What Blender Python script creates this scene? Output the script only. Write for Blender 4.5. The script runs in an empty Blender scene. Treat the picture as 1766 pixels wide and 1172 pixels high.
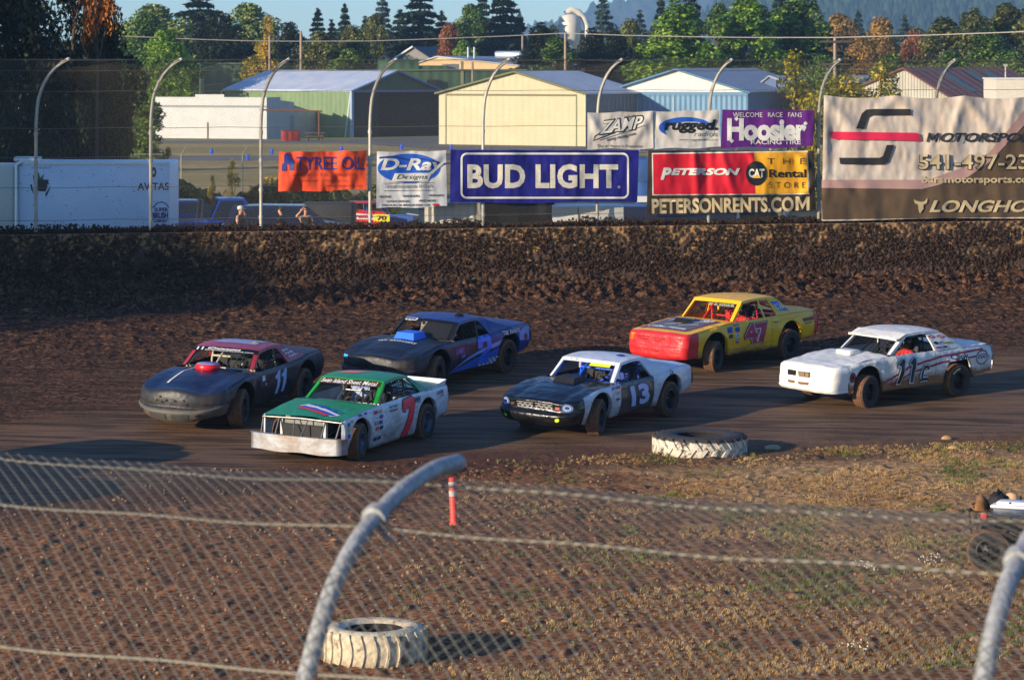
import bpy, bmesh, math, random
import numpy as np
from mathutils import Vector, Matrix
R = math.radians
sc = bpy.context.scene
COL = sc.collection

# ------------------------------------------------------------------ camera
F, CZ, YH, CX = 5200.0, 7.5, 117.0, 883.0      # focal length in photo pixels, eye height, horizon row, centre column
cam_d = bpy.data.cameras.new('camera'); cam = bpy.data.objects.new('camera', cam_d); COL.objects.link(cam)
cam.location = (0, 0, CZ); cam.rotation_euler = (R(90), 0, 0)
cam_d.sensor_width = 36; cam_d.lens = 36*F/1766
cam_d.shift_y = -(586-YH)/1766
cam_d.clip_start = 0.5; cam_d.clip_end = 30000
cam_d.dof.use_dof = True; cam_d.dof.focus_distance = 62; cam_d.dof.aperture_fstop = 4.6
sc.camera = cam
sc.render.resolution_x, sc.render.resolution_y = 1024, 679

# ------------------------------------------------------------------ sky, sun, exposure
SUN_EL = 13.0
SUN_TO = Vector((-0.79, -0.61, 0)).normalized()          # horizontal direction towards the sun
w = bpy.data.worlds.new("World"); sc.world = w; w.use_nodes = True
nt = w.node_tree; bg = nt.nodes['Background']
sky = nt.nodes.new('ShaderNodeTexSky'); sky.sky_type = 'NISHITA'; sky.sun_disc = False
sky.sun_elevation = R(SUN_EL); sky.sun_rotation = math.atan2(SUN_TO.x, SUN_TO.y)
sky.air_density = 1.0; sky.dust_density = 0.2; sky.ozone_density = 1.5
sky_tint = nt.nodes.new('ShaderNodeMix'); sky_tint.data_type = 'RGBA'; sky_tint.blend_type = 'MULTIPLY'; sky_tint.inputs[0].default_value = 1; sky_tint.inputs[7].default_value = (.58, .90, 1.45, 1)   # blue tint added to the sky, turns shaded faces bluer
nt.links.new(sky.outputs[0], sky_tint.inputs[6]); nt.links.new(sky_tint.outputs[2], bg.inputs[0]); bg.inputs[1].default_value = 0.11
sun_d = bpy.data.lights.new('sun', 'SUN'); sun_d.energy = 5.0; sun_d.angle = R(0.5); sun_d.color = (1.0, 0.85, 0.64)
sun = bpy.data.objects.new('sun', sun_d); COL.objects.link(sun)
to = Vector((SUN_TO.x*math.cos(R(SUN_EL)), SUN_TO.y*math.cos(R(SUN_EL)), math.sin(R(SUN_EL))))
sun.rotation_euler = to.to_track_quat('Z', 'Y').to_euler(); sun.location = (-40, -30, 40)
sc.view_settings.view_transform = 'Standard'; sc.view_settings.look = 'None'
sc.view_settings.gamma = 1.0; sc.view_settings.exposure = 0.58
sc.cycles.use_denoising = True
sc.cycles.max_bounces = 5; sc.cycles.diffuse_bounces = 2; sc.cycles.glossy_bounces = 2
sc.cycles.transmission_bounces = 3; sc.cycles.transparent_max_bounces = 6; sc.cycles.volume_bounces = 0

# ------------------------------------------------------------------ helpers
def at(px, py, Y): return Vector(((px-CX)*Y/F, Y, CZ-(py-YH)*Y/F))
def srgb(r, g, b):
    f = lambda v: (v/255/12.92) if v/255 <= .04045 else ((v/255+.055)/1.055)**2.4
    return (f(r), f(g), f(b), 1)

MATS = {}
def N(nt, t, **kw):
    n = nt.nodes.new(t)
    for k, v in kw.items(): setattr(n, k, v)
    return n
def mat(name, col, rough=.6, metal=0., noise=None, bump=None, dirt=None, spec=.5, coat=0., col2=None, trans=None):
    """col sRGB 0-255.  noise=(scale, amount) value variation; col2 = second colour mixed by that noise;
    bump=(scale, distance); dirt=(amount, zlow, zhigh, colour) brown dirt that thins out upward in object space."""
    if name in MATS: return MATS[name]
    m = bpy.data.materials.new(name); m.use_nodes = True; MATS[name] = m
    nt = m.node_tree; L = nt.links.new; b = nt.nodes['Principled BSDF']
    b.inputs['Roughness'].default_value = rough; b.inputs['Metallic'].default_value = metal
    b.inputs['Specular IOR Level'].default_value = spec
    if coat: b.inputs['Coat Weight'].default_value = coat; b.inputs['Coat Roughness'].default_value = .12
    c = srgb(*col); b.inputs['Base Color'].default_value = c
    tc = N(nt, 'ShaderNodeTexCoord'); out = None
    if noise:
        n = N(nt, 'ShaderNodeTexNoise'); n.inputs['Scale'].default_value = noise[0]; n.inputs['Detail'].default_value = 5
        L(tc.outputs['Object'], n.inputs['Vector'])
        mp = N(nt, 'ShaderNodeMapRange'); mp.inputs[1].default_value = .3; mp.inputs[2].default_value = .7
        L(n.outputs[0], mp.inputs[0])
        mx = N(nt, 'ShaderNodeMix', data_type='RGBA')
        c2 = srgb(*col2) if col2 else tuple(v*(1-noise[1]) for v in c[:3])+(1,)
        mx.inputs[6].default_value = c; mx.inputs[7].default_value = c2
        if col2:
            ml = N(nt, 'ShaderNodeMath', operation='MULTIPLY'); ml.inputs[1].default_value = noise[1]
            L(mp.outputs[0], ml.inputs[0]); L(ml.outputs[0], mx.inputs[0])
        else: L(mp.outputs[0], mx.inputs[0])
        out = mx.outputs[2]
    if dirt:
        amt, z0, z1, dc = dirt
        sp = N(nt, 'ShaderNodeSeparateXYZ'); L(tc.outputs['Object'], sp.inputs[0])
        mr = N(nt, 'ShaderNodeMapRange'); mr.inputs[1].default_value = z1; mr.inputs[2].default_value = z0
        L(sp.outputs['Z'], mr.inputs[0])
        n2 = N(nt, 'ShaderNodeTexNoise'); n2.inputs['Scale'].default_value = 5; n2.inputs['Detail'].default_value = 7; n2.inputs['Roughness'].default_value = .7
        mpv = N(nt, 'ShaderNodeMapping'); mpv.inputs['Scale'].default_value = (.6, 1, 1.5)
        L(tc.outputs['Object'], mpv.inputs[0]); L(mpv.outputs[0], n2.inputs['Vector'])
        ad = N(nt, 'ShaderNodeMath', operation='MULTIPLY_ADD'); L(n2.outputs[0], ad.inputs[0]); ad.inputs[1].default_value = 2.6
        ad.inputs[2].default_value = -1.5
        s2 = N(nt, 'ShaderNodeMath', operation='MULTIPLY_ADD'); L(mr.outputs[0], s2.inputs[0]); s2.inputs[1].default_value = 1.5*amt; L(ad.outputs[0], s2.inputs[2])
        s2.use_clamp = True
        ml = N(nt, 'ShaderNodeMath', operation='MULTIPLY'); ml.inputs[1].default_value = min(1, .35+amt*.6); L(s2.outputs[0], ml.inputs[0])
        md = N(nt, 'ShaderNodeMix', data_type='RGBA'); L(ml.outputs[0], md.inputs[0])
        if out is not None: L(out, md.inputs[6])
        else: md.inputs[6].default_value = c
        md.inputs[7].default_value = srgb(*dc); out = md.outputs[2]
        rr = N(nt, 'ShaderNodeMapRange'); L(ml.outputs[0], rr.inputs[0]); rr.inputs[3].default_value = rough; rr.inputs[4].default_value = .9
        L(rr.outputs[0], b.inputs['Roughness'])
    if out is not None: L(out, b.inputs['Base Color'])
    if bump:
        n = N(nt, 'ShaderNodeTexNoise'); n.inputs['Scale'].default_value = bump[0]; n.inputs['Detail'].default_value = 4
        L(tc.outputs['Object'], n.inputs['Vector'])
        bp = N(nt, 'ShaderNodeBump'); bp.inputs['Distance'].default_value = bump[1]; bp.inputs['Strength'].default_value = 1
        L(n.outputs[0], bp.inputs['Height']); L(bp.outputs[0], b.inputs['Normal'])
    if trans: b.inputs['Transmission Weight'].default_value = trans
    return m
def ribbed(name, col, freq=14, dist=.02, col2=None, axis='X', rough=.5, metal=.1, stain_shade=.25):
    """painted corrugated sheet: vertical ribs as bump, weather stains"""
    if name in MATS: return MATS[name]
    m = mat(name, col, rough, metal, noise=(.8, stain_shade), col2=col2)
    nt = m.node_tree; L = nt.links.new
    tc = N(nt, 'ShaderNodeTexCoord'); wv = N(nt, 'ShaderNodeTexWave', wave_type='BANDS', bands_direction=axis)
    wv.inputs['Scale'].default_value = freq/6.283*3.14159/3.14159; L(tc.outputs['Object'], wv.inputs['Vector'])
    bp = N(nt, 'ShaderNodeBump'); bp.inputs['Distance'].default_value = dist; L(wv.outputs[1], bp.inputs['Height'])
    L(bp.outputs[0], nt.nodes['Principled BSDF'].inputs['Normal'])
    return m
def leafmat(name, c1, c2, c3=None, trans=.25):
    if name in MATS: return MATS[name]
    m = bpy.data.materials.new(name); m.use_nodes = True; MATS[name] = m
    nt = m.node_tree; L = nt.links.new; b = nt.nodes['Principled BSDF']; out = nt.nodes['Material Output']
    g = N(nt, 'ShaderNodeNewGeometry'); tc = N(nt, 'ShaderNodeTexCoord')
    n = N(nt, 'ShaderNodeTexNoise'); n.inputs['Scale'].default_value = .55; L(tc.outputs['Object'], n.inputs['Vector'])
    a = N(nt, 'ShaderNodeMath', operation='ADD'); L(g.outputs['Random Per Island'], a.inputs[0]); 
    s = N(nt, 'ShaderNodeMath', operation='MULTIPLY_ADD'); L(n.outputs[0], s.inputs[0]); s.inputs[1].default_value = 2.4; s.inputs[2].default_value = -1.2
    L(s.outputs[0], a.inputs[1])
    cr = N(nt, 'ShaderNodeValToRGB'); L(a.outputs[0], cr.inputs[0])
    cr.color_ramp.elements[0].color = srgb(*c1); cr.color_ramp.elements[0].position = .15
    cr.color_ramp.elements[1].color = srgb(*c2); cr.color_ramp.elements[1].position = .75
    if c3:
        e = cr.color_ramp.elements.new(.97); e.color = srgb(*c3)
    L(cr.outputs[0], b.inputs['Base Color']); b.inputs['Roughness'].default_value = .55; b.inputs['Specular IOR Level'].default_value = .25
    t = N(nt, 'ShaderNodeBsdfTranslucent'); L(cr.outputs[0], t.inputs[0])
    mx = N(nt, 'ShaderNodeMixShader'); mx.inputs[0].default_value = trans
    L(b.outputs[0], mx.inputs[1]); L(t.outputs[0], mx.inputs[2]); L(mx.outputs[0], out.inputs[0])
    return m

def tag(o, label=None, cat=None, group=None, kind=None):
    if label: o['label'] = label
    if cat: o['category'] = cat
    if group: o['group'] = group
    if kind: o['kind'] = kind
    return o
def link(name, me, parent=None, mats=None, loc=None):
    o = bpy.data.objects.new(name, me); COL.objects.link(o)
    if parent is not None: o.parent = parent
    if mats and me is not None:
        for m in (mats if isinstance(mats, (list, tuple)) else [mats]): me.materials.append(m)
    if loc is not None: o.location = loc
    return o
def empty(name, loc=(0, 0, 0), rz=0):
    o = bpy.data.objects.new(name, None); COL.objects.link(o); o.location = loc; o.rotation_euler = (0, 0, rz)
    o.empty_display_size = .3
    return o
def npmesh(name, V, Fc, smooth=False, mi=None):
    """V (n,3), Fc (m,k) with constant k"""
    V = np.asarray(V, dtype=np.float32); Fc = np.asarray(Fc, dtype=np.int32); k = Fc.shape[1]
    me = bpy.data.meshes.new(name); me.vertices.add(len(V)); me.vertices.foreach_set('co', V.ravel())
    me.loops.add(Fc.size); me.loops.foreach_set('vertex_index', Fc.ravel())
    me.polygons.add(len(Fc)); me.polygons.foreach_set('loop_start', np.arange(0, Fc.size, k, dtype=np.int32))
    me.polygons.foreach_set('loop_total', np.full(len(Fc), k, dtype=np.int32))
    if smooth: me.polygons.foreach_set('use_smooth', np.ones(len(Fc), dtype=bool))
    if mi is not None: me.polygons.foreach_set('material_index', np.asarray(mi, dtype=np.int32))
    me.update(calc_edges=True); me.validate()
    return me
class MB:
    """collects shapes, then links them as ONE mesh object"""
    def __init__(s, xf=None): s.v = []; s.f = []; s.m = []; s.sm = []; s.xf = xf
    def add(s, vs, fs, m=0, smooth=False):
        b = len(s.v)
        s.v += [tuple(s.xf @ Vector(v)) if s.xf is not None else tuple(v) for v in vs]
        for f in fs: s.f.append(tuple(i+b for i in f)); s.m.append(m); s.sm.append(smooth)
        return s
    def box(s, c, sz, m=0, rz=0, ry=0, rx=0, bev=0):
        x, y, z = sz[0]/2, sz[1]/2, sz[2]/2
        M = Matrix.Translation(c) @ Matrix.Rotation(rz, 4, 'Z') @ Matrix.Rotation(ry, 4, 'Y') @ Matrix.Rotation(rx, 4, 'X')
        if bev:
            bm = bmesh.new(); bmesh.ops.create_cube(bm, size=1, matrix=Matrix.Diagonal((sz[0], sz[1], sz[2], 1)))
            bmesh.ops.bevel(bm, geom=bm.edges[:], offset=bev, segments=2, affect='EDGES', profile=.5)
            bm.verts.index_update()
            s.add([M @ v.co for v in bm.verts], [[v.index for v in f.verts] for f in bm.faces], m, True); bm.free(); return s
        vs = [M @ Vector((a*x, b*y, c_*z)) for a in (-1, 1) for b in (-1, 1) for c_ in (-1, 1)]
        return s.add(vs, [(0, 1, 3, 2), (4, 6, 7, 5), (0, 4, 5, 1), (2, 3, 7, 6), (0, 2, 6, 4), (1, 5, 7, 3)], m)
    def tube(s, pts, r, n=8, m=0, cap=True):
        pts = [Vector(p) for p in pts]; rs = r if isinstance(r, (list, tuple)) else [r]*len(pts); vs = []; fs = []; up = None
        for i, p in enumerate(pts):
            d = (pts[min(i+1, len(pts)-1)]-pts[max(i-1, 0)])
            d = d.normalized() if d.length > 1e-9 else Vector((0, 0, 1))
            if up is None: up = Vector((0, 0, 1)) if abs(d.z) < .9 else Vector((1, 0, 0))
            a = d.cross(up); a = a.normalized() if a.length > 1e-6 else d.orthogonal().normalized(); b = a.cross(d); up = b
            for k in range(n): t = 2*math.pi*k/n; vs.append(p+(a*math.cos(t)+b*math.sin(t))*rs[i])
        for i in range(len(pts)-1):
            for k in range(n): k2 = (k+1) % n; fs.append((i*n+k, i*n+k2, (i+1)*n+k2, (i+1)*n+k))
        s.add(vs, fs, m, True)
        if cap and n > 2:
            b = len(pts)-1; s.add(vs[:n], [tuple(range(n))], m); s.add(vs[b*n:], [tuple(range(n))], m)
        return s
    def lathe(s, prof, M=None, n=24, m=0, mfun=None, smooth=True):
        """prof [(radius, height)], axis local z, placed by matrix M"""
        M = M or Matrix.Identity(4); vs = []
        for (r, h) in prof:
            for k in range(n): t = 2*math.pi*k/n; vs.append(M @ Vector((r*math.cos(t), r*math.sin(t), h)))
        for i in range(len(prof)-1):
            fs = [(i*n+k, i*n+(k+1) % n, (i+1)*n+(k+1) % n, (i+1)*n+k) for k in range(n)]
            b = len(s.v)
            if i == 0: s.v += [tuple(s.xf @ v) if s.xf is not None else tuple(v) for v in vs]; s._b = b
            for f in fs: s.f.append(tuple(j+s._b for j in f)); s.m.append(mfun(i) if mfun else m); s.sm.append(smooth)
        return s
    def grid(s, fn, nu, nv, m=0, smooth=True, mfun=None):
        vs = [fn(i/nu, j/nv) for i in range(nu+1) for j in range(nv+1)]
        b = len(s.v); s.v += [tuple(s.xf @ Vector(v)) if s.xf is not None else tuple(v) for v in vs]
        for i in range(nu):
            for j in range(nv):
                s.f.append((b+i*(nv+1)+j, b+(i+1)*(nv+1)+j, b+(i+1)*(nv+1)+j+1, b+i*(nv+1)+j+1))
                s.m.append(mfun(i, j) if mfun else m); s.sm.append(smooth)
        return s
    def prism(s, poly, y0, y1, m=0, M=None):
        """poly [(x,z)] extruded along local y"""
        M = M or Matrix.Identity(4); n = len(poly)
        vs = [M @ Vector((x, y0, z)) for x, z in poly]+[M @ Vector((x, y1, z)) for x, z in poly]
        fs = [tuple(range(n)), tuple(range(2*n-1, n-1, -1))]+[(i, (i+1) % n, n+(i+1) % n, n+i) for i in range(n)]
        return s.add(vs, fs, m)
    def build(s, name, mats, parent=None, loc=None):
        me = bpy.data.meshes.new(name); me.from_pydata(s.v, [], s.f)
        me.polygons.foreach_set('material_index', s.m); me.polygons.foreach_set('use_smooth', s.sm); me.update()
        return link(name, me, parent, mats, loc)
RNG = np.random.default_rng(7)
_T = np.random.default_rng(3).random((256, 256)).astype(np.float32)
def vn(x, y):
    x = np.asarray(x, dtype=np.float64); y = np.asarray(y, dtype=np.float64)
    xi = np.floor(x).astype(int); yi = np.floor(y).astype(int); fx = x-xi; fy = y-yi
    fx = fx*fx*(3-2*fx); fy = fy*fy*(3-2*fy); a = xi & 255; b = yi & 255; a1 = (xi+1) & 255; b1 = (yi+1) & 255
    return (_T[a, b]*(1-fx)+_T[a1, b]*fx)*(1-fy)+(_T[a, b1]*(1-fx)+_T[a1, b1]*fx)*fy
def fbm(x, y, o=4):
    s = 0; a = .5; t = 0
    for i in range(o): s = s+a*vn(x*(2**i)+17.3*i, y*(2**i)+5.1*i); t += a; a *= .5
    return s/t
def sstep(a, b, x): t = np.clip((x-a)/(b-a), 0, 1); return t*t*(3-2*t)
def ico(sub, seed, amp=.25):
    bm = bmesh.new(); bmesh.ops.create_icosphere(bm, subdivisions=sub, radius=1)
    r = random.Random(seed)
    for v in bm.verts: v.co *= 1+r.uniform(-amp, amp)
    V = np.array([v.co[:] for v in bm.verts]); Fc = np.array([[v.index for v in f.verts] for f in bm.faces]); bm.free(); return V, Fc
def scatter(tmpls, P, S, seed=0, upright=False, normal=None):
    """copies of template meshes at points P with scales S (n,) or (n,3), random turn; returns V,F"""
    rg = np.random.default_rng(seed); n = len(P); Vs = []; Fs = []; base = 0
    which = rg.integers(0, len(tmpls), n); S = np.asarray(S); S = S[:, None]*np.ones(3) if S.ndim == 1 else S
    for k, (tv, tf) in enumerate(tmpls):
        I = np.where(which == k)[0]
        if len(I) == 0: continue
        a = rg.random(len(I))*6.283
        if upright:
            c, s_ = np.cos(a), np.sin(a); Rm = np.zeros((len(I), 3, 3)); Rm[:, 0, 0] = c; Rm[:, 0, 1] = -s_; Rm[:, 1, 0] = s_; Rm[:, 1, 1] = c; Rm[:, 2, 2] = 1
        else:
            q = rg.normal(size=(len(I), 4)); q /= np.linalg.norm(q, axis=1)[:, None]; W, X, Y, Z = q.T
            Rm = np.stack([np.stack([1-2*(Y*Y+Z*Z), 2*(X*Y-Z*W), 2*(X*Z+Y*W)], 1), np.stack([2*(X*Y+Z*W), 1-2*(X*X+Z*Z), 2*(Y*Z-X*W)], 1), np.stack([2*(X*Z-Y*W), 2*(Y*Z+X*W), 1-2*(X*X+Y*Y)], 1)], 1)
        V = np.einsum('nij,vj->nvi', Rm, tv)*S[I][:, None, :]+P[I][:, None, :]
        Vs.append(V.reshape(-1, 3)); Fs.append((tf[None]+(np.arange(len(I))*len(tv))[:, None, None]+base).reshape(-1, tf.shape[1])); base += len(I)*len(tv)
    return np.concatenate(Vs), np.concatenate(Fs)

# ------------------------------------------------------------------ flat writing and shapes laid on a surface
def text2d(s, bold=0., shear=0., space=1., res=3):
    cu = bpy.data.curves.new('txt', 'FONT'); cu.body = s; cu.size = 1; cu.offset = bold; cu.shear = shear; cu.space_character = space
    cu.resolution_u = res; cu.fill_mode = 'FRONT'
    o = bpy.data.objects.new('txt', cu); COL.objects.link(o); dg = bpy.context.evaluated_depsgraph_get()
    me = bpy.data.meshes.new_from_object(o.evaluated_get(dg)); bm = bmesh.new(); bm.from_mesh(me)
    bpy.data.objects.remove(o); bpy.data.curves.remove(cu); bpy.data.meshes.remove(me); return bm
def fitbm(bm, rect, rot=0):
    xs = [v.co.x for v in bm.verts]; ys = [v.co.y for v in bm.verts]; x0, x1, y0, y1 = min(xs), max(xs), min(ys), max(ys)
    u0, v0, u1, v1 = rect; cu, cv = (u0+u1)/2, (v0+v1)/2
    for v in bm.verts:
        a = u0+(v.co.x-x0)/(x1-x0)*(u1-u0); b = v0+(v.co.y-y0)/(y1-y0)*(v1-v0)
        if rot: da, db = a-cu, b-cv; a = cu+da*math.cos(rot)-db*math.sin(rot); b = cv+da*math.sin(rot)+db*math.cos(rot)
        v.co.x, v.co.y, v.co.z = a, b, 0
def polybm(polys):
    bm = bmesh.new()
    for p in polys:
        vs = [bm.verts.new((a, b, 0)) for a, b in p]
        f = bm.faces.new(vs)
    bm.normal_update(); bmesh.ops.triangulate(bm, faces=bm.faces[:]); return bm
def lay(bm, fn, name, m, parent, step=None):
    """cut the flat mesh every `step` along both axes and map it through fn(u, v) -> point"""
    if step:
        xs = [v.co.x for v in bm.verts]; ys = [v.co.y for v in bm.verts]
        for ax, lo, hi in ((0, min(xs), max(xs)), (1, min(ys), max(ys))):
            k = math.ceil(lo/step)
            while k*step < hi:
                co = [0, 0, 0]; co[ax] = k*step; no = [0, 0, 0]; no[ax] = 1
                bmesh.ops.bisect_plane(bm, geom=bm.verts[:]+bm.edges[:]+bm.faces[:], plane_co=co, plane_no=no, dist=1e-6); k += 1
    for v in bm.verts: v.co = Vector(fn(v.co.x, v.co.y))
    me = bpy.data.meshes.new(name); bm.to_mesh(me); bm.free()
    if step: me.polygons.foreach_set('use_smooth', [True]*len(me.polygons))
    return link(name, me, parent, m)
def write(s, rect, fn, name, m, parent, step=None, bold=0., shear=0., space=1., rot=0):
    bm = text2d(s, bold, shear, space); fitbm(bm, rect, rot); return lay(bm, fn, name, m, parent, step)
def shape(polys, fn, name, m, parent, step=None): return lay(polybm(polys), fn, name, m, parent, step)
def stroke(pts, w, close=False):
    """quads along a 2-D polyline"""
    P = [Vector(p) for p in pts]; n = len(P); out = []; L_ = []; R_ = []
    for i in range(n):
        a = P[(i-1) % n] if (close or i > 0) else P[i]; b = P[(i+1) % n] if (close or i < n-1) else P[i]
        d = (b-a).normalized(); nn = Vector((-d.y, d.x))*w/2; L_.append(P[i]+nn); R_.append(P[i]-nn)
    for i in range(n if close else n-1):
        j = (i+1) % n; out.append([tuple(L_[i]), tuple(L_[j]), tuple(R_[j]), tuple(R_[i])])
    return out
def ell(cx, cy, rx, ry, n=24, a0=0, a1=2*math.pi): return [(cx+rx*math.cos(a0+(a1-a0)*k/n), cy+ry*math.sin(a0+(a1-a0)*k/n)) for k in range(n if a1-a0 > 6.28 else n+1)]
def interp(tab, x): return float(np.interp(x, [a for a, b in tab], [b for a, b in tab]))
def sint(tab, x):
    """smooth (monotone-ish cubic) interpolation through a table"""
    xs = [a for a, b in tab]; ys = [b for a, b in tab]
    if x <= xs[0]: return ys[0]
    if x >= xs[-1]: return ys[-1]
    i = max(k for k in range(len(xs)) if xs[k] <= x); i = min(i, len(xs)-2)
    def sl(k):
        if k <= 0 or k >= len(xs)-1: return 0 if len(xs) < 3 else (ys[min(k+1, len(xs)-1)]-ys[max(k-1, 0)])/(xs[min(k+1, len(xs)-1)]-xs[max(k-1, 0)])
        a = (ys[k]-ys[k-1])/(xs[k]-xs[k-1]); b = (ys[k+1]-ys[k])/(xs[k+1]-xs[k]); return 0 if a*b <= 0 else 2*a*b/(a+b)
    h = xs[i+1]-xs[i]; t = (x-xs[i])/h; m0, m1 = sl(i)*h, sl(i+1)*h
    return (2*t**3-3*t*t+1)*ys[i]+(t**3-2*t*t+t)*m0+(-2*t**3+3*t*t)*ys[i+1]+(t**3-t*t)*m1
# ------------------------------------------------------------------ ground and track
WA, WB = 83.2, .264                                     # wall line  Y = WA + WB*X
def Yw(X): return WA+WB*np.clip(X, -60, 60)
def zt(t):
    """height of the banked track by distance t from the wall foot"""
    k = 1-np.asarray(t, dtype=float)/24.0
    return 1.55*(k*.5+np.sqrt(k*k*.25+.0012))
def gz(X, Y): return float(zt(Yw(X)-Y))
def gnd(px, py):
    """the point of the ground seen at a photo pixel"""
    lo, hi = 20., 86.
    for _ in range(50):
        mid = (lo+hi)/2; X = (px-CX)*mid/F; z = CZ-(py-YH)*mid/F
        if z > gz(X, mid): lo = mid
        else: hi = mid
    return Vector(((px-CX)*lo/F, lo, gz((px-CX)*lo/F, lo)))
PZ = 1.0                                                # level of the land behind the wall

xs = np.concatenate([[-220, -150, -100, -70, -50, -38, -30, -25, -21], np.arange(-18.5, 19.5, .05), [22, 26, 31, 38, 50, 70, 100, 150, 220]])
ts = np.concatenate([np.arange(-.3, 46, .105), [46.6, 47.5, 49, 51, 54, 58, 63, 70, 80, 95, 120, 170]])
X, T = np.meshgrid(xs, ts, indexing='ij'); Y = Yw(X)-T
fade = sstep(19.5, 18, np.abs(X))*sstep(46.5, 45, T)
Z = zt(T)
Tz = T-.75*np.maximum(0, -X-2.5)*(T > 14)
heavy = sstep(5.0, 2.0, T); mid = sstep(1.5, 4, T)*sstep(14.5, 9.5, T); groove = sstep(11, 14, T)*sstep(26.5, 23.5, Tz); infield = sstep(23.5, 27, Tz)
streak = fbm(X*.55, T*3.2, 4)-.5
lumps = fbm(X*5.5, T*4.0+40, 4); fine = fbm(X*17, T*9+11, 3)-.5
Z = Z+fade*(heavy*(.24*np.maximum(0, lumps-.42)**1.0*2.2+.05*streak)
            + mid*(.13*streak+.20*np.maximum(0, lumps-.52)+.04*fine)
            + groove*(.012*streak+.006*fine)
            + infield*(.07*(fbm(X*1.3, T*1.5, 4)-.5)+.16*np.maximum(0, fbm(X*6+9, T*4, 3)-.56)+.035*fine))
nx, ntt = X.shape; idx = np.arange(nx*ntt).reshape(nx, ntt)
V = np.stack([X.ravel(), Y.ravel(), Z.ravel()], 1)
Fc = np.stack([idx[:-1, :-1].ravel(), idx[:-1, 1:].ravel(), idx[1:, 1:].ravel(), idx[1:, :-1].ravel()], 1)

def ramp(nt, fac, stops):
    cr = N(nt, 'ShaderNodeValToRGB'); nt.links.new(fac, cr.inputs[0]); e = cr.color_ramp.elements
    e[0].position, e[0].color = stops[0][0], stops[0][1]; e[1].position, e[1].color = stops[-1][0], stops[-1][1]
    for p, c in stops[1:-1]: n = e.new(p); n.color = c
    return cr.outputs[0]
def mixc(nt, f, a, b):
    m = N(nt, 'ShaderNodeMix', data_type='RGBA'); L = nt.links.new
    for s, v in ((0, f), (6, a), (7, b)):
        if isinstance(v, bpy.types.NodeSocket): L(v, m.inputs[s])
        else: m.inputs[s].default_value = v
    return m.outputs[2]
def tnoise(nt, vec, scale, detail=5, rough=.55, dist=0):
    n = N(nt, 'ShaderNodeTexNoise'); n.inputs['Scale'].default_value = scale; n.inputs['Detail'].default_value = detail
    n.inputs['Roughness'].default_value = rough; n.inputs['Distortion'].default_value = dist; nt.links.new(vec, n.inputs['Vector']); return n.outputs[0]
def maprange(nt, v, a, b, c=0., d=1.):
    m = N(nt, 'ShaderNodeMapRange'); nt.links.new(v, m.inputs[0]); m.interpolation_type = 'SMOOTHSTEP'
    for i, x in enumerate((a, b, c, d)): m.inputs[i+1].default_value = x
    return m.outputs[0]
def math_(nt, op, a, b=None, c=None, clamp=False):
    m = N(nt, 'ShaderNodeMath', operation=op, use_clamp=clamp)
    for i, v in enumerate((a, b, c)):
        if v is None: continue
        if isinstance(v, bpy.types.NodeSocket): nt.links.new(v, m.inputs[i])
        else: m.inputs[i].default_value = v
    return m.outputs[0]
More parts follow.
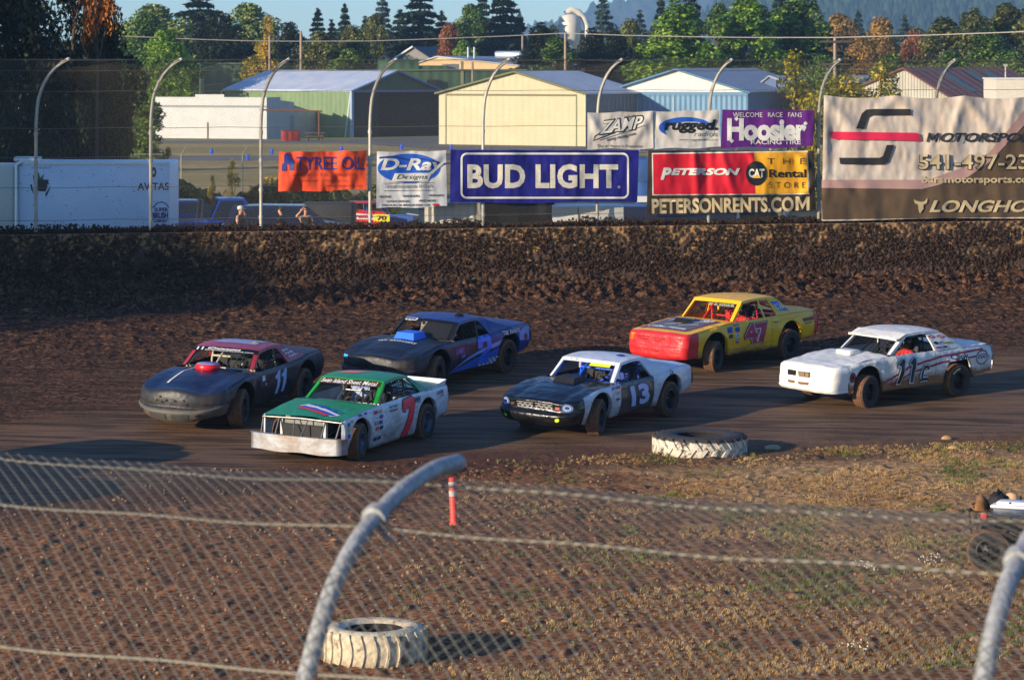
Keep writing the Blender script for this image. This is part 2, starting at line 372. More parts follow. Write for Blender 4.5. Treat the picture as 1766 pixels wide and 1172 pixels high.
def dirt_material():
    m = bpy.data.materials.new('track_dirt'); m.use_nodes = True; nt = m.node_tree; L = nt.links.new; b = nt.nodes['Principled BSDF']
    tc = N(nt, 'ShaderNodeTexCoord'); P = tc.outputs['Object']
    sp = N(nt, 'ShaderNodeSeparateXYZ'); L(P, sp.inputs[0])
    t = math_(nt, 'SUBTRACT', math_(nt, 'MULTIPLY_ADD', sp.outputs['X'], WB, WA), sp.outputs['Y'])
    mp = N(nt, 'ShaderNodeMapping'); mp.inputs['Rotation'].default_value = (0, 0, -math.atan(WB)); mp.inputs['Scale'].default_value = (.30, 2.6, 1); L(P, mp.inputs[0])
    t = math_(nt, 'SUBTRACT', t, math_(nt, 'MULTIPLY', math_(nt, 'MAXIMUM', math_(nt, 'MULTIPLY_ADD', sp.outputs['X'], -1.0, -2.5), 0.0), math_(nt, 'MULTIPLY', maprange(nt, t, 12, 18), .75)))
    wob = tnoise(nt, P, .35, 4)
    tw = math_(nt, 'MULTIPLY_ADD', wob, 3.0, math_(nt, 'ADD', t, -1.5))
    n1 = tnoise(nt, P, 1.3, 8, .65); n2 = tnoise(nt, P, 9, 6, .7); ns = tnoise(nt, mp.outputs[0], 1.6, 6, .6)
    loose = mixc(nt, maprange(nt, ns, .35, .65), srgb(88, 61, 44), srgb(134, 94, 66))
    loose = mixc(nt, maprange(nt, n2, .44, .58), srgb(50, 33, 23), loose)
    ns2 = tnoise(nt, mp.outputs[0], 4.5, 7, .7); loose = mixc(nt, maprange(nt, ns2, .50, .42, 0, .8), loose, srgb(34, 23, 17))
    groove = mixc(nt, maprange(nt, ns, .38, .60), srgb(72, 54, 40), srgb(118, 90, 66))
    inf = mixc(nt, maprange(nt, n1, .36, .64), srgb(168, 113, 72), srgb(128, 84, 54))
    inf = mixc(nt, maprange(nt, n2, .42, .56), srgb(84, 58, 40), inf)
    dry = mixc(nt, maprange(nt, tnoise(nt, P, 5, 8, .75), .38, .62), srgb(206, 166, 114), srgb(142, 104, 66))
    # dry grass litter: towards the right of the infield
    gx = math_(nt, 'ADD', math_(nt, 'MULTIPLY', math_(nt, 'MINIMUM', sp.outputs['X'], 5.0), .085), math_(nt, 'MULTIPLY_ADD', t, -.022, .45))
    gm = maprange(nt, math_(nt, 'ADD', gx, tnoise(nt, P, .9, 8, .75)), .34, .74)
    inf = mixc(nt, math_(nt, 'MULTIPLY', gm, .85), inf, dry)
    c = mixc(nt, maprange(nt, tw, 12, 15), loose, groove)
    wet = maprange(nt, tw, 23.6, 25.2); wet2 = maprange(nt, tw, 26.5, 28.5, 1, 0)
    c = mixc(nt, maprange(nt, tw, 23.5, 26.0), c, inf)
    band = math_(nt, 'MULTIPLY', math_(nt, 'MULTIPLY', wet, wet2), .75)
    c = mixc(nt, band, c, srgb(78, 50, 36))
    L(c, b.inputs['Base Color'])
    L(maprange(nt, math_(nt, 'ABSOLUTE', math_(nt, 'SUBTRACT', tw, 20.5)), 3, 7, .72, .95), b.inputs['Roughness'])
    b.inputs['Specular IOR Level'].default_value = .12
    bp = N(nt, 'ShaderNodeBump'); bp.inputs['Distance'].default_value = .05; bp.inputs['Strength'].default_value = .8
    hh = math_(nt, 'MULTIPLY', tnoise(nt, P, 14, 7, .7), maprange(nt, math_(nt, 'ABSOLUTE', math_(nt, 'SUBTRACT', t, 18.5)), 3, 6.5, .3, 1))
    L(hh, bp.inputs['Height']); L(bp.outputs[0], b.inputs['Normal'])
    return m
M_dirt = dirt_material()
track = link('dirt_track', npmesh('dirt_track', V, Fc, smooth=True), None, M_dirt); tag(track, kind='structure')

# land behind the wall, out to the horizon
def field_material():
    m = bpy.data.materials.new('dry_field'); m.use_nodes = True; nt = m.node_tree; L = nt.links.new; b = nt.nodes['Principled BSDF']
    tc = N(nt, 'ShaderNodeTexCoord'); P = tc.outputs['Object']
    mp = N(nt, 'ShaderNodeMapping'); mp.inputs['Scale'].default_value = (.25, 1, 1); L(P, mp.inputs[0])
    c = mixc(nt, maprange(nt, tnoise(nt, mp.outputs[0], .12, 6, .6), .4, .62), srgb(212, 184, 128), srgb(164, 154, 92))
    c = mixc(nt, maprange(nt, tnoise(nt, P, 2.2, 6, .7), .35, .7), srgb(150, 124, 82), c)
    sp = N(nt, 'ShaderNodeSeparateXYZ'); L(P, sp.inputs[0])
    near = maprange(nt, math_(nt, 'ADD', sp.outputs['Y'], math_(nt, 'MULTIPLY', tnoise(nt, P, .3), 6)), 112, 122, 1, 0)
    c = mixc(nt, near, c, mixc(nt, maprange(nt, tnoise(nt, P, 1.1, 6, .7), .35, .65), srgb(88, 74, 58), srgb(120, 104, 84)))
    L(c, b.inputs['Base Color']); b.inputs['Roughness'].default_value = .95; b.inputs['Specular IOR Level'].default_value = .1
    bp = N(nt, 'ShaderNodeBump'); bp.inputs['Distance'].default_value = .12; L(tnoise(nt, P, 3, 5), bp.inputs['Height']); L(bp.outputs[0], b.inputs['Normal'])
    return m
xs2 = np.array([-2800, -2000, -1200, -600, -300, -150, -60, -30, 0, 30, 60, 150, 300, 600, 1200, 2000, 2800.])
ys2 = np.array([.6, 4, 10, 20, 40, 80, 150, 300, 700, 1500, 2600, 4000, 5100.])
X, Y = np.meshgrid(xs2, ys2, indexing='ij'); Y = np.where(Y < 100, Yw(X)+Y, 83+Y); V = np.stack([X.ravel(), Y.ravel(), np.full(X.size, PZ)], 1)
idx = np.arange(X.size).reshape(X.shape); Fc = np.stack([idx[:-1, :-1].ravel(), idx[1:, :-1].ravel(), idx[1:, 1:].ravel(), idx[:-1, 1:].ravel()], 1)
ground = link('ground', npmesh('ground', V, Fc), None, field_material()); tag(ground, kind='structure')

def strip(name, pts_near, pts_far, m, z):
    """a ground strip between two rows of photo pixels lying on the land behind the wall"""
    def g(px, py): d = F*(CZ-z)/(py-YH); return ((px-CX)*d/F, d, z)
    n = len(pts_near); V = [g(*p) for p in pts_near]+[g(*p) for p in pts_far]
    b = MB(); b.add(V, [(i, i+1, n+i+1, n+i) for i in range(n-1)]); o = b.build(name, m); tag(o, kind='structure'); return o
M_tar = mat('worn_tarmac', (112, 108, 106), .85, noise=(.4, .3))
strip('taxiway', [(-400, 277), (600, 277), (1300, 275), (2400, 275)], [(-400, 269), (600, 269), (1300, 268), (2400, 268)], M_tar, PZ+.012)
strip('service_road', [(-400, 245), (600, 247), (680, 246.5)], [(-400, 241.5), (600, 243), (680, 243)], M_tar, PZ+.008)
strip('airfield_grass_strip', [(-400, 241), (600, 242.5), (1000, 246)], [(-400, 232), (600, 234), (1000, 236)], mat('verge_grass', (128, 130, 66), .95, noise=(.5, .35)), PZ+.004)
strip('hangar_apron', [(600, 246.8), (770, 259), (1300, 260), (2200, 260)], [(600, 241), (770, 236), (1300, 236), (2200, 236)], mat('apron_tarmac', (104, 98, 94), .85, noise=(.3, .25)), PZ+.016)

# ------------------------------------------------------------------ the wall
WZ = 3.08
def wallp(X, z, out=0.):
    n = Vector((WB, -1, 0)).normalized(); return Vector((X, float(Yw(X)), z))+n*out
sx = np.concatenate([np.arange(-60, -16, 1.5), np.arange(-16, 18, .035), np.arange(18, 60, 1.5)])
sz = np.linspace(1.35, WZ, 50)
X, Zz = np.meshgrid(sx, sz, indexing='ij'); inside = sstep(17.5, 16, np.abs(X-.8))
h01 = (Zz-1.45)/(WZ-1.45)
splat = .65*fbm(X*16, Zz*13, 4)+.35*fbm(X*6, Zz*4+9, 3); cover = np.clip(1.25-h01*.80, 0, 1)+.35*(fbm(X*.5, Zz*.4, 2)-.5)
mud = sstep(.585-.30*cover, .655-.30*cover, splat)
n = np.array([WB, -1]); n /= np.linalg.norm(n)
D = inside*(mud*(.025+.12*np.maximum(0, fbm(X*15, Zz*13+7, 3)-.35))+.10*np.clip(1-h01*3.2, 0, 1)*1.5*fbm(X*3, Zz*3+3, 3))
V = np.stack([(X+n[0]*D).ravel(), (Yw(X)+n[1]*D).ravel(), Zz.ravel()], 1)
idx = np.arange(X.size).reshape(X.shape); Fc = np.stack([idx[:-1, :-1].ravel(), idx[1:, :-1].ravel(), idx[1:, 1:].ravel(), idx[:-1, 1:].ravel()], 1)
me = npmesh('concrete_wall', V, Fc, smooth=True)
at_ = me.attributes.new('mud', 'FLOAT', 'POINT'); at_.data.foreach_set('value', (mud*inside+(1-inside)*.4).ravel().astype(np.float32))
mw = bpy.data.materials.new('muddy_concrete'); mw.use_nodes = True; nt = mw.node_tree; L = nt.links.new; b = nt.nodes['Principled BSDF']
a = N(nt, 'ShaderNodeAttribute', attribute_name='mud'); tc = N(nt, 'ShaderNodeTexCoord'); P = tc.outputs['Object']
base = mixc(nt, maprange(nt, tnoise(nt, P, 4, 6, .7), .35, .7), srgb(168, 128, 80), srgb(128, 94, 58))
md = mixc(nt, maprange(nt, tnoise(nt, P, 8, 5, .7), .35, .65), srgb(54, 36, 25), srgb(82, 58, 40))
L(mixc(nt, a.outputs['Fac'], base, md), b.inputs['Base Color']); b.inputs['Roughness'].default_value = .9
bp = N(nt, 'ShaderNodeBump'); bp.inputs['Distance'].default_value = .02; L(tnoise(nt, P, 25, 5), bp.inputs['Height']); L(bp.outputs[0], b.inputs['Normal'])
wall = empty('concrete_wall'); tag(wall, 'long mud spattered concrete wall along the outside of the dirt track', 'wall')
link('wall_face', me, wall, mw)
b = MB()
M_conc = mat('bare_concrete', (170, 140, 104), .85, noise=(2, .3))
for x0 in range(-60, 60, 4):
    p = [wallp(x0, WZ), wallp(x0+4, WZ), wallp(x0+4, WZ, -.32), wallp(x0, WZ, -.32), wallp(x0, .5, -.32), wallp(x0+4, .5, -.32)]
    b.add(p, [(0, 1, 2, 3), (3, 2, 5, 4)])
b.build('wall_cap', M_conc, wall)

M_mud = mat('dark_mud', (62, 41, 28), .95, noise=(6, .45), spec=.2)
M_mud2 = mat('clod_dirt', (84, 56, 40), .95, noise=(6, .5), spec=.2)
LUMPS = [ico(1, s, .3) for s in range(5)]
rg = np.random.default_rng(5)
# dirt ridge heaped along the top of the wall, behind its edge
nr = 15000; xr = rg.uniform(-17, 19, nr); o_ = rg.uniform(-.75, -.10, nr); hz = WZ-.03+rg.random(nr)**1.6*.16*(.5+1.3*fbm(xr*.8, o_*0, 2))+.05*sstep(-.15, -.45, o_)
P_ = np.stack([xr-n[0]*0+o_*n[0], Yw(xr)+o_*n[1], hz], 1); S_ = .009+.036*rg.random(nr)**3
Vv, Ff = scatter([ico(1, s, .5) for s in range(6)], P_, S_, 1)
o = link('dirt_ridge', npmesh('dirt_ridge', Vv, Ff, smooth=True), None, M_mud); tag(o, 'ridge of dark loose dirt thrown up along the top of the track wall', 'dirt', kind='stuff')
b = MB(); b.grid(lambda u, v: wallp(-60+120*u, WZ+.0+.12*math.sin(math.pi*v), -.16-.9*v), 60, 6)
o = b.build('dirt_bank', M_mud); tag(o, 'smooth bank of dark dirt behind the wall top under the fence posts', 'dirt', kind='stuff')
# mud clods stuck on the wall face
nr = 26000; xr = rg.uniform(-17, 18.5, nr); hr = rg.random(nr)**1.25
keep = fbm(xr*1.7, hr*4, 3)+.30*(1-hr) > .47; xr = xr[keep]; hr = hr[keep]; nr = len(xr)
P_ = np.stack([xr+n[0]*.05, Yw(xr)+n[1]*.06, 1.5+hr*(WZ-1.52)], 1); S_ = (.008+.03*rg.random(nr)**1.8)*(1.3-.5*hr)
Vv, Ff = scatter([ico(1, s, .5) for s in range(6)], P_, S_, 2)
o = link('wall_mud', npmesh('wall_mud', Vv, Ff, smooth=True), None, M_mud); tag(o, 'clods of mud flung onto the face of the track wall', 'mud', kind='stuff')
# loose clods on the upper track and stones in the infield
nr = 16000; xr = rg.uniform(-17, 18.5, nr); tr = np.abs(rg.normal(0, 1, nr))**1.2*4.2+.1
keep = (tr < 15); xr, tr = xr[keep], tr[keep]; nr = len(xr)
S_ = rg.uniform(.010, .038, nr)*np.exp(-tr*.06)*(rg.random(nr)**1.5+.25)
S_ = np.stack([S_*1.5, S_*1.2, S_*.6], 1)
P_ = np.stack([xr, Yw(xr)-tr, zt(tr)+S_[:, 2]*.2+.02*(tr < 5)], 1)
Vv, Ff = scatter([ico(1, s, .5) for s in range(6)], P_, S_, 3, upright=True)
o = link('track_clods', npmesh('track_clods', Vv, Ff, smooth=True), None, M_mud2); tag(o, 'loose clods of dirt scattered over the upper track', 'clods', kind='stuff')
nr = 12000; xr = rg.uniform(-10, 14, nr); tr = rg.uniform(25.5, 47, nr); S_ = .005+.03*rg.random(nr)**5
P_ = np.stack([xr, Yw(xr)-tr, zt(tr)+S_*.35], 1)
Vv, Ff = scatter(LUMPS, P_, S_, 4)
o = link('infield_stones', npmesh('infield_stones', Vv, Ff), None, mat('stone', (150, 116, 84), .9, noise=(3, .5))); tag(o, 'small stones and crumbs of earth strewn over the infield', 'stones', kind='stuff')
# grass tufts
def tuft(seed, nb=11, h=.12, sp=.10):
    r = random.Random(seed); v = []; f = []
    for k in range(nb):
        a = r.uniform(0, 6.28); x, y = r.gauss(0, sp*.4), r.gauss(0, sp*.4); hh = h*r.uniform(.5, 1.2); ln = r.uniform(.1, .7)*hh; w_ = r.uniform(.006, .012)
        px_, py_ = -math.sin(a)*w_, math.cos(a)*w_; b_ = len(v)
        v += [(x-px_, y-py_, -.01), (x+px_, y+py_, -.01), (x+px_*.6+math.cos(a)*ln*.5, y+py_*.6+math.sin(a)*ln*.5, hh*.7), (x-px_*.2+math.cos(a)*ln, y-py_*.2+math.sin(a)*ln, hh)]
        f.append((b_, b_+1, b_+2, b_+3))
    return np.array(v), np.array(f)
TU = [tuft(s) for s in range(8)]
def tufts(name, nn, dens, smin, smax, m, label, seed):
    g = np.random.default_rng(seed); xr = g.uniform(-9, 14, nn); tr = g.uniform(25.5, 47, nn)
    keep = g.random(nn) < dens(xr, tr); xr, tr = xr[keep], tr[keep]
    P_ = np.stack([xr, Yw(xr)-tr, zt(tr)+.0], 1); Vv, Ff = scatter(TU, P_, g.uniform(smin, smax, len(xr)), seed, upright=True)
    o = link(name, npmesh(name, Vv, Ff), None, m); tag(o, label, 'grass', kind='stuff')
right = lambda x, t: np.clip((x+1.5)*.16+.15-np.maximum(0, 34-t)*.02, 0, 1)
tufts('grass', 40000, lambda x, t: np.clip((fbm(x*1.1, t*.8, 3)-.555)*7, 0, 1)*right(x, t), .2, .6, leafmat('green_grass', (74, 86, 38), (116, 120, 58), (148, 140, 82)), 'patchy green weeds and grass tufts growing in the dirt infield', 11)
tufts('dry_grass', 75000, lambda x, t: np.clip((fbm(x*.6+50, t*.7, 3)-.46)*4, 0, 1)*np.clip(right(x, t)+sstep(40, 30, t)*.3*(x > 0), 0, 1), .15, .5, leafmat('straw_grass', (136, 102, 60), (182, 146, 92), (206, 174, 118)), 'short dry straw coloured grass over the right side of the infield', 12)
# a few small white flowers
V_ = []; g = np.random.default_rng(8)
for (px_, py_) in ((1600, 970), (1608, 975), (1618, 968), (1496, 984), (1504, 990), (1486, 980), (1486, 1128), (1476, 1122)):
    p = gnd(px_, py_)
    for k in range(9): V_.append((p.x+g.normal(0, .09), p.y+g.normal(0, .12), p.z+.07+g.uniform(0, .05)))
Vv, Ff = scatter([ico(1, 3, .1)], np.array(V_), g.uniform(.008, .014, len(V_)), 5)
o = link('flowers', npmesh('flowers', Vv, Ff), None, mat('petal_white', (225, 222, 200), .8)); tag(o, 'small clusters of tiny white flowers in the infield grass', 'flowers', kind='stuff')
# ------------------------------------------------------------------ chain-link fences
M_galv = mat('galvanised_pipe', (196, 188, 170), .5, .1, noise=(3, .3))
M_wire = mat('fence_wire', (124, 116, 98), .55, .5)
M_wire2 = mat('fence_wire_near', (136, 132, 118), .6, .1)
M_cable = mat('steel_cable', (120, 112, 98), .55, .4)
def chain(name, S, s0, s1, l0, l1, rad, m, parent, sides=3, hs=.0355, hl=.0355):
    """zigzag wires over the surface S(s array, l array) -> (n,3)"""
    ns = int((s1-s0)/hs); nl = int((l1-l0)/hl); i = np.arange(ns)[:, None]; b = np.arange(nl+1)[None, :]
    a = i+((b+i) % 2); s = s0+a*hs; l = l0+b*hl+0*i
    bulge = np.where((b+i) % 2 == 0, 1, -1)
    P = S(s, l); Ps = S(s+.01, l)-P; Pl = S(s, l+.01)-P
    nn = np.cross(Ps, Pl); nn /= np.linalg.norm(nn, axis=-1)[..., None]; tt = Ps/np.linalg.norm(Ps, axis=-1)[..., None]
    P = P+nn*(bulge*rad*.8)[..., None]; V = []
    for k in range(sides):
        t = 2*math.pi*k/sides; V.append(P+(tt*math.cos(t)*1.15+nn*math.sin(t))*rad)
    V = np.stack(V, 2); nw, nj = P.shape[:2]; idx = np.arange(nw*nj*sides).reshape(nw, nj, sides); Fs = []
    for k in range(sides):
        k2 = (k+1) % sides
        Fs.append(np.stack([idx[:, :-1, k].ravel(), idx[:, :-1, k2].ravel(), idx[:, 1:, k2].ravel(), idx[:, 1:, k].ravel()], 1))
    return link(name, npmesh(name, V.reshape(-1, 3), np.concatenate(Fs), smooth=True), parent, m)

# far fence on top of the wall
FO = -.34                                                # metres behind the wall face
def fenceY(px): k = (px-CX)/F; return (WA-FO*math.hypot(1, WB))/(1-WB*k)
POSTS = [(62, 60), (260, 56), (450, 51), (638, 48), (833, 47), (1030, 43), (1222, 40), (1412, 36), (1612, 33)]
pX = [((px-CX)*fenceY(px)/F) for px, _ in POSTS]; step_ = (pX[-1]-pX[0])/8
allX = [pX[0]-step_*k for k in (4, 3, 2, 1)]+pX+[pX[-1]+step_*k for k in (1, 2, 3, 4)]
leanx = [1.25, 1.18, 1.1, 1.03]+[l/62.5 for _, l in POSTS]+[.5, .46, .42, .4]
PROF = [(2.6, 0), (5.9, 0), (6.3, .02), (6.65, .07), (6.95, .17), (7.2, .31), (7.42, .48), (7.58, .68), (7.68, .86), (7.74, 1.0)]
_l = [0]
for (z0, q0), (z1, q1) in zip(PROF[:-1], PROF[1:]): _l.append(_l[-1]+math.hypot(z1-z0, (q1-q0)*1.0))
def farS(s, l):
    z = np.interp(l, _l, [a for a, b in PROF]); q = np.interp(l, _l, [b for a, b in PROF]); dx = np.interp(s, allX, leanx)
    wob = .02*np.sin(s*1.7+l*.9)+.015*np.sin(s*4.1)
    return np.stack([s+dx*q-.03, WA+WB*s-FO*math.hypot(1, WB)+wob-.5*q-.05, z], -1)
def postpts(s, l0=0, l1=None, n=22):
    l1 = l1 if l1 is not None else _l[-1]; out = []
    for k in range(n+1):
        l = l0+(l1-l0)*k/n; z = np.interp(l, _l, [a for a, b in PROF]); q = np.interp(l, _l, [b for a, b in PROF]); dx = np.interp(s, allX, leanx)
        out.append((s+dx*q, WA+WB*s-FO*math.hypot(1, WB)-.5*q, z))
    return out
fence = empty('chain_link_fence', (0, 0, 0)); tag(fence, 'tall chain link fence with curved steel posts standing on the far track wall', 'fence')
for s in allX:
    b = MB(); b.tube(postpts(s, .1), .046, 10); 
    for zz in (3.4, 4.15, 4.95, 5.7): b.tube([(s, WA+WB*s-FO*1.034, zz), (s, WA+WB*s-FO*1.034, zz+.09)], .062, 10)
    b.build('post', M_galv, fence)
chain('chain_link', farS, allX[0], allX[-1], 0.35, _l[-1], .0032, M_wire, fence)
b = MB()
for l, zz in ((0, 0),)*0+tuple((L0, 0) for L0 in (.85, 1.72, 2.52, 3.3, 4.3, 4.95, _l[-1]-.05)):
    q = farS(np.linspace(allX[0], allX[-1], 90), np.full(90, l)); q[:, 2] -= .02*np.abs(np.sin(np.linspace(0, 90, 90)*.6)); b.tube(q, .007, 4)
b.build('cable', M_cable, fence)

# ------------------------------------------------------------------ banners hung on the far fence
BO = .16
def bannerfn(off=0., amp=.045, seed=0, folds=(), out=BO):
    def f(px, py):
        Y = fenceY(px)-out; w_ = amp*(float(fbm(px*.035+seed*7.7, py*.012+seed, 3))-.5)*2.6+amp*.35*(float(fbm(px*.11+seed, py*.07+seed*3, 2))-.5)
        for (x0, y0, x1, y1, a, sg) in folds:
            dx, dy = x1-x0, y1-y0; L_ = math.hypot(dx, dy); d = ((px-x0)*dy-(py-y0)*dx)/L_; t = ((px-x0)*dx+(py-y0)*dy)/L_/L_
            if -.3 < t < 1.25: w_ += 1.35*a*math.exp(-(d/sg)**2)*max(0, 1-abs(t-.4)/.95)
        return at(px, py, Y-w_-off)
    return f
def banner(name, corners, fn, m, label, nu=70, nv=28, sag=0., parts=1, tilt=None):
    """corners: TL, TR, BR, BL in photo pixels"""
    (ax, ay), (bx, by), (cx_, cy_), (dx_, dy_) = corners
    def g(u, v):
        tx, ty = ax+(bx-ax)*u, ay+(by-ay)*u+sag*abs(math.sin(math.pi*u*parts)); lx, ly = dx_+(cx_-dx_)*u, dy_+(cy_-dy_)*u+1.2*math.sin(u*9+ax)
        return fn(tx+(lx-tx)*v, ty+(ly-ty)*v)
    b = MB(); b.grid(g, nu, nv); o = b.build(name, m); o.location = (0, 0, 0)
    tag(o, label, 'banner', 'advertising banners on the far fence'); return o
def cloth(name, col, dirtcol=(120, 92, 62), amt=.35, sc_=.9, rough=.65):
    m = mat(name, col, rough, noise=(sc_*2.2, amt), col2=dirtcol, bump=(6, .006), spec=.25); return m
def WR(s, rect, fn, m, par, nm='lettering', **k):
    x0, y0, x1, y1 = rect; return write(s, (x0, y1, x1, y0), fn, nm, m, par, **k)
M_ink = mat('ink_black', (22, 22, 24), .6); M_inkw = mat('ink_white', (225, 220, 205), .65, noise=(3, .25)); M_cream = mat('ink_cream', (206, 182, 136), .7, noise=(3, .3))
M_nav = mat('ink_navy', (28, 48, 120), .6); M_inkr = mat('ink_red', (200, 26, 40), .6); M_dred = mat('ink_dull_red', (150, 52, 40), .6)
# orange oil banner
fn = bannerfn(seed=1, amp=.09, folds=[(486, 258, 540, 330, .07, 9), (524, 258, 500, 330, .07, 8), (560, 258, 590, 325, -.06, 9), (600, 258, 560, 328, .06, 9)])
B = banner('oil_banner', [(481, 261), (632, 259), (632, 327), (480, 331)], fn, cloth('orange_vinyl', (228, 80, 40), (176, 64, 36), .4), 'orange oil company banner with blue lettering, left end of the banners', sag=1.5, parts=4)
f2 = lambda d, g: (lambda x, y: g(x, y)+Vector((WB*-0, -d, 0)))
T_ = lambda g, d=.014: (lambda x, y: g(x, y)-Vector((-WB*d*0, d, 0)))
g = T_(fn)
WR('TYREE OIL', (511, 270, 628, 293), g, M_nav, B, bold=.005, step=6)
WR('LUBRICANTS  •  FUEL  •  CARDLOCK', (503, 299, 612, 304), g, M_dred, B, step=6)
WR('EQUIPMENT  •  HEATING OIL', (515, 310, 600, 314), g, M_dred, B, step=6)
WR('www.tyreeoil.com', (562, 318, 626, 323), g, M_dred, B, step=6)
shape([[(486, 295), (486, 284), (490, 280), (490, 268), (494, 264), (497, 264), (498, 267), (507, 278), (507, 294), (499, 294), (499, 284), (494, 282), (494, 295)]], g, 'drum_logo', M_nav, B, step=6)
# white and blue sign-maker banner
fn = bannerfn(seed=2, amp=.05, folds=[(650, 262, 690, 300, .06, 8), (768, 262, 720, 300, .05, 8)])
B = banner('sign_maker_banner', [(650, 261), (769, 259), (771, 356), (649, 359)], fn, cloth('white_vinyl', (206, 204, 200), (150, 142, 128), .4), 'white banner with blue oval reading D-Ray above printing services list', sag=1.5, parts=2)
g = T_(fn)
M_blue = mat('ink_blue', (30, 92, 190), .6, noise=(.8, .5), col2=(24, 50, 130))
shape([ell(705, 290, 54, 25, 40)], g, 'oval_logo', M_blue, B, step=6)
g2 = T_(fn, .02); g3 = T_(fn, .026)
shape([[(653, 273), (772, 283), (766, 299), (651, 292)]][:0] or stroke([(654, 272), (680, 270), (705, 276), (730, 274), (768, 283)], 3), g2, 'oval_logo', M_nav, B, step=6)
WR('D-Ray', (656, 273, 768, 300), g3, M_inkw, B, bold=.03, shear=.25, step=6)
shape([[(681, 299), (745, 298), (738, 312), (675, 313)]], g2, 'name_plate', M_inkw, B, step=6)
WR('Designs', (684, 301, 738, 311), g3, M_ink, B, shear=.35, step=6)
shape(stroke([(662, 316), (748, 315), (748, 328), (662, 329)], .8, True), g, 'phone_box', M_ink, B, step=6)
WR('Call to start your project today 541-912-6476', (664, 318, 747, 326), g, M_ink, B, step=6)
for s, r in (('•SIGNS', (653, 337, 674, 341)), ('•BANNERS', (694, 336, 724, 340)), ('•WRAPS', (738, 335, 765, 339)), ('•LOGO DESIGN', (666, 345, 706, 349)), ('•AND MORE', (722, 344, 752, 348)), ('PROUD SUPPORTER OF', (659, 352, 742, 355.5))):
    WR(s, r, g, M_ink, B, bold=.02, step=8)
shape([ell(752, 353, 6, 2.2, 16)], g, 'oval_badge', M_inkr, B)
# navy beer banner
fn = bannerfn(seed=3, amp=.07, folds=[(1000, 262, 1060, 340, .05, 14), (1035, 262, 1010, 345, -.05, 12), (800, 262, 860, 340, .04, 14)])
B = banner('beer_banner', [(777, 258), (1102, 259), (1099, 348), (776, 350)], fn, cloth('navy_vinyl', (34, 32, 122), (24, 22, 60), .45), 'wide navy blue banner with white BUD LIGHT lettering inside a white outline', nu=120, sag=.8, parts=6)
g = T_(fn)
WR('BUD LIGHT', (806, 283, 1066, 325), g, mat('banner_white', (214, 204, 182), .7, noise=(9, .25)), B, bold=.04, space=1.04, step=8)
WR('®', (1065, 320, 1070, 325), g, M_inkw, B)
def rrect(x0, y0, x1, y1, r):
    P = []
    for (cx0, cy0, a) in ((x1-r, y1-r, 0), (x0+r, y1-r, 90), (x0+r, y0+r, 180), (x1-r, y0+r, 270)):
        for k in range(6): t = R(a+k*18); P.append((cx0+r*math.cos(t), cy0+r*math.sin(t)))
    return P
shape(stroke(rrect(796, 265, 1083, 341, 9), 3.4, True), g, 'white_outline', M_inkw, B, step=8)
# helmet banner
fn = bannerfn(seed=4, amp=.06, folds=[(1014, 195, 1040, 240, .05, 7), (1124, 193, 1090, 250, .05, 8)])
B = banner('helmet_banner', [(1013, 194), (1126, 191), (1127, 257), (1013, 257)], fn, cloth('dirty_white_vinyl', (204, 196, 184), (140, 120, 96), .45), 'dirty white banner with black outlined slanted ZAMP lettering', sag=1.5, parts=2)
g = T_(fn); g3 = T_(fn, .022)
WR('ZAMP', (1030, 203, 1112, 228), T_(fn, .012), M_ink, B, bold=.055, shear=.5, rot=-.14, step=6)
WR('ZAMP', (1032, 205, 1110, 226), g3, M_inkw, B, bold=.02, shear=.5, rot=-.14, step=6)
shape(stroke([(1106, 212), (1090, 217), (1030, 240), (1023, 243), (1026, 235), (1036, 228)], 1.5), g, 'swoosh_line', M_ink, B, step=6)
shape(stroke([(1112, 216), (1096, 222), (1034, 242)], .8), g, 'swoosh_line', M_ink, B, step=6)
WR('Helmets', (1076, 198, 1096, 203.5), g, M_ink, B, shear=.2, rot=-.2, step=6)
WR('zamp-racing.com', (1046, 230, 1096, 243), g, M_ink, B, bold=.012, rot=-.25, step=6) if False else WR('zamp-racing.com', (1046, 233, 1097, 240), g, M_ink, B, bold=.012, rot=-.22, step=6)
WR('The #1 Name in Protection', (1030, 249.5, 1108, 255), g, M_ink, B, step=6)
# radio banner
fn = bannerfn(seed=5, amp=.05, folds=[(1130, 193, 1160, 250, .05, 8), (1238, 192, 1200, 240, .04, 9)])
B = banner('radio_banner', [(1127, 192), (1240, 189), (1243, 254), (1128, 257)], fn, cloth('grey_white_vinyl', (214, 208, 196), (150, 132, 106), .4), 'dirty white banner with blue crescent and black lettering reading rugged radios', sag=1.5, parts=2)
g = T_(fn); g2 = T_(fn, .02)
shape([ell(1182, 220, 46, 18, 40)], T_(fn, .008), 'blue_crescent', M_blue, B, step=6)
shape([ell(1190, 227, 42, 17, 40)], T_(fn, .013), 'crescent_cutout', MATS['grey_white_vinyl'], B, step=6)
WR('rugged.', (1145, 206, 1238, 230), g2, M_ink, B, bold=.045, shear=.22, step=6)
WR('radios', (1197, 227, 1237, 235), g2, mat('ink_grey', (120, 118, 116), .6), B, shear=.22, step=6)
WR('www.ruggedradios.com', (1171, 239.5, 1237, 243), g2, M_ink, B, step=8)
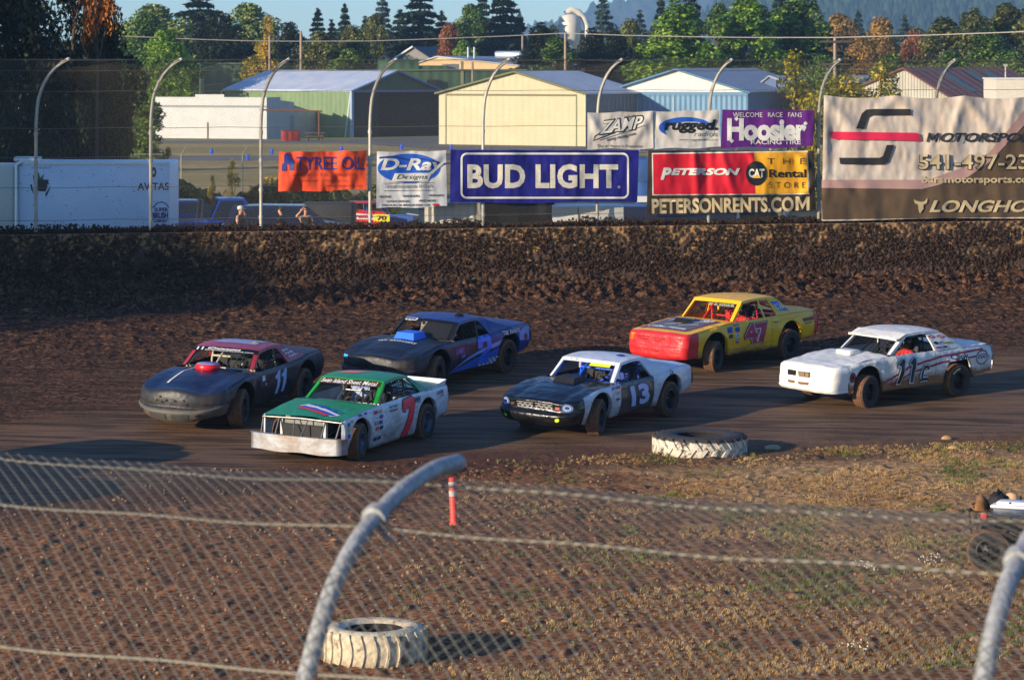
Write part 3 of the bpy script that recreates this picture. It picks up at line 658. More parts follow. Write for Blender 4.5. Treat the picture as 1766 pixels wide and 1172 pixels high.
# purple tyre banner
fn = bannerfn(seed=6, amp=.045)
B = banner('tyre_banner', [(1246, 189), (1404, 190), (1402, 253), (1243, 255)], fn, cloth('purple_vinyl', (104, 38, 124), (66, 24, 84), .5), 'purple banner welcoming race fans in white blackletter Hoosier lettering', sag=.8, parts=2)
g = T_(fn)
WR('WELCOME   RACE   FANS', (1264, 194, 1383, 202), g, M_inkw, B, bold=.0, step=6)
WR('Hoosier', (1254, 204, 1391, 243), g, M_inkw, B, bold=.045, space=.95, step=6)
for k, (x, y) in enumerate(((1262, 243), (1300, 226), (1326, 226), (1352, 226), (1270, 205), (1389, 213))): shape([[(x-4, y), (x, y-4), (x+4, y), (x, y+4)]], T_(fn, .012), 'letter_serif', M_inkw, B)
WR('RACING TIRE', (1295, 241, 1381, 249), g, M_inkw, B, bold=.015, step=6)
# red and black rental banner
fn = bannerfn(seed=7, amp=.07, folds=[(1196, 262, 1204, 345, .07, 6), (1216, 262, 1222, 350, -.05, 6), (1245, 262, 1268, 345, .07, 7), (1290, 262, 1310, 300, .07, 6), (1370, 262, 1402, 300, .08, 7), (1400, 320, 1360, 360, .05, 7)])
B = banner('rental_banner', [(1118, 259), (1404, 260), (1407, 361), (1115, 371)], fn, cloth('black_vinyl', (48, 42, 34), (84, 66, 44), .4), 'black banner with red and yellow panel and tan PETERSONRENTS.COM lettering', nu=200, nv=60, sag=.8, parts=5)
g = T_(fn, .012); g2 = T_(fn, .034); g3 = T_(fn, .050); g4 = T_(fn, .062)
shape([[(1124, 264), (1393, 260), (1396, 335), (1125, 337)]], g, 'white_border', M_inkw, B, step=3)
shape([[(1126, 266), (1300, 263), (1303, 334), (1127, 335)]], g2, 'red_panel', cloth('red_vinyl', (208, 28, 46), (150, 24, 34), .4), B, step=3)
shape([[(1300, 263), (1391, 262), (1394, 333), (1303, 334)]], g2, 'yellow_panel', cloth('yellow_vinyl', (236, 166, 34), (196, 130, 30), .4), B, step=3)
WR('P', (1139, 289, 1158, 310), g3, M_inkw, B, bold=.05, shear=.25, step=6)
WR('ETERSON', (1157, 290, 1276, 302), g3, M_inkw, B, bold=.05, shear=.25, step=6)
shape([ell(1304, 299, 18, 21, 30)], g3, 'black_disc', M_ink, B, step=6)
WR('CAT', (1291, 291, 1318, 306), g4, M_inkw, B, bold=.04, step=6)
shape([[(1297, 307), (1305, 300), (1313, 307)]], T_(fn, .070), 'yellow_triangle', mat('ink_yellow', (240, 170, 30), .6), B)
WR('Rental', (1326, 292, 1390, 306), g3, M_ink, B, bold=.02, step=6)
WR('T  H  E', (1323, 273, 1388, 283), g3, M_ink, B, step=6, bold=-.01)
WR('S T O R E', (1326, 314, 1389, 324), g3, M_ink, B, step=6, bold=-.01)
WR('PETERSONRENTS.CO', (1124, 341, 1369, 367), g, M_cream, B, bold=.035, space=1.0, step=4, rot=-.014)
Mg = lambda x0, y0, x1, y1, s=0, t=.24: [[(x0+(x1-x0)*a+s*(y1-y0)*(1-b), y0+(y1-y0)*b) for a, b in ((0, 1), (0, 0), (t, 0), (.5, .55), (1-t, 0), (1, 0), (1, 1), (1-t+.03, 1), (1-t+.03, .38), (.5, .92), (t-.03, .38), (t-.03, 1))]]
shape(Mg(1372, 339, 1396, 363), g, 'lettering', M_cream, B, 4)
# large motorsports banner
fl = [(1420, 168, 1500, 250, .06, 10), (1424, 166, 1425, 370, .05, 8), (1545, 165, 1500, 215, .05, 10), (1545, 165, 1600, 230, .06, 10), (1662, 166, 1640, 240, .06, 9), (1662, 166, 1720, 240, .07, 10), (1440, 310, 1500, 362, .04, 6), (1750, 168, 1740, 220, .05, 9)]
fn = bannerfn(seed=8, amp=.06, folds=fl, out=.3)
m_ms = cloth('tan_vinyl', (208, 192, 174), (172, 146, 116), .5)
B = banner('motorsports_banner', [(1421, 164), (1905, 166), (1905, 374), (1417, 380)], fn, m_ms, 'large tan and brown motorsports banner with black and red stripe emblem, at the right', nu=220, nv=90, sag=5, parts=4)
g = T_(fn, .022); g2 = T_(fn, .034); g3 = T_(fn, .046); g4 = T_(fn, .058)
M_ch = mat('banner_charcoal', (44, 40, 38), .65, noise=(3, .2)); M_pale = mat('banner_mauve', (178, 138, 126), .65)
shape([[(1417, 324), (1590, 326), (1668, 306), (1706, 280), (1766, 216), (1790, 190), (1905, 190), (1905, 372), (1418, 378)]], g, 'brown_lower_field', cloth('brown_vinyl', (84, 68, 52), (112, 88, 60), .55), B, step=5)
shape([[(1417, 310), (1600, 310), (1694, 277), (1766, 191), (1780, 176), (1800, 180), (1766, 216), (1706, 280), (1668, 306), (1590, 326), (1417, 324)]], g2, 'mauve_band', M_pale, B, step=8)
shape([[(1476, 222), (1486, 196), (1494, 189), (1506, 188), (1570, 188), (1571, 199), (1505, 199), (1498, 202), (1490, 222)]], g2, 'emblem_stroke', M_ch, B, step=6)
shape([[(1542, 250), (1529, 250), (1523, 269), (1517, 272), (1447, 272), (1449, 283), (1524, 284), (1532, 279)]], g2, 'emblem_stroke', M_ch, B, step=6)
shape([[(1430, 227), (1580, 229), (1585, 232), (1589, 243), (1438, 240), (1433, 237)]], g3, 'red_stripe', mat('banner_red', (224, 34, 74), .6), B, step=6)
WR('OTORSPORTS', (1621, 229, 1812, 245), g3, M_ch, B, bold=.03, shear=.3, step=8); shape(Mg(1597, 229, 1616, 245, .25, .2), g3, 'lettering', M_ch, B, 8)
WR('541-497-2300', (1583, 266, 1816, 294), g3, M_ch, B, bold=.05, step=8)
WR('541-497-2300', (1584, 266, 1815, 292), g4, M_cream, B, bold=.01, step=8)
WR('barsmotorsports.com', (1589, 303, 1790, 319), g4, M_cream, B, bold=.03, step=8)
WR('LONGHORN', (1602, 345, 1830, 366), g4, M_cream, B, bold=.03, shear=.3, step=8)
shape([[(1575, 343), (1580, 346), (1588, 348), (1594, 347), (1599, 341), (1598, 350), (1592, 353), (1592, 360), (1586, 368), (1583, 360), (1583, 353), (1577, 350)]], g4, 'longhorn_skull', M_cream, B, step=8)

# ------------------------------------------------------------------ near fence in front of the camera
A0 = Vector((-.99, 13.25, 0)); U_ = Vector((.912, -.41, 0)); NN = Vector((.41, .912, 0))
NP = [(0, 3.0), (0, 4.25), (.05, 4.55), (.2, 4.83), (.4, 5.11), (.6, 5.28), (.8, 5.385), (1.0, 5.455), (1.2, 5.51), (1.5, 5.555), (1.77, 5.557)]
# resample the profile smoothly
from mathutils import geometry as _geo
def smooth_prof(P, n=6):
    out = []
    for i in range(len(P)-1):
        p0, p1, p2, p3 = P[max(i-1, 0)], P[i], P[i+1], P[min(i+2, len(P)-1)]
        for k in range(n):
            t = k/n; out.append(tuple(.5*((2*p1[j])+(-p0[j]+p2[j])*t+(2*p0[j]-5*p1[j]+4*p2[j]-p3[j])*t*t+(-p0[j]+3*p1[j]-3*p2[j]+p3[j])*t**3) for j in (0, 1)))
    out.append(P[-1]); return out
NPs = smooth_prof(NP); nl_ = [0]
for p, q in zip(NPs[:-1], NPs[1:]): nl_.append(nl_[-1]+math.hypot(q[0]-p[0], q[1]-p[1]))
def nearS(s, l, off=.06):
    h = np.interp(l, nl_, [p[0] for p in NPs]); z = np.interp(l, nl_, [p[1] for p in NPs])
    up = .005*np.sin(s*2.1+1)+.006*np.sin(s*5.3+l*3)
    sag = -.022*np.abs(np.sin(np.pi*(s/3.05)))*sstep(.4, 1.77, h)
    return np.stack([A0.x+U_.x*s+NN.x*(h-off), A0.y+U_.y*s+NN.y*(h-off), z+up+sag-.045*sstep(.3, 1.2, h)+0*s], -1)
def lof(h): return nl_[min(range(len(NPs)), key=lambda i: abs(NPs[i][0]-h)+(NPs[i][1] < 4.3)*9)]
nf = empty('chain_link_fence', (0, 0, 0)); tag(nf, 'out of focus chain link fence with curved top close to the viewer', 'fence')
for k in (-3, -2, -1, 0, 1, 2):
    b = MB(); s = 3.05*k
    pts = [A0+U_*s+NN*p[0]+Vector((0, 0, p[1])) for p in NPs]; b.tube(pts, .041, 16)
    j = min(range(len(NPs)), key=lambda i: abs(NPs[i][0]-.86)); d = (pts[j+1]-pts[j-1]).normalized(); b.tube([pts[j]-d*.025, pts[j]+d*.025], .062, 16); 
    b.tube([pts[j]+d*0, pts[j]+U_*.05+Vector((0, 0, -.09)), pts[j]+U_*.09+Vector((0, 0, -.10))], .012, 6)
    j = min(range(len(NPs)), key=lambda i: abs(NPs[i][0]-.03)); d = (pts[j+1]-pts[j-1]).normalized(); b.tube([pts[j]-d*.025, pts[j]+d*.025], .062, 16)
    b.build('post', mat('near_pipe', (168, 168, 166), .6, .1, noise=(26, .45), bump=(40, .01)), nf)
chain('chain_link', nearS, -9.2, 6.1, .3, lof(1.6), .0022, M_wire2, nf, sides=4, hs=.036, hl=.036)
M_rope = mat('cable_near', (150, 142, 122), .6, .1)
for h in (.2, .86, 1.5):
    q = nearS(np.linspace(-9.2, 6.1, 120), np.full(120, lof(h)), -.0); q[:, 2] -= .03
    b = MB(); b.tube(q, .0055, 6)
    tw = [Vector(q[0])+(Vector(q[-1])-Vector(q[0]))*0]
    b.build('cable', M_rope, nf)
b = MB(); q = nearS(np.linspace(-9.2, 6.1, 60), np.full(60, nl_[0]+.02)); b.tube(q, .03, 8); b.build('bottom_rail', M_galv, nf)
b = MB(); b.box((-.99+.2, 13.2, 1.5), (16, .3, 3.1), rz=math.atan2(-.41, .912)); o = b.build('concrete_wall', M_conc); tag(o, 'plain concrete wall carrying the near fence, below the picture', 'wall')
# ------------------------------------------------------------------ buildings on the airfield side
def ribm(name, col, vec, freq=10, dist=.03, col2=None, stain_shade=.25, metal=.1, rough=.5):
    """corrugated sheet whose ribs repeat along the horizontal direction vec"""
    if name in MATS: return MATS[name]
    m = mat(name, col, rough, metal, noise=(.7, stain_shade), col2=col2); nt = m.node_tree; L = nt.links.new
    tc = N(nt, 'ShaderNodeTexCoord'); d = N(nt, 'ShaderNodeVectorMath', operation='DOT_PRODUCT'); L(tc.outputs['Object'], d.inputs[0]); d.inputs[1].default_value = (vec[0], vec[1], 0)
    s_ = math_(nt, 'SINE', math_(nt, 'MULTIPLY', d.outputs['Value'], freq)); bp = N(nt, 'ShaderNodeBump'); bp.inputs['Distance'].default_value = dist; L(s_, bp.inputs['Height'])
    L(bp.outputs[0], nt.nodes['Principled BSDF'].inputs['Normal']); return m
def gp(px, Y, z=PZ): return Vector(((px-CX)*Y/F, Y, z))
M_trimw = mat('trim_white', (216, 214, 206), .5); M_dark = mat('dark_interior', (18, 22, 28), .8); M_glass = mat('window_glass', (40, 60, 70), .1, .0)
class Bld:
    """building from two front corners and a depth running away from the camera"""
    def __init__(s, name, G0, G1, L_, label, cat='building', group=None):
        s.G0, s.G1 = G0, G1; s.u = (G1-G0).normalized(); s.w = (G1-G0).length; s.n = Vector((-s.u.y, s.u.x, 0))   # n points away from camera
        s.L = L_; s.root = empty(name, G0); tag(s.root, label, cat, group)
        s.M = Matrix((s.u, s.n, Vector((0, 0, 1)))).transposed().to_4x4()
    def mb(s): return MB(s.M)                           # local x along front, y depth, z up, origin G0
    def gable(s, eave, ridge, wallm, roofm, over=.25, frontm=None, sidem=None, gabm=None, rm=.5):
        W, L_ = s.w, s.L; b = s.mb(); r = W*rm
        b.add([(0, 0, 0), (W, 0, 0), (W, 0, eave), (0, 0, eave)], [(0, 1, 2, 3)], 0)
        b.add([(0, 0, eave), (W, 0, eave), (r, 0, ridge)], [(0, 1, 2)], 2)
        b.add([(0, L_, 0), (W, L_, 0), (W, L_, eave), (r, L_, ridge), (0, L_, eave)], [(0, 1, 2, 3, 4)], 0)
        b.add([(0, 0, 0), (0, L_, 0), (0, L_, eave), (0, 0, eave)], [(0, 1, 2, 3)], 1); b.add([(W, 0, 0), (W, L_, 0), (W, L_, eave), (W, 0, eave)], [(0, 1, 2, 3)], 1)
        b.build('wall', [frontm or wallm, sidem or wallm, gabm or frontm or wallm], s.root)
        b = s.mb(); o = over; sl = (ridge-eave)/r; sr = (ridge-eave)/(W-r); t = .12
        for (x0, z0, x1, z1) in ((-o, eave-o*sl, r, ridge), (W+o, eave-o*sr, r, ridge)):
            vs = [(x0, -o, z0), (x1, -o, z1), (x1, L_+o, z1), (x0, L_+o, z0)]
            b.add(vs+[(x, y, z+t) for x, y, z in vs], [(4, 5, 6, 7), (0, 1, 2, 3), (0, 1, 5, 4), (3, 2, 6, 7), (0, 3, 7, 4)])
        b.build('roof', roofm, s.root)
    def trim(s, eave, ridge, m, rm=.5, over=.25):
        b = s.mb(); W = s.w; r = W*rm; o = over
        for (x0, z0, x1, z1) in ((-o, eave-o*(ridge-eave)/r, r, ridge), (W+o, eave-o*(ridge-eave)/(W-r), r, ridge)): b.tube([(x0, -o-.04, z0+.02), (x1, -o-.04, z1+.02)], .11, 4)
        b.build('fascia_trim', m, s.root)
    def boxp(s, nm, x0, x1, y0, y1, z0, z1, m): b = s.mb(); b.box(((x0+x1)/2, (y0+y1)/2, (z0+z1)/2), (abs(x1-x0), abs(y1-y0), abs(z1-z0))); return b.build(nm, m, s.root)

# white block building at the left
g = Bld('storage_building', gp(268, 279), gp(460, 275), 11.5, 'low white block building with raised parapet and grey band beside the taxiway')
W = g.w; wht = mat('white_block', (204, 200, 194), .7, noise=(1.2, .12)); 
b = g.mb(); b.add([(0, 0, 0), (W, 0, 0), (W, 0, 3.8), (W*.62, 0, 3.8), (W*.62, 0, 4.05), (W*.36, 0, 4.05), (W*.36, 0, 3.8), (0, 0, 3.8)], [tuple(range(8))])
b.add([(0, 0, 0), (0, 11.5, 0), (0, 11.5, 3.5), (0, 0, 3.8)], [(0, 1, 2, 3)]); b.add([(0, .3, 3.8), (W, .3, 3.8), (W, 11.5, 2.2), (0, 11.5, 2.2)], [(0, 1, 2, 3)])
b.add([(0, 0, 3.8), (W, 0, 3.8), (W, .3, 3.8), (0, .3, 3.8)], [(0, 1, 2, 3)])
b.build('wall', wht, g.root)
b = g.mb(); b.add([(W, 0, 0), (W, 11.5, 0), (W, 11.5, 2.3), (W, 6, 2.9), (W, 5.9, 3.3), (W, 3, 3.5), (W, 2.9, 3.8), (W, 0, 3.8)], [tuple(range(8))]); b.build('side_wall', mat('white_block_side', (196, 196, 196), .7, noise=(1.2, .2)), g.root)
g.boxp('grey_band', .05, W-.05, -.03, 0, 2.85, 3.05, mat('band_grey', (130, 132, 134), .6)); g.boxp('door', W+.0, W+.04, 5.0, 5.9, 0, 2.1, mat('door_grey', (150, 156, 168), .5)); g.boxp('downpipe', W*.47, W*.48, -.06, 0, 0, 1.5, mat('pipe_rust', (120, 70, 50), .7))
# green hangar, blue shade mixed into its white roof, and open doors
g = Bld('aircraft_hangar', gp(607, 281), gp(757, 288), 20, 'green hangar with white roof mottled with painted blue shade and wide dark open doorway', 'hangar'); W = g.w
grn = ribm('hangar_green_sheet', (126, 148, 106), (g.n.x, g.n.y), 9, .015); grd = ribm('hangar_green_gable', (64, 96, 74), (g.u.x, g.u.y), 9, .03)
g.gable(4.35, 6.15, grd, ribm('hangar_roof_sheet', (214, 216, 220), (g.n.x, g.n.y), 8, .02, col2=(110, 150, 200), stain_shade=.5, metal=0, rough=.4), over=.2, frontm=mat('door_frame_dark', (26, 34, 40), .7), sidem=grn, gabm=grd)  # blue second colour puts patches of tree shade into the white roof
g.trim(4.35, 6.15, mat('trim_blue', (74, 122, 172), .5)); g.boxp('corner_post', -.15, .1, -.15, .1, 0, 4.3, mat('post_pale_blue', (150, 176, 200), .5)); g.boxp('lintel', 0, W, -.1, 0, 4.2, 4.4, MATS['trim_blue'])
g.boxp('doorway_shade_panel', .1, W*.3, -.06, 0, 0, 4.2, mat('door_shadow_green', (20, 34, 38), .6)); g.boxp('doorway_shade_panel', W*.3+.1, W*.98, -.04, -.01, 0, 4.2, mat('doorway_dark', (12, 16, 24), .8))  # near-black panels put the shade of the open doorway into colour
b = g.mb(); b.tube([(0, 1.0, 0), (0, .2, 4.2)], .08, 5); b.build('brace', M_trimw, g.root)
# cream hangar
g = Bld('aircraft_hangar', gp(757, 256), gp(1010, 249), 10.6, 'cream painted hangar with closed sliding doors and pale metal roof', 'hangar'); W = g.w
crm = ribm('cream_sheet', (186, 174, 138), (g.u.x, g.u.y), 10, .015, stain_shade=.12)
g.gable(4.35, 6.15, crm, ribm('pale_roof_sheet', (214, 214, 214), (g.n.x, g.n.y), 8, .02, metal=0), frontm=crm, sidem=ribm('grey_side_sheet', (124, 128, 130), (g.n.x, g.n.y), 9, .03), rm=.53)
g.trim(4.35, 6.15, mat('trim_olive', (112, 116, 78), .6), rm=.53)
g.boxp('door_track', W*.05, W*.94, -.08, 0, 4.15, 4.3, mat('track_brown', (110, 100, 66), .6)); 
for x in (.05, .94): g.boxp('door_edge', W*x-.04, W*x+.04, -.05, 0, 0, 4.15, MATS['trim_olive'])
for zz in (1.45, 2.05, 2.75): g.boxp('door_seam', W*.06, W*.93, -.02, 0, zz, zz+.03, mat('seam_cream', (196, 182, 134), .7))
# blue hangar
g = Bld('aircraft_hangar', gp(1047, 258), gp(1290, 254), 27, 'blue hangar with white gable and pale blue ribbed doors', 'hangar'); W = g.w
bls = ribm('blue_door_sheet', (96, 138, 168), (g.u.x, g.u.y), 14, .02, stain_shade=.2)
g.gable(4.45, 6.35, bls, ribm('grey_roof_sheet', (176, 180, 184), (g.n.x, g.n.y), 8, .03, metal=0), frontm=bls, gabm=ribm('white_gable_sheet', (212, 208, 200), (g.u.x, g.u.y), 10, .004, stain_shade=.06))
g.trim(4.45, 6.35, mat('trim_steel_blue', (80, 128, 160), .5)); g.boxp('lintel', 0, W, -.1, 0, 4.15, 4.45, MATS['trim_steel_blue'])
for x in (.22, .475, .74): g.boxp('door_seam', W*x-.03, W*x+.03, -.05, 0, 0, 4.15, mat('seam_white', (200, 206, 210), .5))
# further blue shed
g = Bld('shed', gp(1290, 268), gp(1420, 262), 16, 'long pale grey roofed shed with tan fascia and dull blue walls', 'shed'); W = g.w
g.gable(4.1, 5.7, mat('shed_blue', (86, 108, 150), .6, noise=(1, .2)), ribm('shed_roof_sheet', (168, 170, 172), (g.n.x, g.n.y), 8, .03, metal=0), rm=.3)
g.boxp('fascia_trim', -.2, W, -.3, -.26, 3.9, 4.2, mat('fascia_tan', (190, 160, 126), .6)); g.boxp('window', 1.0, 2.6, -.03, 0, 1.9, 3.0, M_glass)
# long green buildings
gl = ribm('long_green_sheet', (74, 104, 76), (1, 0), 6, .02, stain_shade=.25)
def lowblock(name, px0, px1, top, Y, L_, m, label, roofm=None, cat='building', sk=-3):
    g = Bld(name, gp(px0, Y+sk), gp(px1, Y), L_, label, cat); h = CZ-(top-YH)*Y/F-PZ
    b = g.mb(); b.box((g.w/2, L_/2, h/2), (g.w, L_, h)); b.build('wall', m, g.root)
    b = g.mb(); b.box((g.w/2, L_/2, h+.08), (g.w+.4, L_+.4, .16)); b.build('roof', roofm or mat('roof_edge_green', (96, 118, 92), .6), g.root); return g
g = lowblock('warehouse', 352, 668, 111, 335, 12, gl, 'long green metal warehouse behind the green hangar')
for px in (386, 397, 427, 438): x = (px-352)/(668-352)*g.w; g.boxp('window_frame', x-.35, x+.35, -.05, 0, .9, 4.0, M_trimw); g.boxp('window', x-.22, x+.22, -.08, -.05, 1.0, 3.9, mat('shutter_brown', (70, 58, 52), .6))
g.boxp('downpipe', g.w*.19, g.w*.2, -.1, 0, 0, 7.2, mat('pipe_dark', (40, 60, 50), .6))
g = lowblock('warehouse', 668, 906, 122, 330, 10, gl, 'green stepped metal warehouse with a round rooftop fan beside the cream hangar')
g.boxp('stepped_wall', 0, g.w*.23, .3, 9, 6.1, 7.35, gl); g.boxp('stepped_wall', g.w*.23, g.w*.44, .5, 9, 6.1, 6.75, gl)
g.boxp('roof_fan', g.w*.28, g.w*.36, -.6, -.05, 4.3, 5.2, mat('fan_black', (22, 24, 24), .7)); g.boxp('downpipe', g.w*.53, g.w*.55, -.1, 0, 3.4, 7.2, mat('pipe_tan', (150, 140, 110), .6))
g.boxp('roof_unit', g.w*.43, g.w*.53, 1, 3, 6.2, 6.9, mat('unit_grey', (150, 152, 152), .5, .4))
g = Bld('factory', gp(700, 352), gp(915, 345), 18, 'pale peach factory wall with low roof and rooftop vents', 'building'); W = g.w
g.gable(6.55, 7.75, mat('peach_wall', (222, 184, 132), .7, noise=(1, .1)), mat('factory_roof', (140, 148, 158), .5, .2), rm=.26)
b = g.mb(); b.box((W*.62, 8, 8.0), (3.6, 3, .9), bev=.3); b.build('roof_vent', mat('vent_steel', (176, 184, 194), .35, .5), g.root)
for x in (.38, .43): b = g.mb(); b.tube([(W*x, 4, 7), (W*x, 4, 8.9)], .12, 6); b.build('roof_pipe', MATS['vent_steel'], g.root)
g.boxp('wall_unit', W*.22, W*.36, -.4, 0, 4.9, 5.9, MATS['unit_grey'])
g = Bld('house', gp(640, 362), gp(684, 362), 12, 'small green gabled house with white barge board', 'house'); g.gable(6.5, 7.9, gl, mat('slate_roof', (62, 62, 70), .6), over=.3); 
g = Bld('house', gp(672, 375), gp(756, 372), 12, 'house with long dark slate roof behind the green gable', 'house'); g.gable(7.0, 9.0, mat('house_grey', (120, 118, 110), .7), MATS['slate_roof'], rm=.5); b = g.mb(); b.tube([(g.w*.5, -.3, 9.1), (-.3, -.3, 7.0)], .15, 4); b.build('barge_board', M_trimw, g.root)
# rusty barn on the right
g = Bld('barn', gp(1448, 205), gp(1642, 196), 9, 'weathered barn with rusty red metal roof and bleached board wall', 'barn'); W = g.w
old = ribm('bleached_boards', (186, 180, 162), (g.u.x, g.u.y), 22, .03, stain_shade=.4); rst = ribm('rusty_roof_sheet', (112, 58, 46), (g.n.x, g.n.y), 9, .03, col2=(80, 84, 92), stain_shade=.35, metal=.1)
eh = CZ-(168-YH)*200/F-PZ; rh = CZ-(119-YH)*200/F-PZ; g.gable(eh, rh, old, rst, over=.3, rm=.6)
b = g.mb()
for k, m_ in enumerate((2.2, 4.6, 6.2)):
    sl = (rh-eh)/(W*.4); b.add([(W*.62+.3, m_, rh-.05*0+.15-(.3+W*.02)*sl), (W*.95, m_, rh+.15-(W*.35)*sl), (W*.95, m_+.7, rh+.15-(W*.35)*sl), (W*.62+.3, m_+.7, rh+.15-(.3+W*.02)*sl)], [(0, 1, 2, 3)])
b.build('roof_panel', mat('skylight_green', (60, 92, 96), .4), g.root)
g = Bld('box_building', gp(1718, 150), gp(1830, 150), 4, 'cream white flat roofed box building behind the tan banner, right edge', 'building'); h = CZ-(137-YH)*150/F-PZ; b = g.mb(); b.box((g.w/2, 2, h/2), (g.w, 4, h)); b.build('wall', mat('cream_white', (226, 216, 196), .6, noise=(2, .1)), g.root)
b = g.mb(); b.box((g.w/2, 2, h+.04), (g.w+.1, 4.1, .08)); b.build('roof', M_trimw, g.root); b = g.mb(); b.tube([(g.w*.17, .5, h), (g.w*.17, .5, h+.75)], .04, 6); b.box((g.w*.17, .5, h+.7), (.18, .1, .12)); b.build('roof_lamp', M_galv, g.root)
g = Bld('house', gp(1452, 420), gp(1483, 420), 9, 'pale grey house roof showing between the orange trees', 'house'); g.gable(8.4, 10.0, mat('pale_grey_wall', (170, 168, 160), .7), mat('pale_grey_roof', (150, 152, 152), .6))
g = lowblock('storage_building', 25, 188, 128, 300, 8, MATS['cream_white'], 'pale block added behind the dark maples to give bright gaps in the leaves')  # pale block added so bright specks show between the dark leaves
# dust collector tower
t = empty('dust_collector', gp(980, 400)); tag(t, 'cream industrial dust collector tower with curved duct rising above trees', 'tower'); mt = mat('cream_steel', (214, 204, 186), .5, .1, noise=(1, .15)); q = 400/F
b = MB(); b.tube([(-1.6, 0, 0), (-1.6, 0, 9.2)], .75, 12); b.build('column', mt, t)
b = MB(); b.lathe([(.9, 9.0), (1.4, 10.2), (1.5, 12.6), (1.2, 13.4), (.4, 13.6)], Matrix.Translation((.2, 0, 0)), 16); b.build('cyclone', mt, t)
b = MB(); b.tube([(-.4, 0, 13.6), (.4, 0, 14.2), (1.3, 0, 13.9), (2.1, 0, 13.1), (2.5, 0, 12), (2.5, 0, 7.5)], .42, 10); b.build('duct', mt, t)
b = MB(); b.tube([(-2.6, 0, 0), (-2.6, 0, 11.6)], .12, 5); b.tube([(-.6, 0, 0), (-.6, 0, 11.6)], .12, 5); b.tube([(2, 0, 0), (1.4, 0, 10)], .12, 5); b.tube([(-2.6, 0, 11), (1.2, 0, 11)], .1, 5); b.tube([(-2.6, 0, 9.5), (-.6, 0, 7.5)], .08, 5); b.build('support_frame', mt, t)

# utility poles and wires
M_pole = mat('weathered_pole', (168, 142, 116), .9, noise=(3, .3))
def pole(px, top, Y, arms=0, rad=.16, label='wooden utility pole'):
    p = empty('utility_pole', gp(px, Y)); h = CZ-(top-YH)*Y/F-PZ; tag(p, label, 'utility pole', 'utility poles behind the hangars'); b = MB(); b.tube([(0, 0, 0), (0, 0, h)], [rad, rad*.75], 8); b.build('shaft', M_pole, p)
    for k in range(arms): b = MB(); b.box((0, -.15, h-.25-1.6*k), (2.2, .12, .14)); b.build('crossarm', mat('arm_dark', (74, 62, 54), .8), p)
    return p
pole(519, 54, 300, label='bare wooden utility pole with small lamp bracket left of the green hangar'); pole(465, 62, 318, label='slim wooden utility pole in front of the yellow tree'); p = pole(975, 57, 300, label='wooden utility pole between the cream hangar and the tower'); pole(1440, 66, 215, 2, .15, label='wooden utility pole with two dark crossarms behind yellow leaves')
pole(901, 62, 380, label='distant utility pole with a transformer near the peach factory'); pole(815, 107, 300, rad=.14, label='short wooden post in front of the green stepped warehouse')
b = MB()
def wirep(pts, r): b.tube([at(px, py, Y) for px, py, Y in pts], r, 4)
wirep([(200, 62, 300), (350, 68.5, 300), (440, 71, 300), (519, 71.5, 300), (640, 71, 300), (760, 67, 300), (860, 63, 300), (975, 57.5, 300), (1070, 61, 290), (1180, 63.5, 270), (1290, 65, 250), (1440, 65, 215), (1600, 61, 205), (1780, 54.5, 195), (1900, 49, 190)], .036)
o = b.build('power_line', mat('cable_pale', (176, 166, 150), .6)); tag(o, 'pale sagging power line strung across between the utility poles', 'power line')
b = MB(); wirep([(519, 118, 300), (460, 122, 300), (420, 126, 300)], .03); wirep([(519, 120, 300), (440, 136, 300), (340, 150, 300)], .03); o = b.build('service_wire', mat('wire_dark', (60, 60, 60), .6)); tag(o, 'thin dark service wires dropping left from the bare utility pole', 'wire')

# ------------------------------------------------------------------ airfield fence, markers, dumpster and table
fe = empty('airfield_fence'); tag(fe, 'low chain link airfield fence with angled outriggers in the dry grass', 'fence'); fy = 150
fx = [(k*3.05-19.5) for k in range(16)]; M_fp = mat('fence_post_pale', (150, 146, 132), .5, .3)
for x in fx: b = MB(); b.tube([(x, fy, PZ), (x, fy, PZ+2.2)], .035, 6); b.tube([(x, fy, PZ+2.2), (x+.25, fy-.2, PZ+2.6)], .02, 5); b.build('post', M_fp, fe)
b = MB(); b.tube([(fx[0], fy, PZ+2.2), (fx[-1], fy, PZ+2.2)], .022, 5); b.tube([(fx[0], fy, PZ+1.2), (fx[-1], fy, PZ+1.2)], .012, 4); b.build('rail', M_fp, fe)
chain('chain_link', lambda s, l: np.stack([s+fx[0], fy+0*s+0*l, PZ+l+0*s], -1), 0, fx[-1]-fx[0], .05, 2.2, .003, M_wire, fe, hs=.07, hl=.07)
for k, (px, py) in enumerate(((365, 262), (427, 272), (469, 262), (693, 254), (589, 258), (778, 255), (1104, 256))):
    d = F*(CZ-PZ)/(py+4-YH); b = MB(); b.lathe([(.16, 0), (.16, .08), (.11, .1), (.13, .34), (.09, .42), (.001, .44)], None, 10); o = b.build('taxiway_marker', mat('marker_blue', (28, 76, 190), .4), None, gp(px, d))
    lab = ('blue taxiway marker left of the second fence post from the left banner', 'blue taxiway marker lowest in the dry grass beside the third fence post', 'blue taxiway marker just left of the orange banner top corner', 'blue taxiway marker above the white sign maker banner', 'blue taxiway marker above the orange banner', 'blue taxiway marker above the gap beside the navy beer banner', 'blue taxiway marker beside the beer banner right end')[k]
    tag(o, lab, 'marker', 'blue taxiway markers in the grass')
d = empty('dumpster', gp(501, 268), .25); tag(d, 'rusty red steel dumpster beside the white block building', 'dumpster'); b = MB(); b.box((0, 0, .45), (1.5, 1.2, .9), bev=.02); b.build('bin', mat('rusty_red', (158, 44, 34), .7, noise=(2, .4)), d); b = MB(); b.box((0, 0, .93), (1.54, 1.24, .06)); b.build('lid', mat('lid_dark', (70, 40, 36), .7), d)
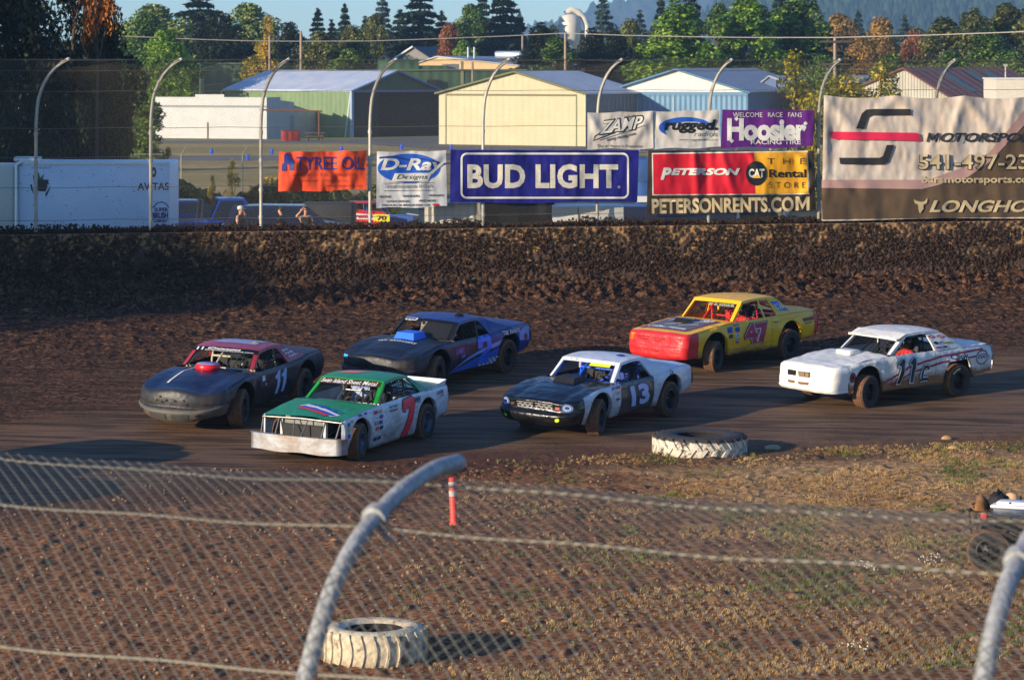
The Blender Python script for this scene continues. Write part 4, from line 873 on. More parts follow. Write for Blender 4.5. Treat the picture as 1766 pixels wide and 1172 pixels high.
for x in (-.5, 0, .5): b = MB(); b.box((x, -.62, .45), (.06, .04, .86)); b.build('rib', MATS['rusty_red'], d)
t = empty('picnic_table', gp(543, 268)); tag(t, 'weathered wooden picnic table under the rusty frame', 'picnic table'); mw_ = mat('grey_wood', (120, 96, 76), .9, noise=(3, .3))
b = MB(); b.box((0, 0, .72), (1.8, .7, .05)); b.build('tabletop', mw_, t)
for y in (-.65, .65): b = MB(); b.box((0, y, .42), (1.8, .25, .05)); b.build('bench', mw_, t)
for x in (-.6, .6): b = MB(); b.tube([(x, -.7, 0), (x, .2, .7)], .04, 4); b.tube([(x, .7, 0), (x, -.2, .7)], .04, 4); b.build('leg', mw_, t)
t = empty('pipe_frame', gp(550, 270)); tag(t, 'rusty pipe frame with long horizontal beam beside the white block building', 'frame'); mr_ = mat('rust_pipe', (140, 84, 60), .8, noise=(3, .3))
b = MB(); b.tube([(0, 0, 0), (0, 0, 2.6)], .07, 6); b.build('post', mr_, t); b = MB(); b.tube([(-5.2, -1, 2.75), (.3, 0, 2.6)], .09, 6); b.build('beam', mr_, t)

# ------------------------------------------------------------------ trailers and sheds right behind the wall
tr = empty('race_trailer', (0, 0, 0)); tag(tr, 'long white race trailer with AVITAS lettering and green plant emblem, far left', 'trailer')
M_tw = mat('trailer_white', (220, 228, 238), .4, noise=(1.2, .1)); Yt = 93.0
xl, xr_ = gp(28, Yt).x, gp(293, Yt).x; zt_ = CZ-(279-YH)*Yt/F
b = MB(); b.box(((xl+xr_)/2, Yt+1.25, (zt_+1.5)/2), (xr_-xl, 2.5, zt_-1.5), bev=.06); b.build('body', M_tw, tr)
b = MB(); b.box((xl-2.2, Yt+1.25, (zt_+1.5)/2-.05), (4.3, 2.4, zt_-1.6), bev=.12); b.build('nose_section', mat('trailer_cream', (220, 212, 190), .4, noise=(1, .08)), tr)
b = MB(); b.tube([(xl+.02, Yt-.03, 1.5), (xl+.02, Yt-.03, zt_-.1), (xl+.2, Yt-.02, zt_)], .07, 8); b.build('corner_trim', mat('trim_bright', (220, 218, 210), .3, .4), tr)
b = MB(); b.box(((xl+xr_)/2, Yt-.01, zt_-.04), (xr_-xl, .04, .07)); b.build('top_rail', MATS['trim_bright'], tr)
for x in (-13.5, -12.6, -11.6): b = MB(); b.lathe([(.3, -.1), (.4, -.08), (.4, .08), (.3, .1), (.001, .1)], Matrix.Translation((x, Yt+.15, 1.4)) @ Matrix.Rotation(math.pi/2, 4, 'X'), 16); b.build('wheel', M_rubb if 'M_rubb' in globals() else mat('old_rubber', (28, 27, 26), .9), tr)
tf = lambda px, py: at(px, py, Yt-.012); tfb = lambda px, py: at(px, py, Yt-.02)
WR('AVITAS', (237, 315, 291, 328), tf, M_ink, tr, bold=.02)
WR('SUPER', (266, 358, 290, 365), tf, M_nav, tr, bold=.05); WR('BRUSH', (263, 366, 290, 377), tf, M_nav, tr, bold=.07); WR('COMPANY', (264, 378, 289, 384), tf, M_nav, tr, bold=.05)
shape(stroke([(264, 358), (270, 351), (278, 348), (286, 351), (291, 358)], 2), tf, 'badge_arc', M_nav, tr); shape([[(265, 392), (270, 385), (276, 388), (283, 385), (289, 392)]], tf, 'badge_arc', M_nav, tr)
shape([ell(265, 297, 4.5, 9, 18)], tf, 'round_logo', M_ink, tr); shape([ell(265, 297, 1.5, 3.5, 12)], tfb, 'round_logo', M_tw, tr)
shape([[(60, 328), (58, 312), (56, 300), (62, 308), (66, 296), (70, 307), (76, 299), (74, 310), (88, 318), (78, 316), (76, 330), (70, 330)]], tf, 'plant_emblem', mat('plant_green', (26, 110, 80), .6), tr)
shape([[(61, 309), (84, 310), (79, 330), (60, 329)]], tfb, 'plant_emblem', mat('emblem_black', (20, 34, 30), .6), tr); shape([[(52, 318), (55, 318), (58, 334), (54, 328)], [(88, 320), (84, 330), (79, 341), (78, 334), (84, 326)]], tf, 'plant_emblem', M_ink, tr)
WR('performance trailers', (150, 394, 206, 398), tf, mat('ink_pinkred', (170, 60, 90), .6), tr, bold=.03); WR('welcome aboard', (54, 286, 88, 291), tf, mat('ink_faded_blue', (140, 160, 196), .6), tr)
rr_ = random.Random(4); sp_ = []
for k in range(110): x, y, s_ = rr_.uniform(30, 290), rr_.uniform(284, 396), rr_.uniform(.25, 1.0); sp_.append(ell(x, y, s_*rr_.uniform(1, 1.8), s_*.8, 6))
shape(sp_, tf, 'mud_splashes', M_ink, tr); tr.children[-1]['kind'] = 'stuff'
b = MB(); c_ = gp(48, Yt+1); b.box((c_.x, c_.y, zt_+.06), (.8, .5, .14), bev=.03); b.build('roof_vent', M_trimw, tr)
def shedbox(name, px0, px1, top, Y, m, label, cat, depth=2.4, z0=1.0):
    r_ = empty(name, gp(px0, Y)); tag(r_, label, cat); x1 = gp(px1, Y).x-gp(px0, Y).x; h = CZ-(top-YH)*Y/F-z0; b = MB(); b.box((x1/2, depth/2, h/2), (x1, depth, h), bev=.02); b.build('body', m, r_); return r_, x1, h
r_, x1, h = shedbox('equipment_trailer', 722, 829, 350, 83.6, ribm('grey_white_panel', (196, 190, 176), (1, 0), 30, .02, stain_shade=.25), 'grey white ribbed trailer panel under the left end of the beer banner', 'trailer')
b = MB(); b.box((x1-.06, -.02, h/2), (.12, .05, h)); b.build('corner_post', mat('post_tan', (186, 176, 156), .5), r_); b = MB(); b.box((.04, -.02, h/2), (.08, .05, h)); b.build('corner_post', mat('post_blue', (120, 150, 176), .5), r_)
r_, x1, h = shedbox('pit_shed', 832, 956, 340, 86, mat('shed_black', (24, 34, 48), .7, noise=(2, .3)), 'dark blue pit shed with one window under the beer banner', 'shed'); b = MB(); b.box((x1*.36, -.02, h*.72), (.55, .04, .7)); b.build('window', mat('dusty_window', (54, 52, 46), .4), r_)
r_, x1, h = shedbox('box_trailer', 953, 1076, 357, 84.5, mat('box_white', (222, 218, 206), .5, noise=(1, .1)), 'bright white box trailer with faint red writing under the beer banner', 'trailer'); b = MB(); b.box((x1*.36, -.02, h/2), (.03, .03, h)); b.build('door_seam', mat('seam_grey', (120, 116, 108), .6), r_)
write('Super Clean', (x1*.66, h*.62, x1*.92, h*.78), lambda u, v: (u, -.02, v), 'lettering', mat('ink_faded_red', (206, 110, 110), .6), r_, bold=.01, shear=.3)
r_, x1, h = shedbox('container', 1076, 1276, 357, 86.6, mat('container_blue', (72, 116, 172), .6, noise=(1.5, .35), col2=(120, 130, 110)), 'long faded blue shipping container under the rental banner', 'container'); b = MB(); b.box((.25, -.03, h*.6), (.05, .04, .45)); b.build('door_handle', M_trimw, r_)
r_, x1, h = shedbox('tarp_stack', 1276, 1342, 368, 87.5, mat('dark_tarp', (40, 42, 46), .8, noise=(3, .4)), 'low dark tarpaulin covered stack between blue container and white cabinet', 'stack')
r_, x1, h = shedbox('cabinet', 1360, 1408, 347, 86.2, mat('cabinet_white', (222, 214, 202), .5, noise=(2, .1)), 'small white cabinet beside the fence post under the rental banner', 'cabinet'); b = MB(); b.box((-.2, .4, h*.32), (.5, .7, h*.6)); b.build('side_box', mat('cabinet_blue', (120, 150, 190), .5), r_)
r_, x1, h = shedbox('boat_cover', 1098, 1122, 275, 100, mat('blue_cover', (50, 96, 160), .6, noise=(3, .6), col2=(30, 40, 60)), 'blue covered equipment seen in the gap between the two lower banners', 'equipment'); b = MB(); b.box((x1/2, -.05, h*.62), (x1*1.1, .05, .2)); b.build('white_strap', M_trimw, r_)
# ------------------------------------------------------------------ trees
QUAD = lambda: None
def leafquads(P, Nrm, S, rg, asp=1.5):
    """one bent leaf-clump quad per point, facing roughly Nrm"""
    n = len(P); a = rg.normal(size=(n, 3))*.75+Nrm; a /= np.linalg.norm(a, axis=1)[:, None]
    t = np.cross(a, rg.normal(size=(n, 3))); t /= np.linalg.norm(t, axis=1)[:, None]; b = np.cross(a, t); S = S[:, None]
    V = np.stack([P-t*S*asp, P-b*S*.8+a*S*.15, P+t*S*asp, P+b*S*.8-a*S*.1], 1).reshape(-1, 3)
    return V, np.arange(n*4).reshape(n, 4)
def broad(seed, h, r, nl, ls, base=.18, spread=1.0, nb=26, top=.55):
    """crown and trunk meshes of a broadleaf tree of height h and crown radius r"""
    rg = np.random.default_rng(seed); C = []
    for k in range(nb):
        z = base+(1-base)*rg.random()**.9; u = (z-base)/(1-base); rad = r*(math.sin(math.pi*min(1, (u*.92+.10))**.75))**.7
        a = rg.random()*6.283; d = rad*math.sqrt(rg.random())*.82; C.append((d*math.cos(a), d*math.sin(a), z*h*.95, r*rg.uniform(.20, .40)*(1.1-.45*u)))
    C = np.array(C); w_ = C[:, 3]**2; I = rg.choice(nb, nl, p=w_/w_.sum()); D = rg.normal(size=(nl, 3)); D /= np.linalg.norm(D, axis=1)[:, None]
    rr = (.55+.5*rg.random(nl)**.6); P = C[I, :3]+D*(C[I, 3]*rr)[:, None]*np.array([1.1, 1.1, .85]); P[:, 2] = np.maximum(P[:, 2], base*h*.7)
    V, Fc = leafquads(P, D*.8+np.array([0, 0, .35]), ls*rg.uniform(.6, 1.3, nl), rg)
    b = MB(); pts = [(0, 0, -.3), (rg.normal()*.1, rg.normal()*.1, h*.25), (rg.normal()*.2, rg.normal()*.2, h*.6), (0, 0, h*.88)]; b.tube(pts, [h*.028, h*.022, h*.012, h*.004], 7)
    for k in range(0, nb, 2): c = C[k]; z0 = max(h*.12, c[2]-math.hypot(c[0], c[1])*.9-h*.06); b.tube([(0, 0, z0), (c[0]*.5, c[1]*.5, (z0+c[2])/2+.02*h), tuple(c[:3])], [h*.010, h*.007, h*.002], 5, cap=False)
    return V, Fc, b
def conifer(seed, h, r, nl, ls, base=.06, tiers=17, narrow=1.0):
    rg = np.random.default_rng(seed); P = []; Nn = []; b = MB(); b.tube([(0, 0, -.3), (0, 0, h)], [h*.018, .03], 6)
    nbr = 0; per = nl//(tiers*7)
    for t in range(tiers):
        z = h*(base+(1-base)*(t/tiers)**1.0); rad = r*(1-t/tiers)**.85*rg.uniform(.75, 1.12)+.05*r; k = rg.integers(6, 9); a0 = rg.random()*6.28
        for j in range(k):
            a = a0+6.283*j/k+rg.normal()*.15; ln = rad*rg.uniform(.7, 1.15); dz = -ln*rg.uniform(.10, .38); n = max(4, int(per*(ln/r+.35)*1.3))
            s = rg.random(n)**.7; wd = (.10+.28*(1-s))*ln*.8; off = rg.normal(size=n)*wd; x = s*ln; zz = z+dz*s**1.4+rg.normal(size=n)*.025*h/tiers*2-np.abs(off)*.25+h/tiers*.25*rg.random(n)
            P.append(np.stack([x*math.cos(a)-off*math.sin(a), x*math.sin(a)+off*math.cos(a), zz], 1)); Nn.append(np.tile([math.cos(a)*.5, math.sin(a)*.5, .8], (n, 1)))
            if j % 2 == 0: b.tube([(0, 0, z), (ln*.8*math.cos(a), ln*.8*math.sin(a), z+dz*.8)], [h*.004, h*.001], 4, cap=False)
    P.append(np.stack([rg.normal(size=60)*.03*r, rg.normal(size=60)*.03*r, h*(.93+.08*rg.random(60))], 1)); Nn.append(np.tile([0, 0, 1.], (60, 1)))
    P = np.concatenate(P); Nn = np.concatenate(Nn); V, Fc = leafquads(P, Nn, ls*rg.uniform(.6, 1.3, len(P)), rg, 1.9); return V, Fc, b
M_bark = mat('bark', (86, 70, 58), .95, noise=(3, .4)); M_birch = mat('pale_bark', (176, 166, 146), .8, noise=(4, .5))
PROTO = {}
def proto(kind):
    if kind in PROTO: return PROTO[kind]
    g, seed = kind
    if g == 'broad': V, Fc, b = broad(seed, 12, 4.6, 14000, .13, nb=50)
    elif g == 'tall': V, Fc, b = broad(seed, 14, 3.4, 15000, .125, base=.06, nb=64)
    elif g == 'sparse': V, Fc, b = broad(seed, 10, 3.2, 4200, .10, base=.08, nb=30)
    elif g == 'big': V, Fc, b = broad(seed, 16, 6.0, 17000, .15, base=.05, nb=64)
    elif g == 'crest': V, Fc, b = broad(seed, 14, 3.4, 1600, .13, base=.74, nb=14)
    elif g == 'conifer': V, Fc, b = conifer(seed, 16, 4.4, 13000, .20)
    elif g == 'slim': V, Fc, b = conifer(seed, 15, 2.5, 9000, .16, tiers=20)
    PROTO[kind] = (V, Fc, b); return PROTO[kind]
HT = {'broad': 12, 'tall': 14, 'sparse': 10, 'crest': 14, 'big': 16, 'conifer': 16, 'slim': 15}; RD = {'broad': 4.6, 'tall': 3.4, 'sparse': 3.2, 'crest': 3.4, 'big': 6.0, 'conifer': 4.4, 'slim': 2.5}
MESH = {}
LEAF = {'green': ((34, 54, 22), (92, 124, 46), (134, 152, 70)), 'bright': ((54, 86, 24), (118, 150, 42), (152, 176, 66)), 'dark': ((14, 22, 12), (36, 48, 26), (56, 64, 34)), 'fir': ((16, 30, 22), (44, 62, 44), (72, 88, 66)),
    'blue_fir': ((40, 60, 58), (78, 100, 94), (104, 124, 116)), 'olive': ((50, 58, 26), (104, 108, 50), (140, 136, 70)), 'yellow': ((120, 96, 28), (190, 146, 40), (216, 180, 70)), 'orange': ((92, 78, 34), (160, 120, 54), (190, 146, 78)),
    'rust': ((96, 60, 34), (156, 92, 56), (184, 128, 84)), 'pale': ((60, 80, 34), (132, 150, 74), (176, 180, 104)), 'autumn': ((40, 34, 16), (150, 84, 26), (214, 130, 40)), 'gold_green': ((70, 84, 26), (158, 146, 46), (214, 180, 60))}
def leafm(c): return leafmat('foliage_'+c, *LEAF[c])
def tree(name, px, top, wpx, Y, kind, colr, label, bark=None, sink=0., group='trees beyond the airfield'):
    """crown centre column px, top row, width in photo pixels at distance Y"""
    if kind+(colr,) not in MESH:
        V, Fc, b = proto(kind); me = npmesh('crown', V, Fc); me.materials.append(leafm(colr)); t = bpy.data.meshes.new('trunk'); t.from_pydata(b.v, [], b.f); t.polygons.foreach_set('use_smooth', b.sm); t.materials.append(bark or M_bark); MESH[kind+(colr,)] = (me, t)
    me, t = MESH[kind+(colr,)]; h = CZ-(top-YH)*Y/F-PZ+sink; w_ = wpx*Y/F/2*{'conifer': 1.75, 'slim': 1.9, 'tall': 1.7, 'broad': 1.5, 'sparse': 1.4, 'big': 1.0, 'crest': 1.0}[kind[0]]
    r_ = empty(name, gp(px, Y, PZ-sink), random.Random(int(px*7+Y)).uniform(0, 6.28)); r_.scale = (w_/RD[kind[0]]*.95, w_/RD[kind[0]]*.95, h/HT[kind[0]]); tag(r_, label, 'tree', group)
    link('trunk', t, r_); link('crown', me, r_); return r_
B1, B2, B3 = ('broad', 1), ('broad', 2), ('broad', 3); T1, T2 = ('tall', 4), ('tall', 5); C1, C2 = ('conifer', 6), ('conifer', 7); S1 = ('slim', 8); G1, G2 = ('big', 9), ('big', 10); P1 = ('sparse', 11)
TREES = [  # name, px, top, width, distance, proto, colour, label
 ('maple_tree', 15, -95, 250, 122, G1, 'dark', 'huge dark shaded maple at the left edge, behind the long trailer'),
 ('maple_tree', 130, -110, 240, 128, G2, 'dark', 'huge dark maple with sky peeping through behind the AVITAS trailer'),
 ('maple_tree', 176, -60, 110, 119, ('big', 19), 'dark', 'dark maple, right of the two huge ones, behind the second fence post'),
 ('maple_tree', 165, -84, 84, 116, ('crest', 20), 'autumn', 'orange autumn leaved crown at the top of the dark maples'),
 ('young_tree', 222, 92, 84, 190, T1, 'green', 'bushy green young tree at the right edge of the dark maples'),
 ('leafy_tree', 286, 52, 105, 292, B1, 'bright', 'lit green leafy tree above the white block building left end'),
 ('leafy_tree', 250, 28, 130, 330, B3, 'green', 'darker green round tree left behind the lit leafy tree'),
 ('leafy_tree', 268, 6, 150, 360, B2, 'pale', 'tall pale green tree rising behind the lit leafy tree'),
 ('leafy_tree', 378, 22, 130, 350, B1, 'dark', 'dark green round tree above the warehouse left end'),
 ('leafy_tree', 430, 4, 130, 362, B2, 'pale', 'tall pale green tree left of the yellow bare topped tree'),
 ('fir_tree', 345, -30, 130, 400, C1, 'fir', 'tall dark fir reaching past the top edge, left part'),
 ('poplar_tree', 462, 24, 52, 325, P1, 'yellow', 'thin half bare tree with yellow leaves by the slim utility pole'),
 ('leafy_tree', 455, 70, 80, 330, B3, 'gold_green', 'low golden green tree under the half bare yellow tree'),
 ('leafy_tree', 500, 38, 75, 350, B1, 'dark', 'dark round tree right behind the bare utility pole'),
 ('fir_tree', 548, 17, 44, 420, S1, 'fir', 'small pointed fir, first right of the bare utility pole'),
 ('fir_tree', 572, 36, 34, 430, ('slim', 18), 'fir', 'smallest dark fir between two pointed firs'),
 ('fir_tree', 594, 8, 46, 420, C2, 'fir', 'pointed fir second right of the bare utility pole'),
 ('leafy_tree', 552, 52, 84, 312, B2, 'olive', 'olive green round tree just right of the bare utility pole'),
 ('leafy_tree', 606, 48, 80, 316, B3, 'olive', 'yellow green spreading tree behind the blue hangar roof'),
 ('leafy_tree', 600, 84, 84, 308, B1, 'green', 'low dark green tree touching the blue hangar roof ridge'),
 ('fir_tree', 660, -12, 44, 470, S1, 'blue_fir', 'tall bluish fir far behind the green gabled house'),
 ('fir_tree', 630, 30, 40, 470, ('slim', 18), 'blue_fir', 'short bluish fir left of the tall bluish one'),
 ('leafy_tree', 648, 22, 66, 380, B2, 'olive', 'olive domed tree above the green gabled house'),
 ('fir_tree', 724, -28, 108, 385, C1, 'fir', 'broad dark fir with wide boughs above the dark slate roof'),
 ('fir_tree', 690, 18, 70, 395, C2, 'fir', 'lower dark fir leaning on the broad one, left of it'),
 ('fir_tree', 762, 22, 60, 400, ('conifer', 17), 'fir', 'lower dark fir right of the broad dark fir'),
 ('maple_tree', 776, 42, 66, 366, B3, 'rust', 'small rust red autumn maple behind the factory roof'),
 ('leafy_tree', 800, 70, 60, 364, B1, 'bright', 'low bright green tree beside the rust red maple'),
 ('leafy_tree', 812, 6, 80, 400, B2, 'green', 'green dome shaped tree above the factory vents'),
 ('fir_tree', 868, -34, 100, 395, C2, 'fir', 'big dark fir above the factory right end'),
 ('fir_tree', 832, -12, 66, 405, C1, 'fir', 'dark fir just left of the big fir above the factory'),
 ('fir_tree', 896, 22, 46, 405, ('conifer', 17), 'blue_fir', 'bluish fir at the right shoulder of the big fir'),
 ('cedar_tree', 932, 34, 76, 335, T2, 'dark', 'dark cedar in front of the dust collector tower, left side'),
 ('cedar_tree', 958, 60, 80, 325, T1, 'green', 'green bushy cedar at the foot of the dust collector tower'),
 ('cedar_tree', 1020, 44, 66, 330, T2, 'dark', 'dark dense cedar right of the dust collector duct'),
 ('cedar_tree', 1060, 52, 70, 330, T1, 'dark', 'second dark cedar right of the dust collector'),
 ('fir_tree', 1040, -8, 50, 440, S1, 'blue_fir', 'tall pale blue fir right of the dust collector'),
 ('fir_tree', 1104, 20, 40, 450, ('slim', 18), 'blue_fir', 'short pale blue fir left of the bright maples'),
 ('leafy_tree', 1086, 36, 70, 345, B3, 'olive', 'olive round tree left of the bright green maple'),
 ('maple_tree', 1166, -6, 112, 300, T2, 'bright', 'bright green maple with pointed top above the blue hangar peak'),
 ('maple_tree', 1240, 2, 60, 330, T1, 'green', 'narrow shaded maple between two bright maples'),
 ('maple_tree', 1286, -10, 110, 305, T1, 'bright', 'bright green maple above the blue hangar right half'),
 ('fir_tree', 1192, -30, 70, 350, C2, 'fir', 'dark fir poking up behind the left bright maple'),
 ('fir_tree', 1140, -5, 50, 370, C1, 'fir', 'dark fir peeking left behind the left bright maple'),
 ('maple_tree', 1384, -24, 108, 310, T2, 'green', 'tall green maple left of the crossarm utility pole'),
 ('maple_tree', 1344, 10, 80, 330, T1, 'bright', 'lower bright maple in front of the tall green one'),
 ('fir_tree', 1345, -30, 70, 360, C1, 'fir', 'dark fir behind the lower bright maple'),
 ('oak_tree', 1448, 22, 88, 420, B2, 'orange', 'orange brown oak just right of the tall green maple'),
 ('oak_tree', 1518, 33, 86, 400, B3, 'orange', 'golden orange oak with round crown on the right'),
 ('oak_tree', 1486, 62, 70, 380, B1, 'orange', 'low orange oak between the two taller orange oaks'),
 ('oak_tree', 1576, 50, 60, 390, B2, 'rust', 'small rusty orange oak beside the olive trees'),
 ('fir_tree', 1480, 20, 36, 480, S1, 'blue_fir', 'small bluish fir above the orange oaks'),
 ('fir_tree', 1560, 28, 40, 470, ('slim', 18), 'blue_fir', 'second small bluish fir above the orange oaks'),
 ('birch_tree', 1628, 26, 84, 330, T1, 'olive', 'olive birch with pale trunk, first from the left of the right grove'),
 ('birch_tree', 1680, 8, 84, 325, T2, 'olive', 'olive birch with pale trunk, second of the right grove'),
 ('birch_tree', 1734, 2, 90, 330, T1, 'olive', 'olive birch with pale trunk at the right picture edge'),
 ('birch_tree', 1705, 40, 90, 312, T2, 'green', 'green birch standing in front of the olive birches'),
 ('birch_tree', 1790, -10, 90, 325, T2, 'olive', 'olive birch cut off by the right picture edge'),
 ('leafy_tree', 1640, 90, 110, 300, B1, 'green', 'low green tree behind the rusty barn roof'),
 ('leafy_tree', 1740, 88, 110, 296, B3, 'green', 'low green tree above the tan banner at right edge'),
 ('leafy_tree', 1540, 92, 100, 260, B2, 'green', 'low green tree behind the barn ridge'),
 ('leafy_tree', 1420, 96, 100, 262, B1, 'green', 'low green tree behind the crossarm utility pole'),
]
for t in TREES: tree(*t, bark=M_birch if t[0] == 'birch_tree' else None)
# yellow-leaved saplings close behind the banners, and bushes by the pit
for px, top, w_, Y, k, c_, lab in ((1372, 84, 130, 132, P1, 'gold_green', 'yellow leaved sapling left of the tall banner post'), (1450, 112, 150, 140, ('sparse', 12), 'gold_green', 'spreading yellow leaved sapling against the old barn wall'), (1520, 104, 120, 150, P1, 'gold_green', 'yellow sapling growing in front of the barn gable'), (1398, 150, 40, 112, ('sparse', 12), 'gold_green', 'low yellow leaves beside the purple banner right edge'),
    (290, 252, 40, 128, P1, 'yellow', 'yellow bush at the right end of the AVITAS trailer')):
    tree('sapling', px, top, w_, Y, k, c_, lab, group='yellow leaved saplings')
def bush(px, py, w_, h_, Y, n, c_, nm, lab, seed, kind=None):
    rg = np.random.default_rng(seed); W = w_*Y/F; x = (rg.random(n)-.5)*W; hh = h_*Y/F*(.55+.9*(fbm(x*1.1+seed, x*0, 3)-.25)); z = rg.random(n)**.8*hh; y = rg.normal(size=n)*.5
    D = np.stack([rg.normal(size=n)*.5, -np.abs(rg.normal(size=n)), rg.random(n)], 1); V, Fc = leafquads(np.stack([x, y, z], 1), D, .055*rg.uniform(.6, 1.4, n)*Y/110, rg); o = link(nm, npmesh(nm, V, Fc), None, leafm(c_), gp(px, Y)); tag(o, lab, 'bushes', kind='stuff')
bush(470, 390, 400, 75, 122, 26000, 'olive', 'bushes', 'tangled olive green bramble bushes behind the parked pickups', 31)
bush(470, 390, 420, 62, 119, 16000, 'dark', 'bushes', 'dark green undergrowth in front of the brambles behind the pickups', 32)
bush(560, 390, 260, 82, 125, 2500, 'yellow', 'bushes', 'sprigs of yellowed leaves rising from the bramble bushes', 33)
for k, (px, top, w_) in enumerate(((400, 272, 30), (366, 300, 24))): tree('shrub', px, top, w_, 116, P1, 'gold_green', ('thin leafy shrub standing up against the dry field', 'shorter thin shrub left of the other in the brambles')[k], group='thin shrubs by the brambles')
# unseen trees added on the sun side to shade the left of the track
def shade(x, y, h, r, k=G1, c_='dark'):
    if k+(c_,) not in MESH: tree('leafy_tree', -3000, 0, 10, 122, k, c_, 'x')
    me, t = MESH[k+(c_,)]; r_ = empty('leafy_tree', (x, y, 0), x); r_.scale = (r/RD[k[0]], r/RD[k[0]], h/HT[k[0]]); tag(r_, 'unseen tall dark tree added off to the left to cast shade', 'tree', 'unseen trees added for shade'); link('trunk', t, r_); link('crown', me, r_)
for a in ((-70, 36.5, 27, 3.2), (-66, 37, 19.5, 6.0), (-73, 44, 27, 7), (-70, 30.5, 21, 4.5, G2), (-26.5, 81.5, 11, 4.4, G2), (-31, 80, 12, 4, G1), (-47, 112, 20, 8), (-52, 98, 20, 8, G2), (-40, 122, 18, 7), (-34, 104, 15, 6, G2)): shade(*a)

# far tree belt seen as one mass between the nearer trees
rg = np.random.default_rng(77); nb = 300; bx = rg.uniform(-60, 1900, nb); by = rg.uniform(520, 640, nb); bt = rg.uniform(26, 86, nb)-18*(fbm(bx*.01, bx*0, 2)-.5)*3; V_ = []; N_ = []; S_ = []
for k in range(nb):
    q = by[k]/F; c_ = gp(bx[k], by[k]); h = CZ-(bt[k]-YH)*q-PZ; n = 650; D = rg.normal(size=(n, 3)); D /= np.linalg.norm(D, axis=1)[:, None]; V_.append(np.array([c_.x, c_.y, PZ+h*.55])+D*np.array([rg.uniform(2.5, 4.5), 3.0, h*.46])*(.7+.3*rg.random((n, 1)))*(1-.35*np.maximum(0, D[:, 2:]))); N_.append(D); S_.append(rg.uniform(.2, .42, n))
V, Fc = leafquads(np.concatenate(V_), np.concatenate(N_), np.concatenate(S_), rg); o = link('treeline', npmesh('treeline', V, Fc), None, leafmat('foliage_treeline', (30, 46, 30), (66, 82, 46), (110, 106, 58))); tag(o, 'far belt of mixed trees filling the gaps along the horizon', 'trees', kind='stuff')

# ------------------------------------------------------------------ hills
def hill(name, Y, prof, depth, colmat, seed, res, amp, label=None):
    px = np.arange(-1400, 3200, res); base = np.interp(px, [p[0] for p in prof], [p[1] for p in prof])
    nv = 26; X, Vv = np.meshgrid(px, np.linspace(0, 1, nv), indexing='ij'); rg = np.random.default_rng(seed)
    H = (CZ-(base-YH)*Y/F)[:, None]; Yy = Y-depth*(1-Vv)*1.0; Z = H*Vv**.8+amp*(rg.random(X.shape)-.3)*Vv; Xx = (X-CX)*Y/F
    V = np.stack([Xx.ravel(), Yy.ravel(), Z.ravel()], 1); idx = np.arange(X.size).reshape(X.shape); Fc = np.stack([idx[:-1, :-1].ravel(), idx[1:, :-1].ravel(), idx[1:, 1:].ravel(), idx[:-1, 1:].ravel()], 1)
    o = link(name, npmesh(name, V, Fc), None, colmat); tag(o, kind='structure'); return Xx, Yy, Z
M_far = mat('far_forest', (50, 66, 56), .95, noise=(.02, .3), spec=.1)

hill('wooded_hills', 4800, [(-1400, 90), (830, 95), (880, 62), (960, 40), (1010, 22), (1070, 6), (1200, -20), (3200, -30)], 500, M_far, 2, 6, 22)
Xx, Yy, Z = hill('wooded_ridge', 2500, [(-1400, 110), (1000, 110), (1180, 60), (1330, -10), (1460, -40), (3200, -50)], 400, mat('ridge_forest', (50, 72, 56), .95, noise=(.05, .4), spec=.1), 3, 5, 6)
rg = np.random.default_rng(2); sel = rg.choice(Xx.size, 5200, p=((np.abs(Xx.ravel()-330) < 560)*(Z.ravel() > 20)*1.0)/((np.abs(Xx.ravel()-330) < 560)*(Z.ravel() > 20)).sum())
cv = np.array([(math.cos(a), math.sin(a), 0) for a in np.arange(0, 6.28, 1.047)]+[(0, 0, 3.4)]+[(.62*math.cos(a+.5), .62*math.sin(a+.5), 1.5) for a in np.arange(0, 6.28, 1.047)]); cf = np.array([(k, (k+1) % 6, 6) for k in range(6)]+[(7+k, 7+(k+1) % 6, 6) for k in range(6)])
P_ = np.stack([Xx.ravel()[sel], Yy.ravel()[sel], Z.ravel()[sel]-4], 1)+rg.normal(size=(5200, 3))*np.array([6, 6, 0]); Vv, Ff = scatter([(cv, cf)], P_, rg.uniform(3, 6.5, 5200), 9, upright=True)
o = link('forest', npmesh('forest', Vv, Ff), None, MATS['ridge_forest']); tag(o, 'distant conifer forest covering the hazy blue ridge at upper right', 'forest', kind='stuff')
